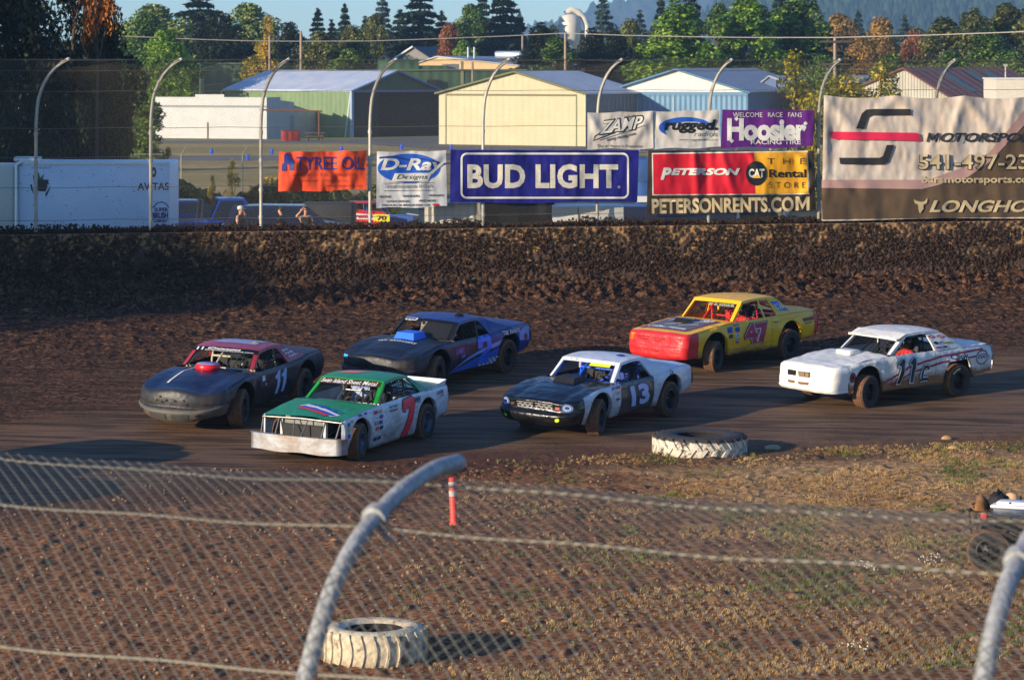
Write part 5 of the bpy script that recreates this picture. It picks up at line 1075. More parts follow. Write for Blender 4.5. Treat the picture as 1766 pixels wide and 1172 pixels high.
# ------------------------------------------------------------------ race cars
M_rub = mat('tyre_rubber', (30, 28, 27), .85, noise=(9, .5), col2=(74, 58, 44), bump=(40, .002)); M_tread = mat('dusty_tread', (124, 86, 58), .95, noise=(14, .6), col2=(52, 38, 29), bump=(30, .006))
M_rim = mat('dusty_black_rim', (26, 25, 25), .5, .3, noise=(7, .5), col2=(66, 54, 42)); M_rimg = mat('grey_rim', (92, 104, 124), .45, .4, noise=(7, .4), col2=(70, 60, 50))
M_blk = mat('chassis_black', (14, 13, 13), .7, noise=(5, .4), col2=(40, 32, 25)); M_seat = mat('seat_black', (22, 22, 24), .6)
M_net = mat('window_net', (10, 10, 12), .8); M_chr = mat('steel_tube', (150, 142, 132), .35, .8, noise=(8, .4)); M_hole = mat('dark_opening', (6, 6, 7), .9)
DIRT = (112, 78, 52)
def wheel(parent, x, y, z, rad, wid, steer, side, rimm, letter=None, steps=40):
    """side +1: outer face towards +y"""
    M = Matrix.Translation((x, y, z)) @ Matrix.Rotation(steer, 4, 'Z') @ Matrix.Rotation(-math.pi/2*side, 4, 'X')   # local z -> outward
    h = wid/2
    prof = [(rad*.56, -h*.86), (rad*.62, -h*.98), (rad*.80, -h*1.06), (rad*.93, -h), (rad*.985, -h*.84), (rad, -h*.5), (rad*1.0, 0), (rad, h*.5), (rad*.985, h*.84), (rad*.93, h), (rad*.80, h*1.06), (rad*.62, h*.98), (rad*.56, h*.86)]
    b = MB(); b.lathe(prof, M, steps, mfun=lambda i: 1 if 3 <= i <= 8 else 0)
    rs = random.Random(int(x*100+y*10))
    for k in range(44):                                                # tread blocks
        a = 2*math.pi*k/44
        for row, off in ((-.62, 0), (-.2, .5), (.22, 0), (.64, .5)):
            aa = a+off*2*math.pi/44; c = Matrix.Rotation(aa, 4, 'Z') @ Matrix.Translation((rad*1.004, 0, row*h))
            vs = [M @ c @ Vector((q, w_, v)) for q in (-.01, .008) for w_ in (-.017, .017) for v in (-h*.17, h*.17)]
            b.add(vs, [(4, 6, 7, 5), (0, 4, 5, 1), (2, 3, 7, 6), (0, 2, 6, 4), (1, 5, 7, 3)], 1)
    o = b.build('wheel', [M_rub, M_tread], parent)
    b = MB(); rr = rad*.585
    b.lathe([(rr, -h*.85), (rr*.94, -h*.8), (rr*.9, 0), (rr*.9, h*.1), (rr*.72, h*.18), (rr*.5, h*.30), (rr*.3, h*.32), (rr*.2, h*.42), (0.001, h*.44)], M, 28)
    b.lathe([(rr*.9, h*.1), (rr*.95, h*.78), (rr*1.03, h*.86), (rr*1.03, h*.92), (rr*.9, h*.9)], M, 28)
    for k in range(5):
        c = M @ Matrix.Rotation(k*2*math.pi/5, 4, 'Z') @ Matrix.Translation((rr*.3, 0, h*.36)); b.lathe([(.016, 0), (.016, .03), (.001, .032)], c, 6)
    b.build('rim', rimm, o)
    b = MB()
    for k in range(8):
        c = M @ Matrix.Rotation(k*math.pi/4+.2, 4, 'Z') @ Matrix.Translation((rr*.62, 0, h*.24)); b.lathe([(.034, .012), (.001, .013)], c, 10)
    b.build('rim_holes', M_hole, o)
    if letter:
        bm = text2d(letter, .04); fitbm(bm, (0, 0, 1, 1))
        lay(bm, lambda u, v: M @ Vector(((rad*(.70+.16*v))*math.cos(-.95-u*.95+.3), (rad*(.70+.16*v))*math.sin(-.95-u*.95+.3), h*1.075)), 'lettering', mat('tyre_letter', (214, 196, 120), .7), o)
    return o

class Car:
    def __init__(c, root, K):
        c.K = K; c.root = root; c.B = Matrix.Translation((0, 0, K.get('lift', 0))) @ Matrix.Rotation(K.get('roll', 0), 4, 'X') @ Matrix.Rotation(K.get('pitch', 0), 4, 'Y')
        c.belt = K['belt']; c.half = K['half']; c.dent = K.get('dent', .012); c.seed = K.get('seed', 0)
        c.e = lambda x: sint(c.half, x)-.04
    def mk(c): return MB(c.B)
    def zb(c, x): return sint(c.belt, x)
    def zlow(c, x): return interp(c.K['low'], x)
    def wob(c, x, z, s=0): return c.dent*((float(fbm(x*2.1+c.seed*9+s*31, z*3.3+s*7, 3))-.5)*2.2+(float(vn(x*6.5+c.seed*5+s*3, z*5.5+s))-.5)*.35)
    def side(c, x, z, s=1):
        hb = sint(c.half, x); b0, b1 = .22, c.zb(x); w_ = (z-b0)/(b1-b0)
        f = -.04*max(0, (w_-.90)/.10)**2 if w_ > .90 else 0
        cr = c.K.get('crease', .62); f -= c.K.get('tuck', .07)*max(0, (cr-w_)/cr)**1.5
        f -= c.K.get('tumble', .02)*max(0, (w_-cr)/(1-cr))
        f += c.K.get('flare', .0)*(math.exp(-((x-c.K['xf'])/.42)**2)+math.exp(-((x-c.K['xr'])/.45)**2))*max(0, 1-abs(w_-.62)/.5)
        return s*(hb+f+c.wob(x, z, s))
    def deck(c, x, y):
        e = max(.3, c.e(x)); u = min(1, abs(y)/e); z = c.zb(x)+c.K['crown']*(1-u**c.K.get('cp', 3.0))
        if c.K.get('spine') and x > .6: z += c.K['spine']*max(0, 1-abs(y)/.42)**.8*sstep(.6, 1.0, x)*(1 if x < 2.2 else 1)
        if c.K.get('valley') and x > .6: z -= c.K['valley']*math.exp(-((u-.62)/.12)**2)
        return z+c.wob(x*1.3, y*1.3, 3)*.6
    def zbot(c, x):
        z = c.zlow(x); K = c.K
        for xc, ra in ((K['xf'], K['arch'][0]), (K['xr'], K['arch'][1])):
            d = abs(x-xc)
            if d < ra: z = max(z, K['wz']+.02+math.sqrt(ra*ra-d*d)*K.get('archk', 1.0))
        return z
    def sidepiece(c, name, x0, x1, m, s, nv=12):
        K = c.K; X = list(np.linspace(x0, x1, max(4, int(abs(x1-x0)/.06))))
        for xc, ra in ((K['xf'], K['arch'][0]), (K['xr'], K['arch'][1])):
            for k in range(19):
                a = xc-ra*math.cos(math.pi*k/18)
                if x0 < a < x1: X.append(a)
            for a in (xc-ra-.002, xc+ra+.002):
                if x0 < a < x1: X.append(a)
        X = sorted(X); b = c.mk(); vs = []; n = len(X); fs = []
        for x in X:
            z0, z1 = c.zbot(x), c.zb(x); z1 = max(z1, z0+.02)
            for j in range(nv+1): z = z1+(z0-z1)*j/nv; vs.append((x, c.side(x, z, s), z))
            vs.append((x, c.side(x, z0, s)-s*.045, z0+.004)); vs.append((x, c.side(x, z0, s)-s*.09, z0+.03))
        q = nv+3
        for i in range(n-1):
            for j in range(q-1): fs.append((i*q+j, (i+1)*q+j, (i+1)*q+j+1, i*q+j+1))
        b.add(vs, fs, 0, True); return b.build(name, m, c.root)
    def S(c, s=1, off=.007): return lambda u, v: c.B @ Vector((u, c.side(u, v, s)+s*off, v))
    def D(c, off=.008): return lambda u, v: c.B @ Vector((u, v, c.deck(u, v)+off))
    # nose skin: a in [-1,1] across, v in [0,1] down
    def nosept(c, a, v, off=0.):
        K = c.K; N_ = K['nose']; xs = N_['xs']; s = 1 if a >= 0 else -1; aa = min(1, abs(a)); ph = aa*math.pi/2
        dx = sint(N_['prof'], v); xn = N_['xn']+dx-N_.get('vee', 0)*aa**1.1*(1-.0*v)
        cx = abs(math.cos(ph))**N_['q'] if aa < 1 else 0.; sy = math.sin(ph)**N_['p'] if aa > 0 else 0.
        x = xs+(xn-xs)*cx
        zb_ = interp(N_['bot'], aa); E0 = c.e(xs); ztop = c.deck(x, s*E0*sy) if v == 0 else c.deck(xs+(N_['xn']+sint(N_['prof'], 0)-N_.get('vee', 0)*aa**1.1-xs)*cx, s*E0*sy)
        z = ztop+(zb_-ztop)*v; E = abs(c.side(xs, max(.25, min(z, c.zb(xs))), s))
        y = s*(E0+(E-E0)*min(1, v*8))*sy
        p = Vector((x, y, z))
        if off: p += Vector((off*cx, s*off*(1-cx), 0))
        p.x += c.wob(y*1.5, z*1.5, 5)*.8
        return p
    def NS(c, off=.008): return lambda a, v: c.B @ c.nosept(a, v, off)
    def NY(c, off=.008):
        p = c.K['nose']['p']
        def f(y, v):
            a = min(.97, abs(y))**(1/p); return c.B @ c.nosept(math.copysign(2/math.pi*math.asin(a), y), v, off)
        return f
    def T(c, a): return c.nosept(a, 0.)
    def ws(c, u, v, off=0.):
        """windscreen plane: u -1..1 across, v 0 top .. 1 cowl"""
        G = c.K['gh']; s = u
        top = Vector((G['xa1']-.10*u*u, s*G['yr'], G['R']-.035-.03*abs(u)**3)); bot = Vector((G['xa0']-.16*u*u, s*(c.e(G['xa0'])-G.get('inset', .13)), c.deck(G['xa0'], 0)-.01-.02*u*u))
        p = top.lerp(bot, v); return p+Vector((off, 0, off*.6))
    def roofz(c, x, y):
        G = c.K['gh']; t = (x-G['xc1'])/(G['xa1']-G['xc1']); u = abs(y)/G['yr']
        return G['R']-.035*u**2.4-.03*abs(2*t-1)**2.2-G.get('fall', .03)*max(0, .4-t)

def build_car(anchor_px, heading_px, K, label, cat='race car'):
    """anchor: photo pixel of the front left tyre's contact; theta: angle between the car's heading and the line to the camera"""
    P = gnd(*anchor_px); th = heading_px
    h = Vector((-math.sin(th), -math.cos(th), 0)); left = Vector((-h.y, h.x, 0))
    sc_ = K.get('scale', 1.0)
    c0 = P-h*K['xf']*sc_-left*(K['track']*sc_)
    root = empty('race_car', (c0.x, c0.y, gz(c0.x, c0.y))); e_ = .3
    nrm = Vector((-(gz(c0.x+e_, c0.y)-gz(c0.x-e_, c0.y))/(2*e_), -(gz(c0.x, c0.y+e_)-gz(c0.x, c0.y-e_))/(2*e_), 1)).normalized()
    hx = (h-nrm*h.dot(nrm)).normalized(); hy = nrm.cross(hx)
    M = Matrix((hx, hy, nrm)).transposed().to_4x4(); M = Matrix.Translation(root.location) @ M @ Matrix.Scale(sc_, 4); root.matrix_world = M
    tag(root, label, cat, 'stock cars racing on the dirt track')
    c = Car(root, K); X0, X1, XS = K['xtail'], K['xdoor'], K['nose']['xs']
    G = K['gh']; xcowl = G['xa0']; bp_, bf = K['paint'], K.get('fender', K['paint'])
    # sides
    for s in (1, -1):
        c.sidepiece('rear_quarter', X0, X1[0]-.004, K.get('quarter', bp_), s)
        c.sidepiece('door', X1[0]+.004, X1[1]-.004, K.get('door', bp_), s)
        c.sidepiece('front_fender', X1[1]+.004, XS, bf, s)
    # hood
    nu = 44; b = c.mk()
    tops = [c.T(-1+2*i/nu) for i in range(nu+1)]
    def hood(u, v):
        t = tops[round(u*nu)]; a = -1+2*u; yc = (c.e(xcowl)+.0)*(1 if a >= 0 else -1)*min(1, abs(t.y)/max(.01, c.e(XS)))
        x = t.x+(xcowl-t.x)*v; y = t.y+(yc-t.y)*v
        lim = c.e(min(x, XS)) if x < XS else 9
        y = max(-lim, min(lim, y)); return (x, y, c.deck(x, y))
    b.grid(hood, nu, 26)
    b.build('hood', K['hood'], root)
    # nose
    if K['nose'].get('build', True):
        b = c.mk(); b.grid(lambda u, v: c.nosept(-1+2*u, v), 64, 24, mfun=K['nose'].get('mfun')); 
        b.grid(lambda u, v: c.nosept(-1+2*u, 1.0)+Vector((-.18*v, 0, .02*v)), 40, 1)
        b.build('nose', K['nose']['m'], root)
    # cowl / inner deck in front of windscreen, rear deck
    xc0 = G['xc0']; b = c.mk()
    b.grid(lambda u, v: (X0+(xc0+.12-X0)*v, (2*u-1)*c.e(X0+(xc0+.12-X0)*v), c.deck(X0+(xc0+.12-X0)*v, (2*u-1)*c.e(X0+(xc0+.12-X0)*v))), 20, 16)
    b.build('trunk_lid', K.get('trunk', bp_), root)
    # tail panel
    b = c.mk(); zt0 = c.zlow(X0)
    def tail(u, v):
        y = (2*u-1); z = c.deck(X0, y*c.e(X0)); z = z+(zt0-z)*v
        return (X0-.05*math.sin(math.pi*v)-.03*(1-y*y), y*(c.e(X0)+.03*math.sin(math.pi*v)), z)
    b.grid(tail, 20, 8); b.build('tail_panel', K.get('tail', bp_), root)
    b = c.mk(); zz = zt0+.12
    b.tube([(X0+.1, -.8, zz), (X0-.12, -.76, zz), (X0-.17, 0, zz), (X0-.12, .76, zz), (X0+.1, .8, zz)], .028, 8)
    b.tube([(X0+.1, -.8, zz+.16), (X0-.12, -.76, zz+.16), (X0-.17, 0, zz+.16), (X0-.12, .76, zz+.16), (X0+.1, .8, zz+.16)], .028, 8)
    for y in (-.76, 0, .76): b.tube([(X0-.13, y, zz), (X0-.13, y, zz+.16)], .02, 6)
    if K.get('quarterpanelbar'): b.box((X0-.06, .80, zz+.08), (.24, .06, .22), rz=.25)
    b.build('rear_bumper', M_blk, root)
    # roof
    b = c.mk(); yr = G['yr']
    def roof(u, v):
        y = (2*v-1)*yr; q = (2*v-1); x = G['xc1']+(G['xa1']-G['xc1'])*u; x += -.10*q*q*(u) + .05*q*q*(1-u)
        return (x, y, c.roofz(G['xc1']+(G['xa1']-G['xc1'])*u, y))
    b.grid(roof, 16, 20); 
    for s in (1, -1):        # drip rail
        b.grid(lambda u, v: Vector(roof(u, 1 if s > 0 else 0))+Vector((0, s*.012*v, -.055*v)), 16, 1)
    b.grid(lambda u, v: Vector(roof(0, u))+Vector((-.02*v, 0, -.05*v)), 16, 1)
    b.build('roof', K['roof'], root)
    # pillars, header
    for s in (1, -1):
        b = c.mk(); w_ = .055
        b.grid(lambda u, v: c.ws(s*(1-w_*2.2*u*(1-.3*v)), v), 2, 8); 
        b.grid(lambda u, v: c.ws(s, v)+Vector((-.07*u, -s*.0*u, -.02*u)), 1, 8)
        b.grid(lambda u, v: c.ws(s*(1-w_*2.2), v)+Vector((-.05*u, 0, -.02*u)), 1, 8)
        b.build('windscreen_pillar', K.get('pillar', K['roof']), root)
    hh = G.get('header', .07)
    b = c.mk(); b.grid(lambda u, v: c.ws(-1+2*u, v*hh, .004), 20, 2); b.build('windscreen_header', K.get('headerm', K.get('pillar', K['roof'])), root)
    # rear pillars (sail panels) between side window and back light
    xw1, xw0 = G['xw1'], G['xw0']; xc1 = G['xc1']; rr_ = G.get('rake', 0)
    def sail(s):
        def f(u, v):      # u 0 front edge..1 rear edge, v 0 top..1 bottom
            top = Vector((xw1+(xc1-xw1)*u, s*(yr+.01), c.roofz(xc1, yr)-.035)); xb = xw0+(xc0-xw0)*u
            bot = Vector((xb, s*(c.e(xb)-.01), c.zb(xb)+.0)); p = top.lerp(bot, v); cur = G.get('cur', .0)
            p.x += cur*math.sin(math.pi*v)*(.3+.7*u); p.y += s*.02*math.sin(math.pi*v); return p
        return f
    for s in (1, -1):
        f = sail(s); b = c.mk(); b.grid(f, 6, 10); 
        b.grid(lambda u, v: f(0, v)+Vector((0, -s*.05*u, 0)), 1, 10); b.grid(lambda u, v: f(1, v)+Vector((0, -s*.16*u, 0)), 1, 10)
        b.build('rear_pillar', K.get('cpillar', K['roof']), root)
    c.sail = sail
    if G.get('bpost'):
        for s in (1, -1):
            b = c.mk(); x1, x0 = G['bpost']
            b.grid(lambda u, v: Vector((x1+.055*u, s*(yr+.008), c.roofz(x1, yr)-.04)).lerp(Vector((x0+.07*u, s*(c.e(x0)-.012), c.zb(x0))), v), 1, 6)
            b.grid(lambda u, v: Vector((x1, s*(yr+.008-.04*u), c.roofz(x1, yr)-.04)).lerp(Vector((x0, s*(c.e(x0)-.012-.04*u), c.zb(x0))), v), 1, 6)
            b.build('door_post', K.get('postm', K['roof']), root)
    # interior: floor, firewall, tin
    b = c.mk(); ti = K['tin']
    b.box((-.1, 0, .27), (4.0, 1.25, .05), 0); b.box((xcowl-.16, 0, .58), (.03, 1.45, .62), 0); b.box((1.55, 0, .52), (1.1, .84, .36), 0); b.box((-1.55, 0, .50), (1.5, .9, .4), 0)
    b.box((-2.1, 0, .6), (.5, 1.3, .42), 0)
    b.build('underbody', M_blk, root)
    b = c.mk()
    b.box((xcowl-.28, 0, c.zb(xcowl)-.14), (.04, 1.4, .22), 0, ry=.2); b.box((G['xw0']-.12, 0, .62), (.03, 1.45, .66), 0); b.box((-.15, -.42, .66), (1.1, .5, .03), 0)
    b.box(((G['xw0']-.12+xc0)/2-.05, 0, c.zb(xc0)-.015), (abs(G['xw0']-xc0)+.15, 1.4, .02), 0)
    b.build('interior_panels', ti, root)
    # cage
    b = c.mk(); R_ = G['R']-.085; yb = yr-.06; xm = G['xw1']+.05 if not G.get('bpost') else G['bpost'][0]
    A = c.ws(.88, 0)+Vector((-.07, 0, -.06)); A2 = c.ws(.93, 1)+Vector((-.10, 0, -.02))
    t_ = .023
    for s in (1, -1):
        a, a2 = Vector((A.x, s*A.y, A.z)), Vector((A2.x, s*A2.y, A2.z))
        b.tube([(a2.x+.02, s*.66, .3), a2, a, (xm, s*yb, R_), (xm-.02, s*.68, c.zb(xm)), (xm, s*.66, .3)], t_, 8)
        b.tube([(xm, s*yb*.85, R_-.04), (xc0-.35, s*.55, c.zb(xc0)-.06)], t_, 6)
        for zz in (.45, .62, .8): b.tube([(a2.x-.05, s*.70, zz), ((a2.x+xm)/2, s*.76, zz), (xm, s*.70, zz)], t_*.8, 6)
        b.tube([(a2.x+.1, s*.52, c.zb(xcowl)-.14), (1.9, s*.45, .5)], t_, 6)
    b.tube([(xm, -yb, R_), (xm, yb, R_)], t_, 8); b.tube([(A.x, -A.y, A.z), (A.x, A.y, A.z)], t_, 8); b.tube([(xm, -.66, .95), (xm, .66, .95)], t_, 6); b.tube([(xm, -.66, .4), (xm, yb, R_)], t_, 6)
    b.tube([(A2.x-.12, -A2.y, A2.z-.03), (A2.x-.12, A2.y, A2.z-.03)], t_, 6)
    q0, q1 = c.ws(-.02, 0, -.05), c.ws(-.06, 1, -.05); b.tube([q0, q1], t_*.95, 6)
    b.build('roll_cage', K['cage'], root)
    b = c.mk()
    for k in range(4):
        u = .18+.15*k; b.tube([c.ws(u, hh*.8, -.03), c.ws(u-.02, 1, -.03)], .006, 5)
    b.build('windscreen_bars', M_chr if K.get('bars') is None else K['bars'], root)
    # seat and wheel
    b = c.mk(); b.box((-.38, .36, .78), (.10, .5, .72), 0, ry=-.16, bev=.03); b.box((-.12, .36, .42), (.5, .5, .08), 0, bev=.02)
    for y in (.12, .60): b.box((-.28, y, .66), (.3, .03, .3), 0, ry=-.1)
    b.box((-.47, .36, 1.13), (.08, .3, .2), 0, ry=-.12, bev=.02); b.build('seat', M_seat, root)
    b = c.mk(); Mx = Matrix.Translation((.40, .36, .88)) @ Matrix.Rotation(-1.1, 4, 'Y')
    b.tube([Mx @ Vector((.17*math.cos(t), .17*math.sin(t), 0)) for t in np.linspace(0, 2*math.pi, 19)], .014, 6)
    for k in range(3): b.tube([Mx @ Vector((0, 0, 0)), Mx @ Vector((.17*math.cos(k*2.09), .17*math.sin(k*2.09), 0))], .01, 4)
    b.tube([Mx @ Vector((0, 0, 0)), (.8, .36, .7)], .014, 6); b.build('steering_wheel', M_blk, root)
    # window net (left)
    b = c.mk(); xn0, xn1 = xm+.03, G['xa1']-.16
    for k in range(9):
        x = xn0+(xn1-xn0)*k/8; b.tube([(x, yr-.01, R_-.01), (x+.04, c.e(x)-.07, c.zb(x)+.01)], .007, 4)
    for k in range(7):
        t = k/6; b.tube([(xn0, yr-.01+(c.e(xn0)-.07-yr)*t, R_-.01+(c.zb(xn0)-R_)*t), (xn1+.03, yr-.01+(c.e(xn1)-.07-yr)*t, R_-.01+(c.zb(xn1)-R_)*t)], .008, 4)
    if K.get('net', True): b.build('window_net', M_net, root)
    # wheels
    wr = K['wr']
    for (x, s, st) in ((K['xf'], 1, K['steer']), (K['xf'], -1, K['steer']), (K['xr'], 1, 0), (K['xr'], -1, 0)):
        wheel(root, x, s*K['track'], wr, wr, K.get('ww', .27), st, s, K.get('rim', M_rim), letter=K.get('letter') if (s > 0 and x < 0) else None)
    b = c.mk()
    for x in (K['xf'], K['xr']): b.tube([(x, -.7, wr), (x, .7, wr)], .045, 6)
    b.tube([(K['xf']+.3, .3, .3), (K['xf'], .66, .3), (K['xf']-.3, .3, .3)], .025, 6); b.tube([(K['xf']+.3, -.3, .3), (K['xf'], -.66, .3), (K['xf']-.3, -.3, .3)], .025, 6)
    b.build('axle', M_blk, root)
    return c

BASE_BOX = dict(belt=[(-2.5, .93), (-2.2, .965), (-1.3, .97), (-.8, .965), (.7, .955), (1.4, .91), (2.0, .85), (2.45, .81)],
    half=[(-2.5, .86), (-2.1, .91), (-1.2, .94), (0, .94), (1.2, .93), (2.0, .90), (2.45, .86)],
    low=[(-2.5, .40), (-1.75, .34), (-1.7, .24), (1.0, .24), (1.9, .26), (2.5, .3)], crown=.035, xf=1.42, xr=-1.34, wz=.36, arch=(.45, .45), wr=.345, track=.80, steer=.22, xtail=-2.42, xdoor=(-.62, .62),
    gh=dict(xa0=.80, xa1=.32, xc1=-1.02, xc0=-1.40, xw1=-.66, xw0=-.76, R=1.40, yr=.71, header=.1))
BASE_PONY = dict(belt=[(-2.4, .86), (-2.1, .93), (-1.5, .955), (-.9, .90), (-.3, .875), (.7, .885), (1.3, .88), (1.9, .80), (2.3, .70)],
    half=[(-2.4, .80), (-2.0, .89), (-1.3, .945), (-.4, .90), (.5, .905), (1.3, .935), (1.9, .90), (2.3, .86)],
    low=[(-2.5, .42), (-1.8, .36), (-1.7, .24), (1.0, .24), (1.9, .24), (2.5, .3)], crown=.035, xf=1.40, xr=-1.32, wz=.36, arch=(.44, .46), wr=.345, track=.79, steer=.22, xtail=-2.32, xdoor=(-.66, .62),
    flare=.02, crease=.55, tuck=.10, valley=.018, gh=dict(xa0=.86, xa1=.40, xc1=-.74, xc0=-1.36, xw1=-.44, xw0=-.62, R=1.24, yr=.675, header=.08, cur=.04))
def mk(base, **kw):
    d = {k: (dict(v) if isinstance(v, dict) else v) for k, v in base.items()}
    g = kw.pop('gh', {}); d['gh'].update(g); d.update(kw); return d

def rings(bm_fn, rects, par, mats, seed=0, nm='sponsor_sticker', step=.12):
    """small sponsor stickers: coloured rectangles carrying a bar or two of unreadable print"""
    r = random.Random(seed)
    for (x0, z0, x1, z1) in rects:
        m = r.choice(mats); o = shape([[(x0, z0), (x1, z0), (x1, z1), (x0, z1)]], bm_fn(.006), nm, m, par, step)
        h = z1-z0; k = r.choice((1, 2))
        for q in range(k):
            a = z0+h*(.22+.42*q) if k == 2 else z0+h*.36; shape([[(x0+(x1-x0)*.12, a), (x0+(x1-x0)*.88, a), (x0+(x1-x0)*.88, a+h*.2), (x0+(x1-x0)*.12, a+h*.2)]], bm_fn(.010), nm, r.choice(mats), par, step)
P = lambda n, c, **k: mat(n, c, k.pop('rough', .38), 0, noise=k.pop('noise', (2.5, .26)), dirt=(k.pop('d', .95),)+k.pop('dz', (.18, .95))+(k.pop('dc', DIRT),), coat=k.pop('coat', .0), bump=(4, .03), **k)
st_w = mat('sticker_white', (214, 212, 208), .5); st_r = mat('sticker_red', (188, 30, 42), .5); st_b = mat('sticker_blue', (34, 70, 170), .5); st_y = mat('sticker_yellow', (206, 178, 50), .5); st_k = mat('sticker_black', (24, 24, 28), .5); st_n = mat('sticker_navy', (36, 40, 92), .5)

# ---- green and white car, number 7
w7 = P('white_side_paint', (216, 222, 228), d=.7); gr = P('green_paint', (20, 132, 78), rough=.4, d=.35, col2=(26, 112, 84))
gre = P('bright_green_paint', (28, 150, 50), rough=.4, d=.2)
K = mk(BASE_BOX, paint=w7, hood=gr, roof=gr, pillar=gre, headerm=gre, trunk=gr, tin=mat('blue_white_tin', (150, 165, 195), .45, .2, noise=(3, .3)), cage=M_chr, rim=M_rimg,
    nose=dict(xs=2.02, xn=2.16, prof=[(0, 0), (1, 0)], bot=[(0, .5), (1, .3)], q=.25, p=.5, build=False, m=gr), low=[(-2.5, .42), (-1.8, .34), (-1.79, .18), (.95, .14), (.97, .30), (2.5, .3)],
    gh=dict(R=1.38, xa0=.74, xa1=.20, header=.05, xw1=-.80, xw0=-1.08, xc1=-.92, xc0=-1.40, yr=.70, inset=.10), crown=.03, crease=.45, seed=1, xtail=-2.3, dent=.022, arch=(.43, .45), spine=.02)
c = build_car((614, 790), R(25.5), K, 'green roofed white stock car with big red number 7 and flat silver bumper')
root = c.root; S = c.S(1)
b = c.mk(); n_ = 20                                                   # V-bent silver plate bumper
b.grid(lambda u, v: (2.44-.07*abs(2*u-1)**2+(.0 if abs(2*u-1) < .93 else -(abs(2*u-1)-.93)*2.5), (2*u-1)*1.04, .53-.31*v+.012*math.sin(u*14)*v), 40, 6)
b.grid(lambda u, v: (2.44-.07*abs(2*u-1)**2-.06*v, (2*u-1)*1.0, .53+.01*v), 20, 1)
b.build('front_bumper', mat('dented_aluminium', (160, 164, 170), .45, .6, noise=(3.5, .7), col2=(122, 96, 72), bump=(3, .014)), root)
b = c.mk(); b.tube([(2.1, -.86, .80), (2.14, 0, .83), (2.1, .86, .80)], .022, 8); b.tube([(2.3, -.5, .42), (2.1, -.5, .80)], .02, 6); b.tube([(2.3, .5, .42), (2.1, .5, .80)], .02, 6)
for y in (-.12, .12): b.tube([(2.34, y*.6, .46), (2.14, y*1.2, .80)], .012, 6)
for s in (1, -1): b.tube([(1.5, s*.5, .5), (2.28, s*.75, .45)], .022, 6); b.tube([(2.12, s*.84, .80), (2.3, s*.8, .4)], .018, 6)
b.build('front_frame_tubes', M_chr, root)
b = c.mk(); b.box((2.0, 0, .58), (.06, .86, .44), 0, bev=.01); b.build('radiator', mat('radiator_core', (112, 112, 108), .6, .4, noise=(30, .3)), root)
b = c.mk(); b.box((2.035, -.47, .58), (.08, .05, .46)); b.box((2.035, .47, .58), (.08, .05, .46)); b.build('radiator_side_tank', mat('tank_white', (200, 198, 188), .5), root)
for s in (1, -1): b = c.mk(); b.grid(lambda u, v: (2.02+.05*u, s*(.89-.06*u), .84-.5*v), 2, 4); b.build('fender_edge', w7, root)
b = c.mk()                                                            # rear spoiler
b.grid(lambda u, v: (-2.24-.07*v, -.84+1.68*u, .95+.11*v), 12, 2); b.add([(-2.24, .84, .95), (-2.31, .84, 1.06), (-1.5, .86, .97)], [(0, 1, 2)]); b.add([(-2.24, -.84, .95), (-2.31, -.84, 1.06), (-1.5, -.86, .97)], [(0, 1, 2)])
b.build('rear_spoiler', w7, root)
red7 = mat('number_red', (232, 40, 60), .5); blk7 = mat('number_black', (18, 20, 26), .5)
def seven(dx, dz, g):   # big slanted 7:  u = distance rearwards from x=dx
    pts = [(-.03-g, .62-g), (-.05-g, .80+g), (.02, .83+g), (.38+g, .86+g), (.47+g, .80), (.47+g, .68), (.40+g, .42), (.34+g, .24), (.30+g, .13-g), (.0-g, .09-g), (.02-g, .17), (.09-g, .26), (.15-g, .42), (.27-g, .67-g), (.12, .66-g), (.09, .60-g)]
    return [(dx-u, z+dz) for u, z in pts]
shape([seven(-.28, .085, .022)], c.S(1, .006), 'number', blk7, root, .1); shape([seven(-.28, .085, 0)], c.S(1, .011), 'number', red7, root, .1)
write('WN', (-.77, .78, -1.0, .92), c.S(1, .007), 'lettering', st_n, root, .1, bold=.03, shear=.2)
write('FACTORY', (.32, .83, -.02, .88), c.S(1, .007), 'lettering', st_k, root, .1, bold=.02); write('PERFORMANCE', (.32, .76, -.02, .81), c.S(1, .007), 'lettering', st_k, root, .1, bold=.02)
write('LUCAS', (-1.72, .82, -2.05, .90), c.S(1, .007), 'lettering', st_n, root, .1, bold=.03)
shape([[(-1.75, .775), (-2.05, .80), (-2.05, .775)]], c.S(1, .007), 'sponsor_sticker', st_r, root)
rects = []
for i in range(6):
    for j in range(2): rects.append((.92-.17*j-.03*(i % 2), .80-.105*i, .78-.17*j-.03*(i % 2), .87-.105*i))
rects += [(1.08, .84, .98, .88), (1.3, .85, 1.18, .89), (1.5, .84, 1.38, .88), (1.94, .70, 1.84, .78), (1.94, .60, 1.86, .68), (1.95, .49, 1.86, .57), (1.82, .76, 1.72, .82)]
rings(lambda o: c.S(1, o), rects, root, [st_w, st_r, st_b, st_n, st_y, st_b], 3)
D = c.D(.009)
sk = lambda x, y: D(x-y*.0, y)
shape([[(1.95, .52), (1.80, .66), (1.28, -.30), (1.42, -.44)]], D, 'hood_stripe', st_w, root, .12)
shape([[(1.97, .38), (1.90, .50), (1.50, -.36), (1.57, -.45)]], c.D(.012), 'hood_stripe', mat('stripe_red', (190, 30, 70), .5), root, .12)
shape([[(1.90, .52), (1.84, .60), (1.43, -.34), (1.49, -.42)]], c.D(.012), 'hood_stripe', st_b, root, .12)
bm = text2d('WISCO', .05, .2); fitbm(bm, (0, 0, 1, 1)); lay(bm, lambda u, v: c.B @ Vector((lambda x, y: (x, y, c.deck(x, y)+.014))(1.36+.38*u-.10*v, -.30+.9*u+.07*v)), 'lettering', st_b, root, .08)
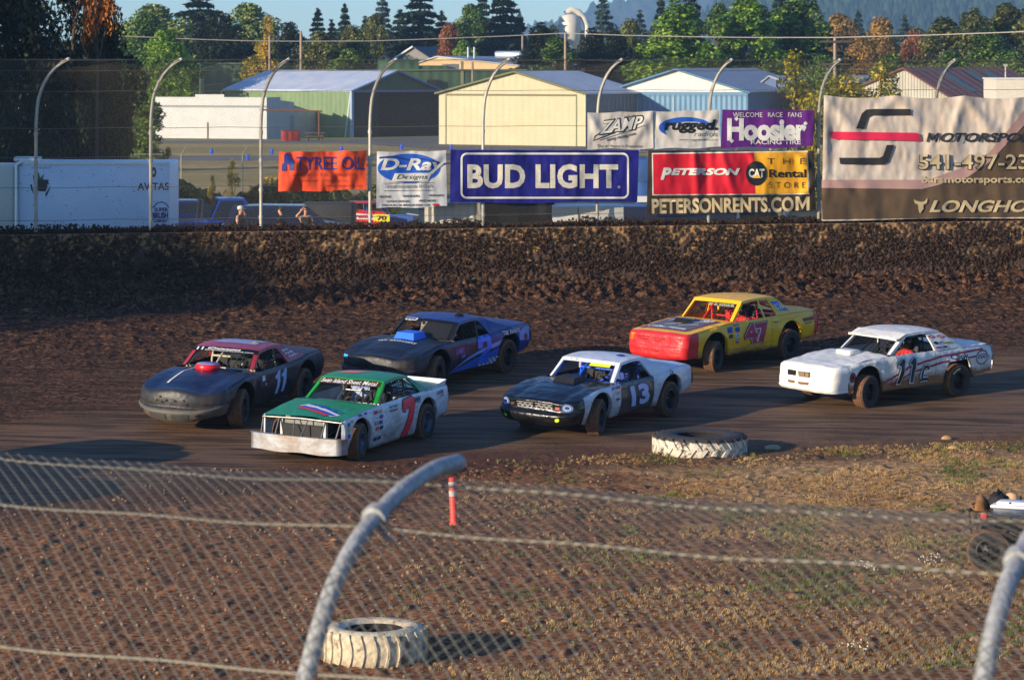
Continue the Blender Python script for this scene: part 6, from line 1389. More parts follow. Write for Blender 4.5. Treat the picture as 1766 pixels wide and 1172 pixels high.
b = c.mk(); b.grid(lambda u, v: c.ws(-.93+1.86*u, .05+.24*v, .006), 20, 3); b.build('sun_strip', mat('dark_sun_strip', (42, 30, 22), .4, noise=(9, .6), col2=(120, 72, 36)), root)
bm = text2d('Swan Island Sheet Metal', .012, .25); fitbm(bm, (-.88, -.26, .86, -.08)); lay(bm, lambda u, v: c.B @ c.ws(u, -v, .014), 'lettering', st_w, root)
# a red patch on the green roof
shape([[(-.2, -.5), (-.2, -.1), (-.62, .05), (-.62, -.5)]], lambda u, v: c.B @ Vector((u, v, c.roofz(u, v)+.006)), 'roof_patch', mat('faded_orange', (206, 120, 96), .5), root, .12)

# ---- black car, number 11
k11 = P('navy_black_paint', (18, 20, 30), rough=.42, d=.35, dc=(70, 58, 48)); g11 = P('grey_plastic_nose', (44, 44, 44), rough=.5, d=.3)
rr11 = P('red_roof_paint', (150, 40, 52), rough=.35, d=.0, col2=(170, 60, 80)); lv = P('lavender_roof_paint', (160, 150, 190), rough=.35, d=0)
PN = [(0, -.06), (.06, .0), (.35, .03), (.56, .02), (.60, .13), (.66, .15), (.9, .11), (1, .03)]
K = mk(BASE_PONY, paint=k11, hood=P('navy_hood_paint', (24, 34, 66), rough=.35, d=.15), roof=rr11, pillar=rr11, headerm=mat('black_header', (14, 14, 16), .4), tin=M_blk, cage=mat('cream_tube', (180, 168, 146), .5),
    nose=dict(xs=1.98, xn=2.56, vee=.42, prof=PN, bot=[(0, .17), (.35, .24), (.6, .28), (1, .30)], q=.36, p=.52, m=[g11, P('grey_bumper', (88, 86, 78), rough=.6, d=.3)], mfun=lambda i, j: 1 if j >= 14 else 0),
    seed=2, lift=.03, gh=dict(R=1.29, header=.22), spine=.05)
K['scale'] = 1.08
c = build_car((411, 734), R(21), K, 'matt black stock car with red roof, pale number 11 and red hood scoop')
root = c.root
n11 = mat('number_pale_blue', (150, 176, 214), .5)
def one(dx, w_, h0, h1, sl, hook=.09):
    """slanted digit 1: dx front edge, built rearwards"""
    q = lambda u, z: (dx-u-sl*(z-h0), z)
    return [q(0, h0), q(w_, h0), q(w_, h1), q(w_*.35, h1+.01), q(-hook*.2, h1-.06), q(-hook, h1-.08), q(-hook, h1-.14), q(0, h1-.13)]
for dx in (-.02, -.30): shape([one(dx, .13, .36, .80, .12)], c.S(1, .008), 'number', n11, root, .1)
rings(lambda o: c.S(1, o), [(.60, .70, .48, .80), (.50, .60, .42, .66)], root, [st_w, st_b, n11], 4); shape([[(.86, .58), (.66, .54), (.68, .72), (.86, .76)]], c.S(1, .006), 'fender_vent', M_hole, root, .1)
for k in range(4): shape([[(.85, .60+.04*k), (.67, .565+.04*k), (.67, .575+.04*k), (.85, .61+.04*k)]], c.S(1, .012), 'vent_louvre', k11, root, .1)
b = c.mk(); Mx = Matrix.Translation((1.12, .0, c.deck(1.12, 0)-.03)); b.lathe([(.20, 0), (.235, .03), (.235, .10), (.21, .125), (.001, .135)], Mx, 28, mfun=lambda i: 1 if i >= 3 else 0); b.build('hood_scoop', [mat('scoop_red', (216, 24, 34), .35), lv], root)
shape(stroke([(1.05, -.30), (1.4, -.38), (2.1, -.34)], .05), c.D(.010), 'hood_stripe', st_w, root, .1)
WSf = lambda u, v: c.B @ c.ws(u, -v, .012)
write('Cannon', (-.52, -.12, .52, -.035), WSf, 'lettering', st_w, root, bold=.05, shear=.35); write('performancemachine.com', (-.58, -.205, .88, -.14), WSf, 'lettering', st_w, root, bold=.03, shear=.1)
write('11', (-.88, -.19, -.66, -.04), WSf, 'lettering', st_w, root, bold=.03)
b = c.mk(); b.grid(lambda u, v: (lambda x, y: (x, y, c.roofz(x, y)+.006))(-.62+.62*u, (-.46+.92*v)), 8, 8); b.build('roof_top_panel', lv, root)
nsf = c.NY(.010); holes = [(-.36, .34), (-.27, .22), (-.22, .40), (-.12, .33), (.08, .34), (.28, .30), (.35, .42)]
for (a, v) in holes: shape([ell(a, v, .026, .032, 12)], nsf, 'nose_hole', M_hole, root)
for a in (-.78, .66): shape([ell(a, .80, .07, .085, 18)], nsf, 'fog_light', mat('lamp_grey', (84, 82, 74), .3, .3), root); shape([ell(a, .80, .045, .055, 14)], c.NY(.016), 'fog_light', M_hole, root)
for a0, a1 in ((-.52, -.08), (.06, .46)):
    shape([[(a0, .72), (a1, .72), (a1, .90), (a0, .90)]], nsf, 'lower_grille', mat('grille_dark', (50, 48, 44), .6), root, .05)
    for k in range(11): a = a0+(a1-a0)*(k+.5)/11; shape([[(a-.004, .72), (a+.004, .72), (a+.004, .90), (a-.004, .90)]], c.NY(.014), 'grille_bar', MATS['grey_bumper'], root)
    for k in range(4): v = .745+.045*k; shape([[(a0, v), (a1, v), (a1, v+.008), (a0, v+.008)]], c.NY(.014), 'grille_bar', MATS['grey_bumper'], root, .05)
f = c.sail(1)
for k in range(3): bm = text2d(('RACE', 'FAB', 'OIL')[k], .04); fitbm(bm, (.25, -.30-.22*k, .85, -.16-.22*k)); lay(bm, lambda u, v: c.B @ (f(u, -v)+Vector((0, .008, 0))), 'lettering', st_w, root)

# ---- blue black car, number 2
b7 = P('midnight_blue_paint', (26, 30, 58), rough=.42, d=.35, dc=(60, 48, 42)); bq = P('royal_blue_paint', (32, 56, 126), rough=.4, d=.25, dc=(60, 48, 42))
K = mk(BASE_PONY, paint=b7, hood=P('black_hood_paint', (20, 22, 34), rough=.4, d=.2), roof=bq, pillar=P('black_pillar', (22, 22, 26), rough=.4, d=0), headerm=MATS['black_header'], quarter=bq, trunk=bq, tin=M_blk, cage=mat('tan_tube', (140, 128, 108), .5),
    nose=dict(xs=1.98, xn=2.50, vee=.26, prof=PN, bot=[(0, .20), (.35, .26), (1, .30)], q=.38, p=.54, m=P('black_nose', (22, 22, 26), rough=.5, d=.45, dc=(76, 64, 54))),
    seed=3, lift=.02, gh=dict(R=1.27, header=.12), spine=.02)
K['scale'] = 1.08
c = build_car((748, 672), R(31), K, 'dark blue stock car with bright blue square hood scoop and blue side swoosh')
root = c.root; brb = mat('bright_blue', (24, 104, 226), .4); ltb = mat('sky_blue', (110, 150, 214), .45); mdb = mat('mid_blue', (40, 92, 190), .45)
b = c.mk(); z0 = c.deck(1.1, 0)
b.add([(1.34, -.25, z0-.03), (1.34, .25, z0-.03), (.84, .25, z0-.02), (.84, -.25, z0-.02), (1.26, -.20, z0+.12), (1.26, .20, z0+.12), (.88, .20, z0+.12), (.88, -.20, z0+.12)], [(0, 1, 5, 4), (1, 2, 6, 5), (2, 3, 7, 6), (3, 0, 4, 7), (4, 5, 6, 7)])
b.build('hood_scoop', brb, root)
shape([[(.95, .24), (.40, .42), (-.1, .52), (-.9, .62), (-1.0, .72), (-.2, .60), (.3, .50)]], c.S(1, .006), 'side_swoosh', ltb, root, .1)
shape([[(.9, .24), (-.9, .26), (-.9, .56), (-.2, .47), (.4, .36)]], c.S(1, .005), 'side_swoosh', mdb, root, .1)
shape([[(-1.72, .62), (-2.28, .56), (-2.30, .86), (-2.0, .86), (-1.7, .80)]], c.S(1, .006), 'side_swoosh', ltb, root, .1)
tw = [(0, .62), (0, .80), (.08, .87), (.44, .87), (.52, .80), (.52, .62), (.44, .54), (.26, .46), (.22, .40), (.5, .40), (.5, .28), (.06, .28), (.10, .44), (.2, .54), (.34, .60), (.34, .74), (.18, .74), (.18, .62)]
shape([[(-.10-u*1.06+.02, z) for u, z in tw]], c.S(1, .009), 'number', st_k, root, .1); shape([[(-.10-u, z+.012) for u, z in tw]], c.S(1, .013), 'number', brb, root, .1)
write('T&L RANCH', (-1.05, .80, -1.72, .89), c.S(1, .009), 'lettering', st_w, root, .1, bold=.03)
write('SUMMIT', (.78, .62, .42, .74), c.S(1, .009), 'lettering', mat('sticker_violet', (146, 96, 170), .5), root, .1, bold=.03, shear=-.2); write('LIFT', (.55, .53, .40, .59), c.S(1, .009), 'lettering', ltb, root, .1, bold=.04)
write('JEGS', (.30, .78, .14, .82), c.S(1, .009), 'lettering', ltb, root, .1); shape([ell(-2.05, .66, .10, .07, 14)], c.S(1, .010), 'sponsor_sticker', mat('sticker_maroon', (96, 36, 50), .5), root)
for i in range(9):
    for j in range(4):
        if (i+j) % 2 == 0: x0 = -.25-.075*i+.02*j; z0 = .385-.035*j-.01*i*0; shape([[(x0, z0-.035), (x0-.075, z0-.035), (x0-.09, z0), (x0-.015, z0)]], c.S(1, .012), 'checker_square', st_w, root) if z0 > .27 else None
WSf = lambda u, v: c.B @ c.ws(u, -v, .012)
shape([[(-.80, -.02), (-.35, -.02), (-.37, -.16), (-.83, -.16)]], WSf, 'name_plate', st_w, root); write('IRVINE', (-.78, -.14, -.39, -.04), lambda u, v: c.B @ c.ws(u, -v, .018), 'lettering', st_n, root, bold=.04)
b = c.mk(); b.grid(lambda u, v: c.ws(.02+.86*u, .12+.84*v, -.012), 8, 6); b.build('screen_guard', mat('dark_mesh_guard', (30, 28, 28), .6, noise=(12, .3)), root)
write('WATERWORKS', (1.62, -.46, 1.42, .46), (lambda u, v: c.B @ Vector((v*0+1.0*(1.50+(u-1.52)*1), v, c.deck(1.5, v)+.01))), 'lettering', st_w, root) if False else None
bm = text2d('WATERWORKS', .03, .2); fitbm(bm, (-.48, 0, .44, .09)); lay(bm, lambda u, v: c.B @ Vector((1.58-v, u, c.deck(1.58-v, u)+.011)), 'lettering', st_w, root)
nsf = c.NY(.012); shape([[(-.92, .10), (-.74, .06), (-.72, .20), (-.90, .24)]], nsf, 'headlight_sticker', mat('sticker_cyan', (60, 170, 220), .5), root, .04)
for a in (-.80, .70): shape([ell(a, .80, .06, .08, 16)], nsf, 'fog_light', MATS['lamp_grey'], root)
for (a, v) in holes: shape([ell(a, v+.1, .03, .028, 12)], nsf, 'nose_hole', M_hole, root)

# ---- black and white car, number 13
k13 = P('gloss_black_paint', (16, 20, 32), rough=.2, d=.1); w13 = P('white_fender_paint', (206, 214, 226), d=.75, rough=.35); br13 = P('charcoal_door_paint', (58, 54, 52), rough=.35, d=.4)
K = mk(BASE_PONY, paint=w13, hood=k13, fender=w13, door=br13, roof=P('white_roof_paint', (220, 222, 226), rough=.35, d=0), tin=M_blk, cage=mat('blue_tube', (28, 84, 210), .4),
    nose=dict(xs=1.98, xn=2.42, vee=.10, prof=[(0, -.10), (.08, -.02), (.25, -.03), (.45, -.02), (.52, .08), (.62, .10), (.88, .08), (1, .0)], bot=[(0, .25), (.7, .27), (1, .32)], q=.34, p=.5, m=P('black_nose_gloss', (16, 16, 18), rough=.28, d=.12)),
    seed=4, lift=.02, gh=dict(R=1.30, header=.17, xa0=.84), steer=.30)
K['scale'] = 1.03
c = build_car((1027, 748), R(33), K, 'black nosed white stock car with number 13, blue roll cage and round headlamps')
root = c.root
WSf = lambda u, v: c.B @ c.ws(u, -v, .012)
shape([[(.16, -.17), (.78, -.17), (.76, -.32), (.14, -.32)]], lambda u, v: c.B @ c.ws(u, -v, .016), 'sun_visor', mat('neon_yellow', (206, 220, 40), .5), root, .1)
b = c.mk(); z0 = c.deck(1.1, 0); b.add([(1.42, -.26, z0-.05), (1.42, .26, z0-.05), (.88, .24, z0-.02), (.88, -.24, z0-.02), (1.28, -.21, z0+.09), (1.28, .21, z0+.09), (.90, .20, z0+.10), (.90, -.20, z0+.10)], [(0, 1, 5, 4), (1, 2, 6, 5), (2, 3, 7, 6), (3, 0, 4, 7), (4, 5, 6, 7)]); b.build('hood_scoop', P('matt_black_scoop', (16, 16, 18), rough=.6, d=0), root)
num = mat('number_silver_blue', (170, 184, 220), .5)
write('13', (.34, .33, -.52, .82), c.S(1, .008), 'number', st_n, root, .1, bold=.10, shear=-.18); write('13', (.29, .36, -.49, .79), c.S(1, .012), 'number', num, root, .1, bold=.045, shear=-.18)
rings(lambda o: c.S(1, o), [(1.02, .80, .86, .85), (.82, .80, .66, .86), (.88, .68, .64, .76), (.86, .58, .70, .62), (.84, .48, .70, .52)], root, [st_w, st_r, st_b, st_k], 5)
shape([ell(-1.28, .93-.06, .06, .05, 18)], c.S(1, .008), 'round_sticker', st_n, root); write('AMSOIL', (.98, .655, .99, .656), c.S(1), 'x', st_w, root) if False else None
nsf = c.NY(.012)
for a in (-.80, .79):
    shape([ell(a, .24, .12, .17, 24)], nsf, 'headlight', mat('lamp_blue', (90, 120, 170), .15, .2), root); shape([ell(a, .24, .085, .12, 20)], c.NY(.018), 'headlight', mat('lamp_white', (150, 166, 190), .15), root); shape([ell(a, .24, .05, .07, 14)], c.NY(.024), 'headlight', st_n, root)
for a0, a1 in ((-.48, -.03), (.01, .46)):
    for k in range(5): v = .17+.05*k; shape([[(a0+.01*k, v), (a1-.005*k, v), (a1-.005*k, v+.016), (a0+.01*k, v+.016)]], nsf, 'grille_bar', mat('grille_silver', (190, 188, 180), .4), root, .06)
    for k in range(7): a = a0+.04+(a1-a0-.06)*k/6; shape([ell(a, .22+.10*(k % 2), .030, .034, 12)], c.NY(.017), 'nose_hole', M_hole, root)
shape([[(.52, .22), (.62, .21), (.62, .32), (.52, .33)]], nsf, 'side_lamp', mat('lamp_red', (190, 70, 60), .4), root); shape([[(-.64, .22), (-.54, .21), (-.54, .32), (-.64, .33)]], nsf, 'side_lamp', mat('lamp_brown', (80, 50, 50), .4), root)
for a, mm in ((-.74, mat('neon_green', (50, 120, 30), .5)), (.66, MATS['neon_yellow'])): shape([ell(a, .74, .05, .085, 16)], nsf, 'fog_light', mm, root)
write('13', (-.62, -.14, -.36, -.03), WSf, 'lettering', mat('ghost_grey', (180, 176, 170), .5), root)

# ---- yellow car, number 47
y47 = P('yellow_paint', (238, 180, 20), d=.9, dz=(.22, .62), rough=.35, dc=(66, 52, 36), col2=(200, 160, 28)); r47 = P('red_nose_paint', (222, 40, 44), d=.3, rough=.4, dc=(150, 60, 50))
NB = [(0, -.10), (.06, -.02), (.12, .0), (.5, .02), (.56, .05), (.85, .05), (1, -.01)]
K = mk(BASE_BOX, paint=y47, hood=y47, roof=y47, tail=r47, tin=mat('red_tin', (190, 28, 36), .45), cage=mat('red_tube', (206, 34, 40), .4),
    nose=dict(xs=2.02, xn=2.50, prof=NB, bot=[(0, .27), (1, .30)], q=.30, p=.42, m=r47), seed=5, lift=.05, roll=.035, gh=dict(R=1.47, header=.17, bpost=(-.36, -.42), xw1=-.68, xw0=-.84, xc1=-1.04, xc0=-1.42, fall=.02), net=True, dent=.02, crown=.04, steer=.34)
K['belt'] = [(a, z+.03) for a, z in K['belt']]
c = build_car((1229, 640), R(43), K, 'yellow stock car with red nose and red number 47, farthest up the banking')
root = c.root; gy = mat('decal_grey', (98, 98, 108), .5, noise=(4, .3)); mg = mat('decal_magenta', (150, 30, 80), .5)
shape([[(2.2, -.74), (2.2, .64), (1.0, .72), (.95, -.74)]], c.D(.008), 'hood_decal', mg, root, .1); shape([[(2.15, -.69), (2.15, .58), (1.02, .66), (.98, -.69)]], c.D(.012), 'hood_decal', gy, root, .1)
bm = text2d('Coffee House', .035, .1); fitbm(bm, (-.62, 0, .50, .16)); lay(bm, lambda u, v: c.B @ Vector((2.08-v, u, c.deck(2.08-v, u)+.016)), 'lettering', st_w, root, .1)
bm = text2d('103', .05, .1); fitbm(bm, (.22, 0, .60, .16)); lay(bm, lambda u, v: c.B @ Vector((1.20-v, u, c.deck(1.2-v, u)+.016)), 'lettering', st_w, root, .1)
for pl in (stroke([(1.8, -.3), (1.5, .1), (1.2, .5)], .06), stroke([(1.8, .1), (1.5, .45)], .05), stroke([(1.3, -.6), (1.1, -.1)], .06)): shape(pl, c.D(.016), 'hood_decal', st_w, root, .1)
b = c.mk(); z0 = c.deck(1.5, 0); b.add([(1.62, -.24, z0+.02), (1.62, .24, z0+.02), (1.18, .26, z0+.02), (1.18, -.26, z0+.02), (1.30, -.2, z0+.10), (1.30, .2, z0+.10)], [(0, 1, 5, 4), (1, 2, 5), (3, 0, 4), (2, 3, 4, 5)]); b.build('hood_scoop', gy, root)
shape([[(1.66, -.2), (1.66, .2), (1.44, .24), (1.44, -.24)]], lambda u, v: c.B @ Vector((u, v, z0+.05+(1.62-u)*.26)), 'scoop_opening', M_hole, root)
n47 = mat('number_crimson', (178, 30, 66), .5)
write('47', (.46, .40, -.46, .93), c.S(1, .008), 'number', st_k, root, .1, bold=.13, shear=-.22); write('47', (.42, .42, -.43, .91), c.S(1, .012), 'number', st_w, root, .1, bold=.095, shear=-.22); write('47', (.41, .43, -.42, .90), c.S(1, .016), 'number', n47, root, .1, bold=.06, shear=-.22)
nsf = c.NY(.010); write('47', (-.90, .36, -.68, .10), nsf, 'number', mat('yellow_outline', (238, 176, 40), .5), root, bold=.08); write('47', (-.89, .34, -.69, .12), c.NY(.015), 'number', r47, root, bold=.02)
for a0, a1, v, n in ((-.56, -.20, .22, 9), (-.12, .32, .24, 10), (-.50, -.24, .31, 7), (-.10, .20, .33, 8), (-.56, -.22, .68, 6), (-.04, .18, .70, 5)):
    for k in range(n): a = a0+(a1-a0)*k/(n-1); shape([ell(a, v, .013, .022, 8)], nsf, 'nose_hole', M_hole, root)
for pl in (stroke([(-.18, .02), (-.19, .75)], .006), stroke([(-.62, .12), (-.63, .36)], .006), stroke([(.40, .16), (.34, .36)], .006), stroke([(-.15, .44), (.9, .42)], .010), stroke([(.1, .58), (.95, .55)], .010)): shape(pl, c.NY(.006), 'nose_seam', mat('seam_red', (140, 20, 28), .6), root, .1)
rings(lambda o: c.S(1, o), [(1.02, .76, .84, .90), (.78, .90, .60, .94), (.74, .76, .58, .87), (.74, .63, .60, .72), (.98, .64, .84, .72), (.72, .50, .62, .58)], root, [st_w, st_b, st_n, st_k, st_b], 6)
shape([[(-1.82, .76), (-2.25, .76), (-2.25, .84), (-1.80, .84)]], c.S(1, .008), 'sponsor_sticker', mat('sticker_dark_red', (120, 26, 30), .5), root, .1); write('SPRINT', (-1.86, .69, -2.2, .74), c.S(1, .010), 'lettering', st_k, root, .1)
shape([[(-2.30, .42), (-2.42, .42), (-2.42, .97), (-2.26, .97)]], c.S(1, .008), 'tail_wrap', r47, root, .08)
f = c.sail(1); shape([[(.15, .12), (.85, .16), (.95, .80), (.35, .74)]], lambda u, v: c.B @ (f(u, v)+Vector((0, .008, 0))), 'blue_patch', mat('patch_blue', (36, 90, 190), .45), root)
for k in range(2): bm = text2d(('AUTO', 'BODY')[k], .03); fitbm(bm, (.25, -.42-.25*k, .85, -.26-.25*k)); lay(bm, lambda u, v: c.B @ (f(u, -v)+Vector((0, .014, 0))), 'lettering', st_w, root)
b = c.mk(); b.box((.2, .1, 1.30), (.04, .75, .09), 0); b.build('mirror', mat('mirror_grey', (170, 172, 160), .2, .5), root)
b = c.mk(); b.tube([(-.70, .945, .86), (-.82, .965, .86)], .012, 6); b.build('door_handle', M_chr, root)
b = c.mk(); b.grid(lambda u, v: c.nosept(0, 0)*0+Vector((-2.43-.02*math.sin(3.14*v), -.86+1.72*u, .96-.5*v)), 4, 4); b.build('tail_cap', r47, root)

# ---- white car, number 11c
w11 = P('white_dented_paint', (226, 222, 214), d=1.6, dz=(.36, .66), rough=.4, dc=(140, 100, 62)); wn = mat('white_plastic_nose', (228, 222, 212), .4, noise=(2, .12), bump=(3, .015))
K = mk(BASE_BOX, paint=w11, hood=P('white_hood_paint', (226, 222, 214), d=.2, rough=.4), roof=P('white_top_paint', (224, 220, 212), d=0, rough=.4), tin=M_blk, cage=mat('black_tube', (24, 24, 26), .5),
    nose=dict(xs=2.0, xn=2.52, prof=[(0, -.14), (.10, -.02), (.2, .0), (.5, .01), (.6, .03), (.8, .03), (.88, .05), (1, -.0)], bot=[(0, .30), (1, .30)], q=.34, p=.5, m=wn), seed=6, lift=.05, roll=.03, dent=.05,
    gh=dict(R=1.44, header=.04, xw1=-.50, xw0=-.62, xc1=-.98, xc0=-1.46, xa1=.22, fall=.02), letter='Hoosier', net=False, steer=.20, xtail=-2.45)
K['belt'] = [(a, z+.02) for a, z in K['belt']]
c = build_car((1492, 702), R(52), K, 'white dented stock car with number 11c and maroon side stripes, rearmost on the right')
root = c.root; mr = mat('stripe_maroon', (150, 24, 56), .5); blk = mat('number_ink', (22, 24, 34), .5)
b = c.mk(); b.grid(lambda u, v: (lambda p: Vector((p.x+.30*v+.04*math.sin(3.14*u), p.y*1.04, p.z+.02-.085*v-.04*abs(2*u-1)*v)))(c.ws(-1+2*u, 0)), 20, 4); b.grid(lambda u, v: (lambda p: Vector((p.x+.30, p.y*1.04, p.z-.065-.05*v)))(c.ws(-1+2*u, 0)), 20, 1); b.build('roof_visor', MATS['white_top_paint'], root)
b = c.mk(); b.box((1.15, 0, c.deck(1.15, 0)+.045), (.34, .44, .11), 0, bev=.03); b.build('hood_scoop', MATS['white_hood_paint'], root)
shape([[(.98, .42), (.30, .72), (-.8, .87), (-2.1, .93), (-2.1, .885), (-.85, .83), (.25, .675), (.98, .385)]], c.S(1, .010), 'side_stripe', mr, root, .05)
shape([[(.78, .36), (.2, .58), (-.8, .74), (-2.25, .80), (-2.25, .76), (-.85, .70), (.2, .54), (.70, .34)]], c.S(1, .010), 'side_stripe', mr, root, .05)
for (m_, o_, g_) in ((blk, .014, .035), (st_w, .021, .022), (blk, .028, 0.0)):
    for dx in (.58, .20):
        P1 = [(0-g_, .36-g_), (.10+g_, .36-g_), (.12+g_, .86+g_*.7), (.04, .90+g_*.7), (-.05-g_, .82+g_*.5), (-.07-g_, .76-g_), (.01-g_, .75-g_)]
        shape([[(dx-u-.16*(z-.36), z) for u, z in P1]], c.S(1, o_), 'number', m_, root, .05)
    sp = stroke([(-.12-.16*(z-.36)-u, z) for u, z in ((.24, .60), (.20, .66), (.12, .66), (.06, .58), (.03, .46), (.06, .40), (.0, .385), (.12, .40), (.26, .39))], .065+2*g_); shape(sp, c.S(1, o_), 'number', m_, root, .05)
shape([[(-1.02, .82), (-1.72, .86), (-1.72, .74), (-1.02, .71)]], c.S(1, .010), 'name_plate', st_w, root, .1); write('Clink', (-1.05, .75, -1.66, .86), c.S(1, .014), 'lettering', blk, root, .1, bold=.02, shear=-.3)
shape(stroke(ell(-2.08, .72, .20, .15, 28), .025, True), c.S(1, .009), 'round_emblem', st_n, root); shape([[(-1.88, .69), (-2.34, .69), (-2.34, .77), (-1.88, .77)]], c.S(1, .012), 'name_plate', st_w, root, .1); write('STEALTH', (-1.90, .70, -2.32, .76), c.S(1, .016), 'lettering', st_n, root, .1, bold=.05)
shape([ell(1.90, .62, .085, .11, 24)], c.S(1, .009), 'round_sticker', st_k, root); shape(stroke(ell(1.90, .62, .055, .07, 18), .02, True), c.S(1, .013), 'round_sticker', st_r, root)
nsf = c.NY(.010)
for a0, a1, v0, v1 in ((-.52, -.20, .28, .48), (-.12, .28, .28, .48), (-.48, -.20, .66, .76), (-.08, .27, .66, .76)): shape([[(a0, v0), (a1, v0), (a1-.02, v1), (a0+.02, v1)]], nsf, 'nose_opening', M_hole if v0 < .5 else mat('dusty_recess', (110, 84, 60), .8), root, .08)
shape([[(-.10, .31), (.24, .31), (.23, .46), (-.09, .46)]], c.NY(.013), 'radiator_screen', mat('screen_tan', (150, 124, 92), .7, noise=(30, .4)), root, .08); shape([[(.10, .31), (.115, .31), (.115, .46), (.10, .46)]], c.NY(.016), 'radiator_screen', M_blk, root)
f = c.sail(1); SF = lambda o: (lambda u, v: c.B @ (f(u, v)+Vector((0, o, 0))))
for (cu, cv, ru, rv, m_) in ((.22, .16, .17, .10, st_r), (.70, .20, .20, .10, st_r), (.2, .55, .10, .10, st_k), (.72, .62, .22, .07, mat('sticker_olive', (150, 140, 60), .5)), (.2, .84, .14, .06, mat('sticker_magenta', (170, 40, 120), .5)), (.45, .84, .09, .06, st_k), (.42, .55, .08, .04, st_k)): shape([ell(cu, cv, ru, rv, 18)], SF(.008), 'sponsor_sticker', m_, root)
for (s_, r_) in (('SPEED', (.56, -.23, .84, -.17)), ('MSD', (.12, -.19, .32, -.13))): bm = text2d(s_, .04); fitbm(bm, r_); lay(bm, lambda u, v: c.B @ (f(u, -v)+Vector((0, .013, 0))), 'lettering', st_w, root)
# ------------------------------------------------------------------ figures
def limb_mesh(joints, edges, root, sub=1):
    """joints {name: (pos, radius)}; a skinned continuous surface around the edges"""
    names = list(joints); ix = {n: i for i, n in enumerate(names)}; me = bpy.data.meshes.new('fig'); me.from_pydata([joints[n][0] for n in names], [(ix[a], ix[b]) for a, b in edges], [])
    o = bpy.data.objects.new('fig', me); COL.objects.link(o); o.modifiers.new('s', 'SKIN'); sv = me.skin_vertices[0].data
    for n in names: r = joints[n][1]; sv[ix[n]].radius = (r, r) if not isinstance(r, tuple) else r
    sv[ix[root]].use_root = True; m = o.modifiers.new('d', 'SUBSURF'); m.levels = sub; m.render_levels = sub
    dg = bpy.context.evaluated_depsgraph_get(); out = bpy.data.meshes.new_from_object(o.evaluated_get(dg)); bpy.data.objects.remove(o); bpy.data.meshes.remove(me)
    out.polygons.foreach_set('use_smooth', [True]*len(out.polygons)); return out
SKIN = mat('skin', (206, 148, 118), .55); HAIR = mat('dark_hair', (40, 30, 26), .7)
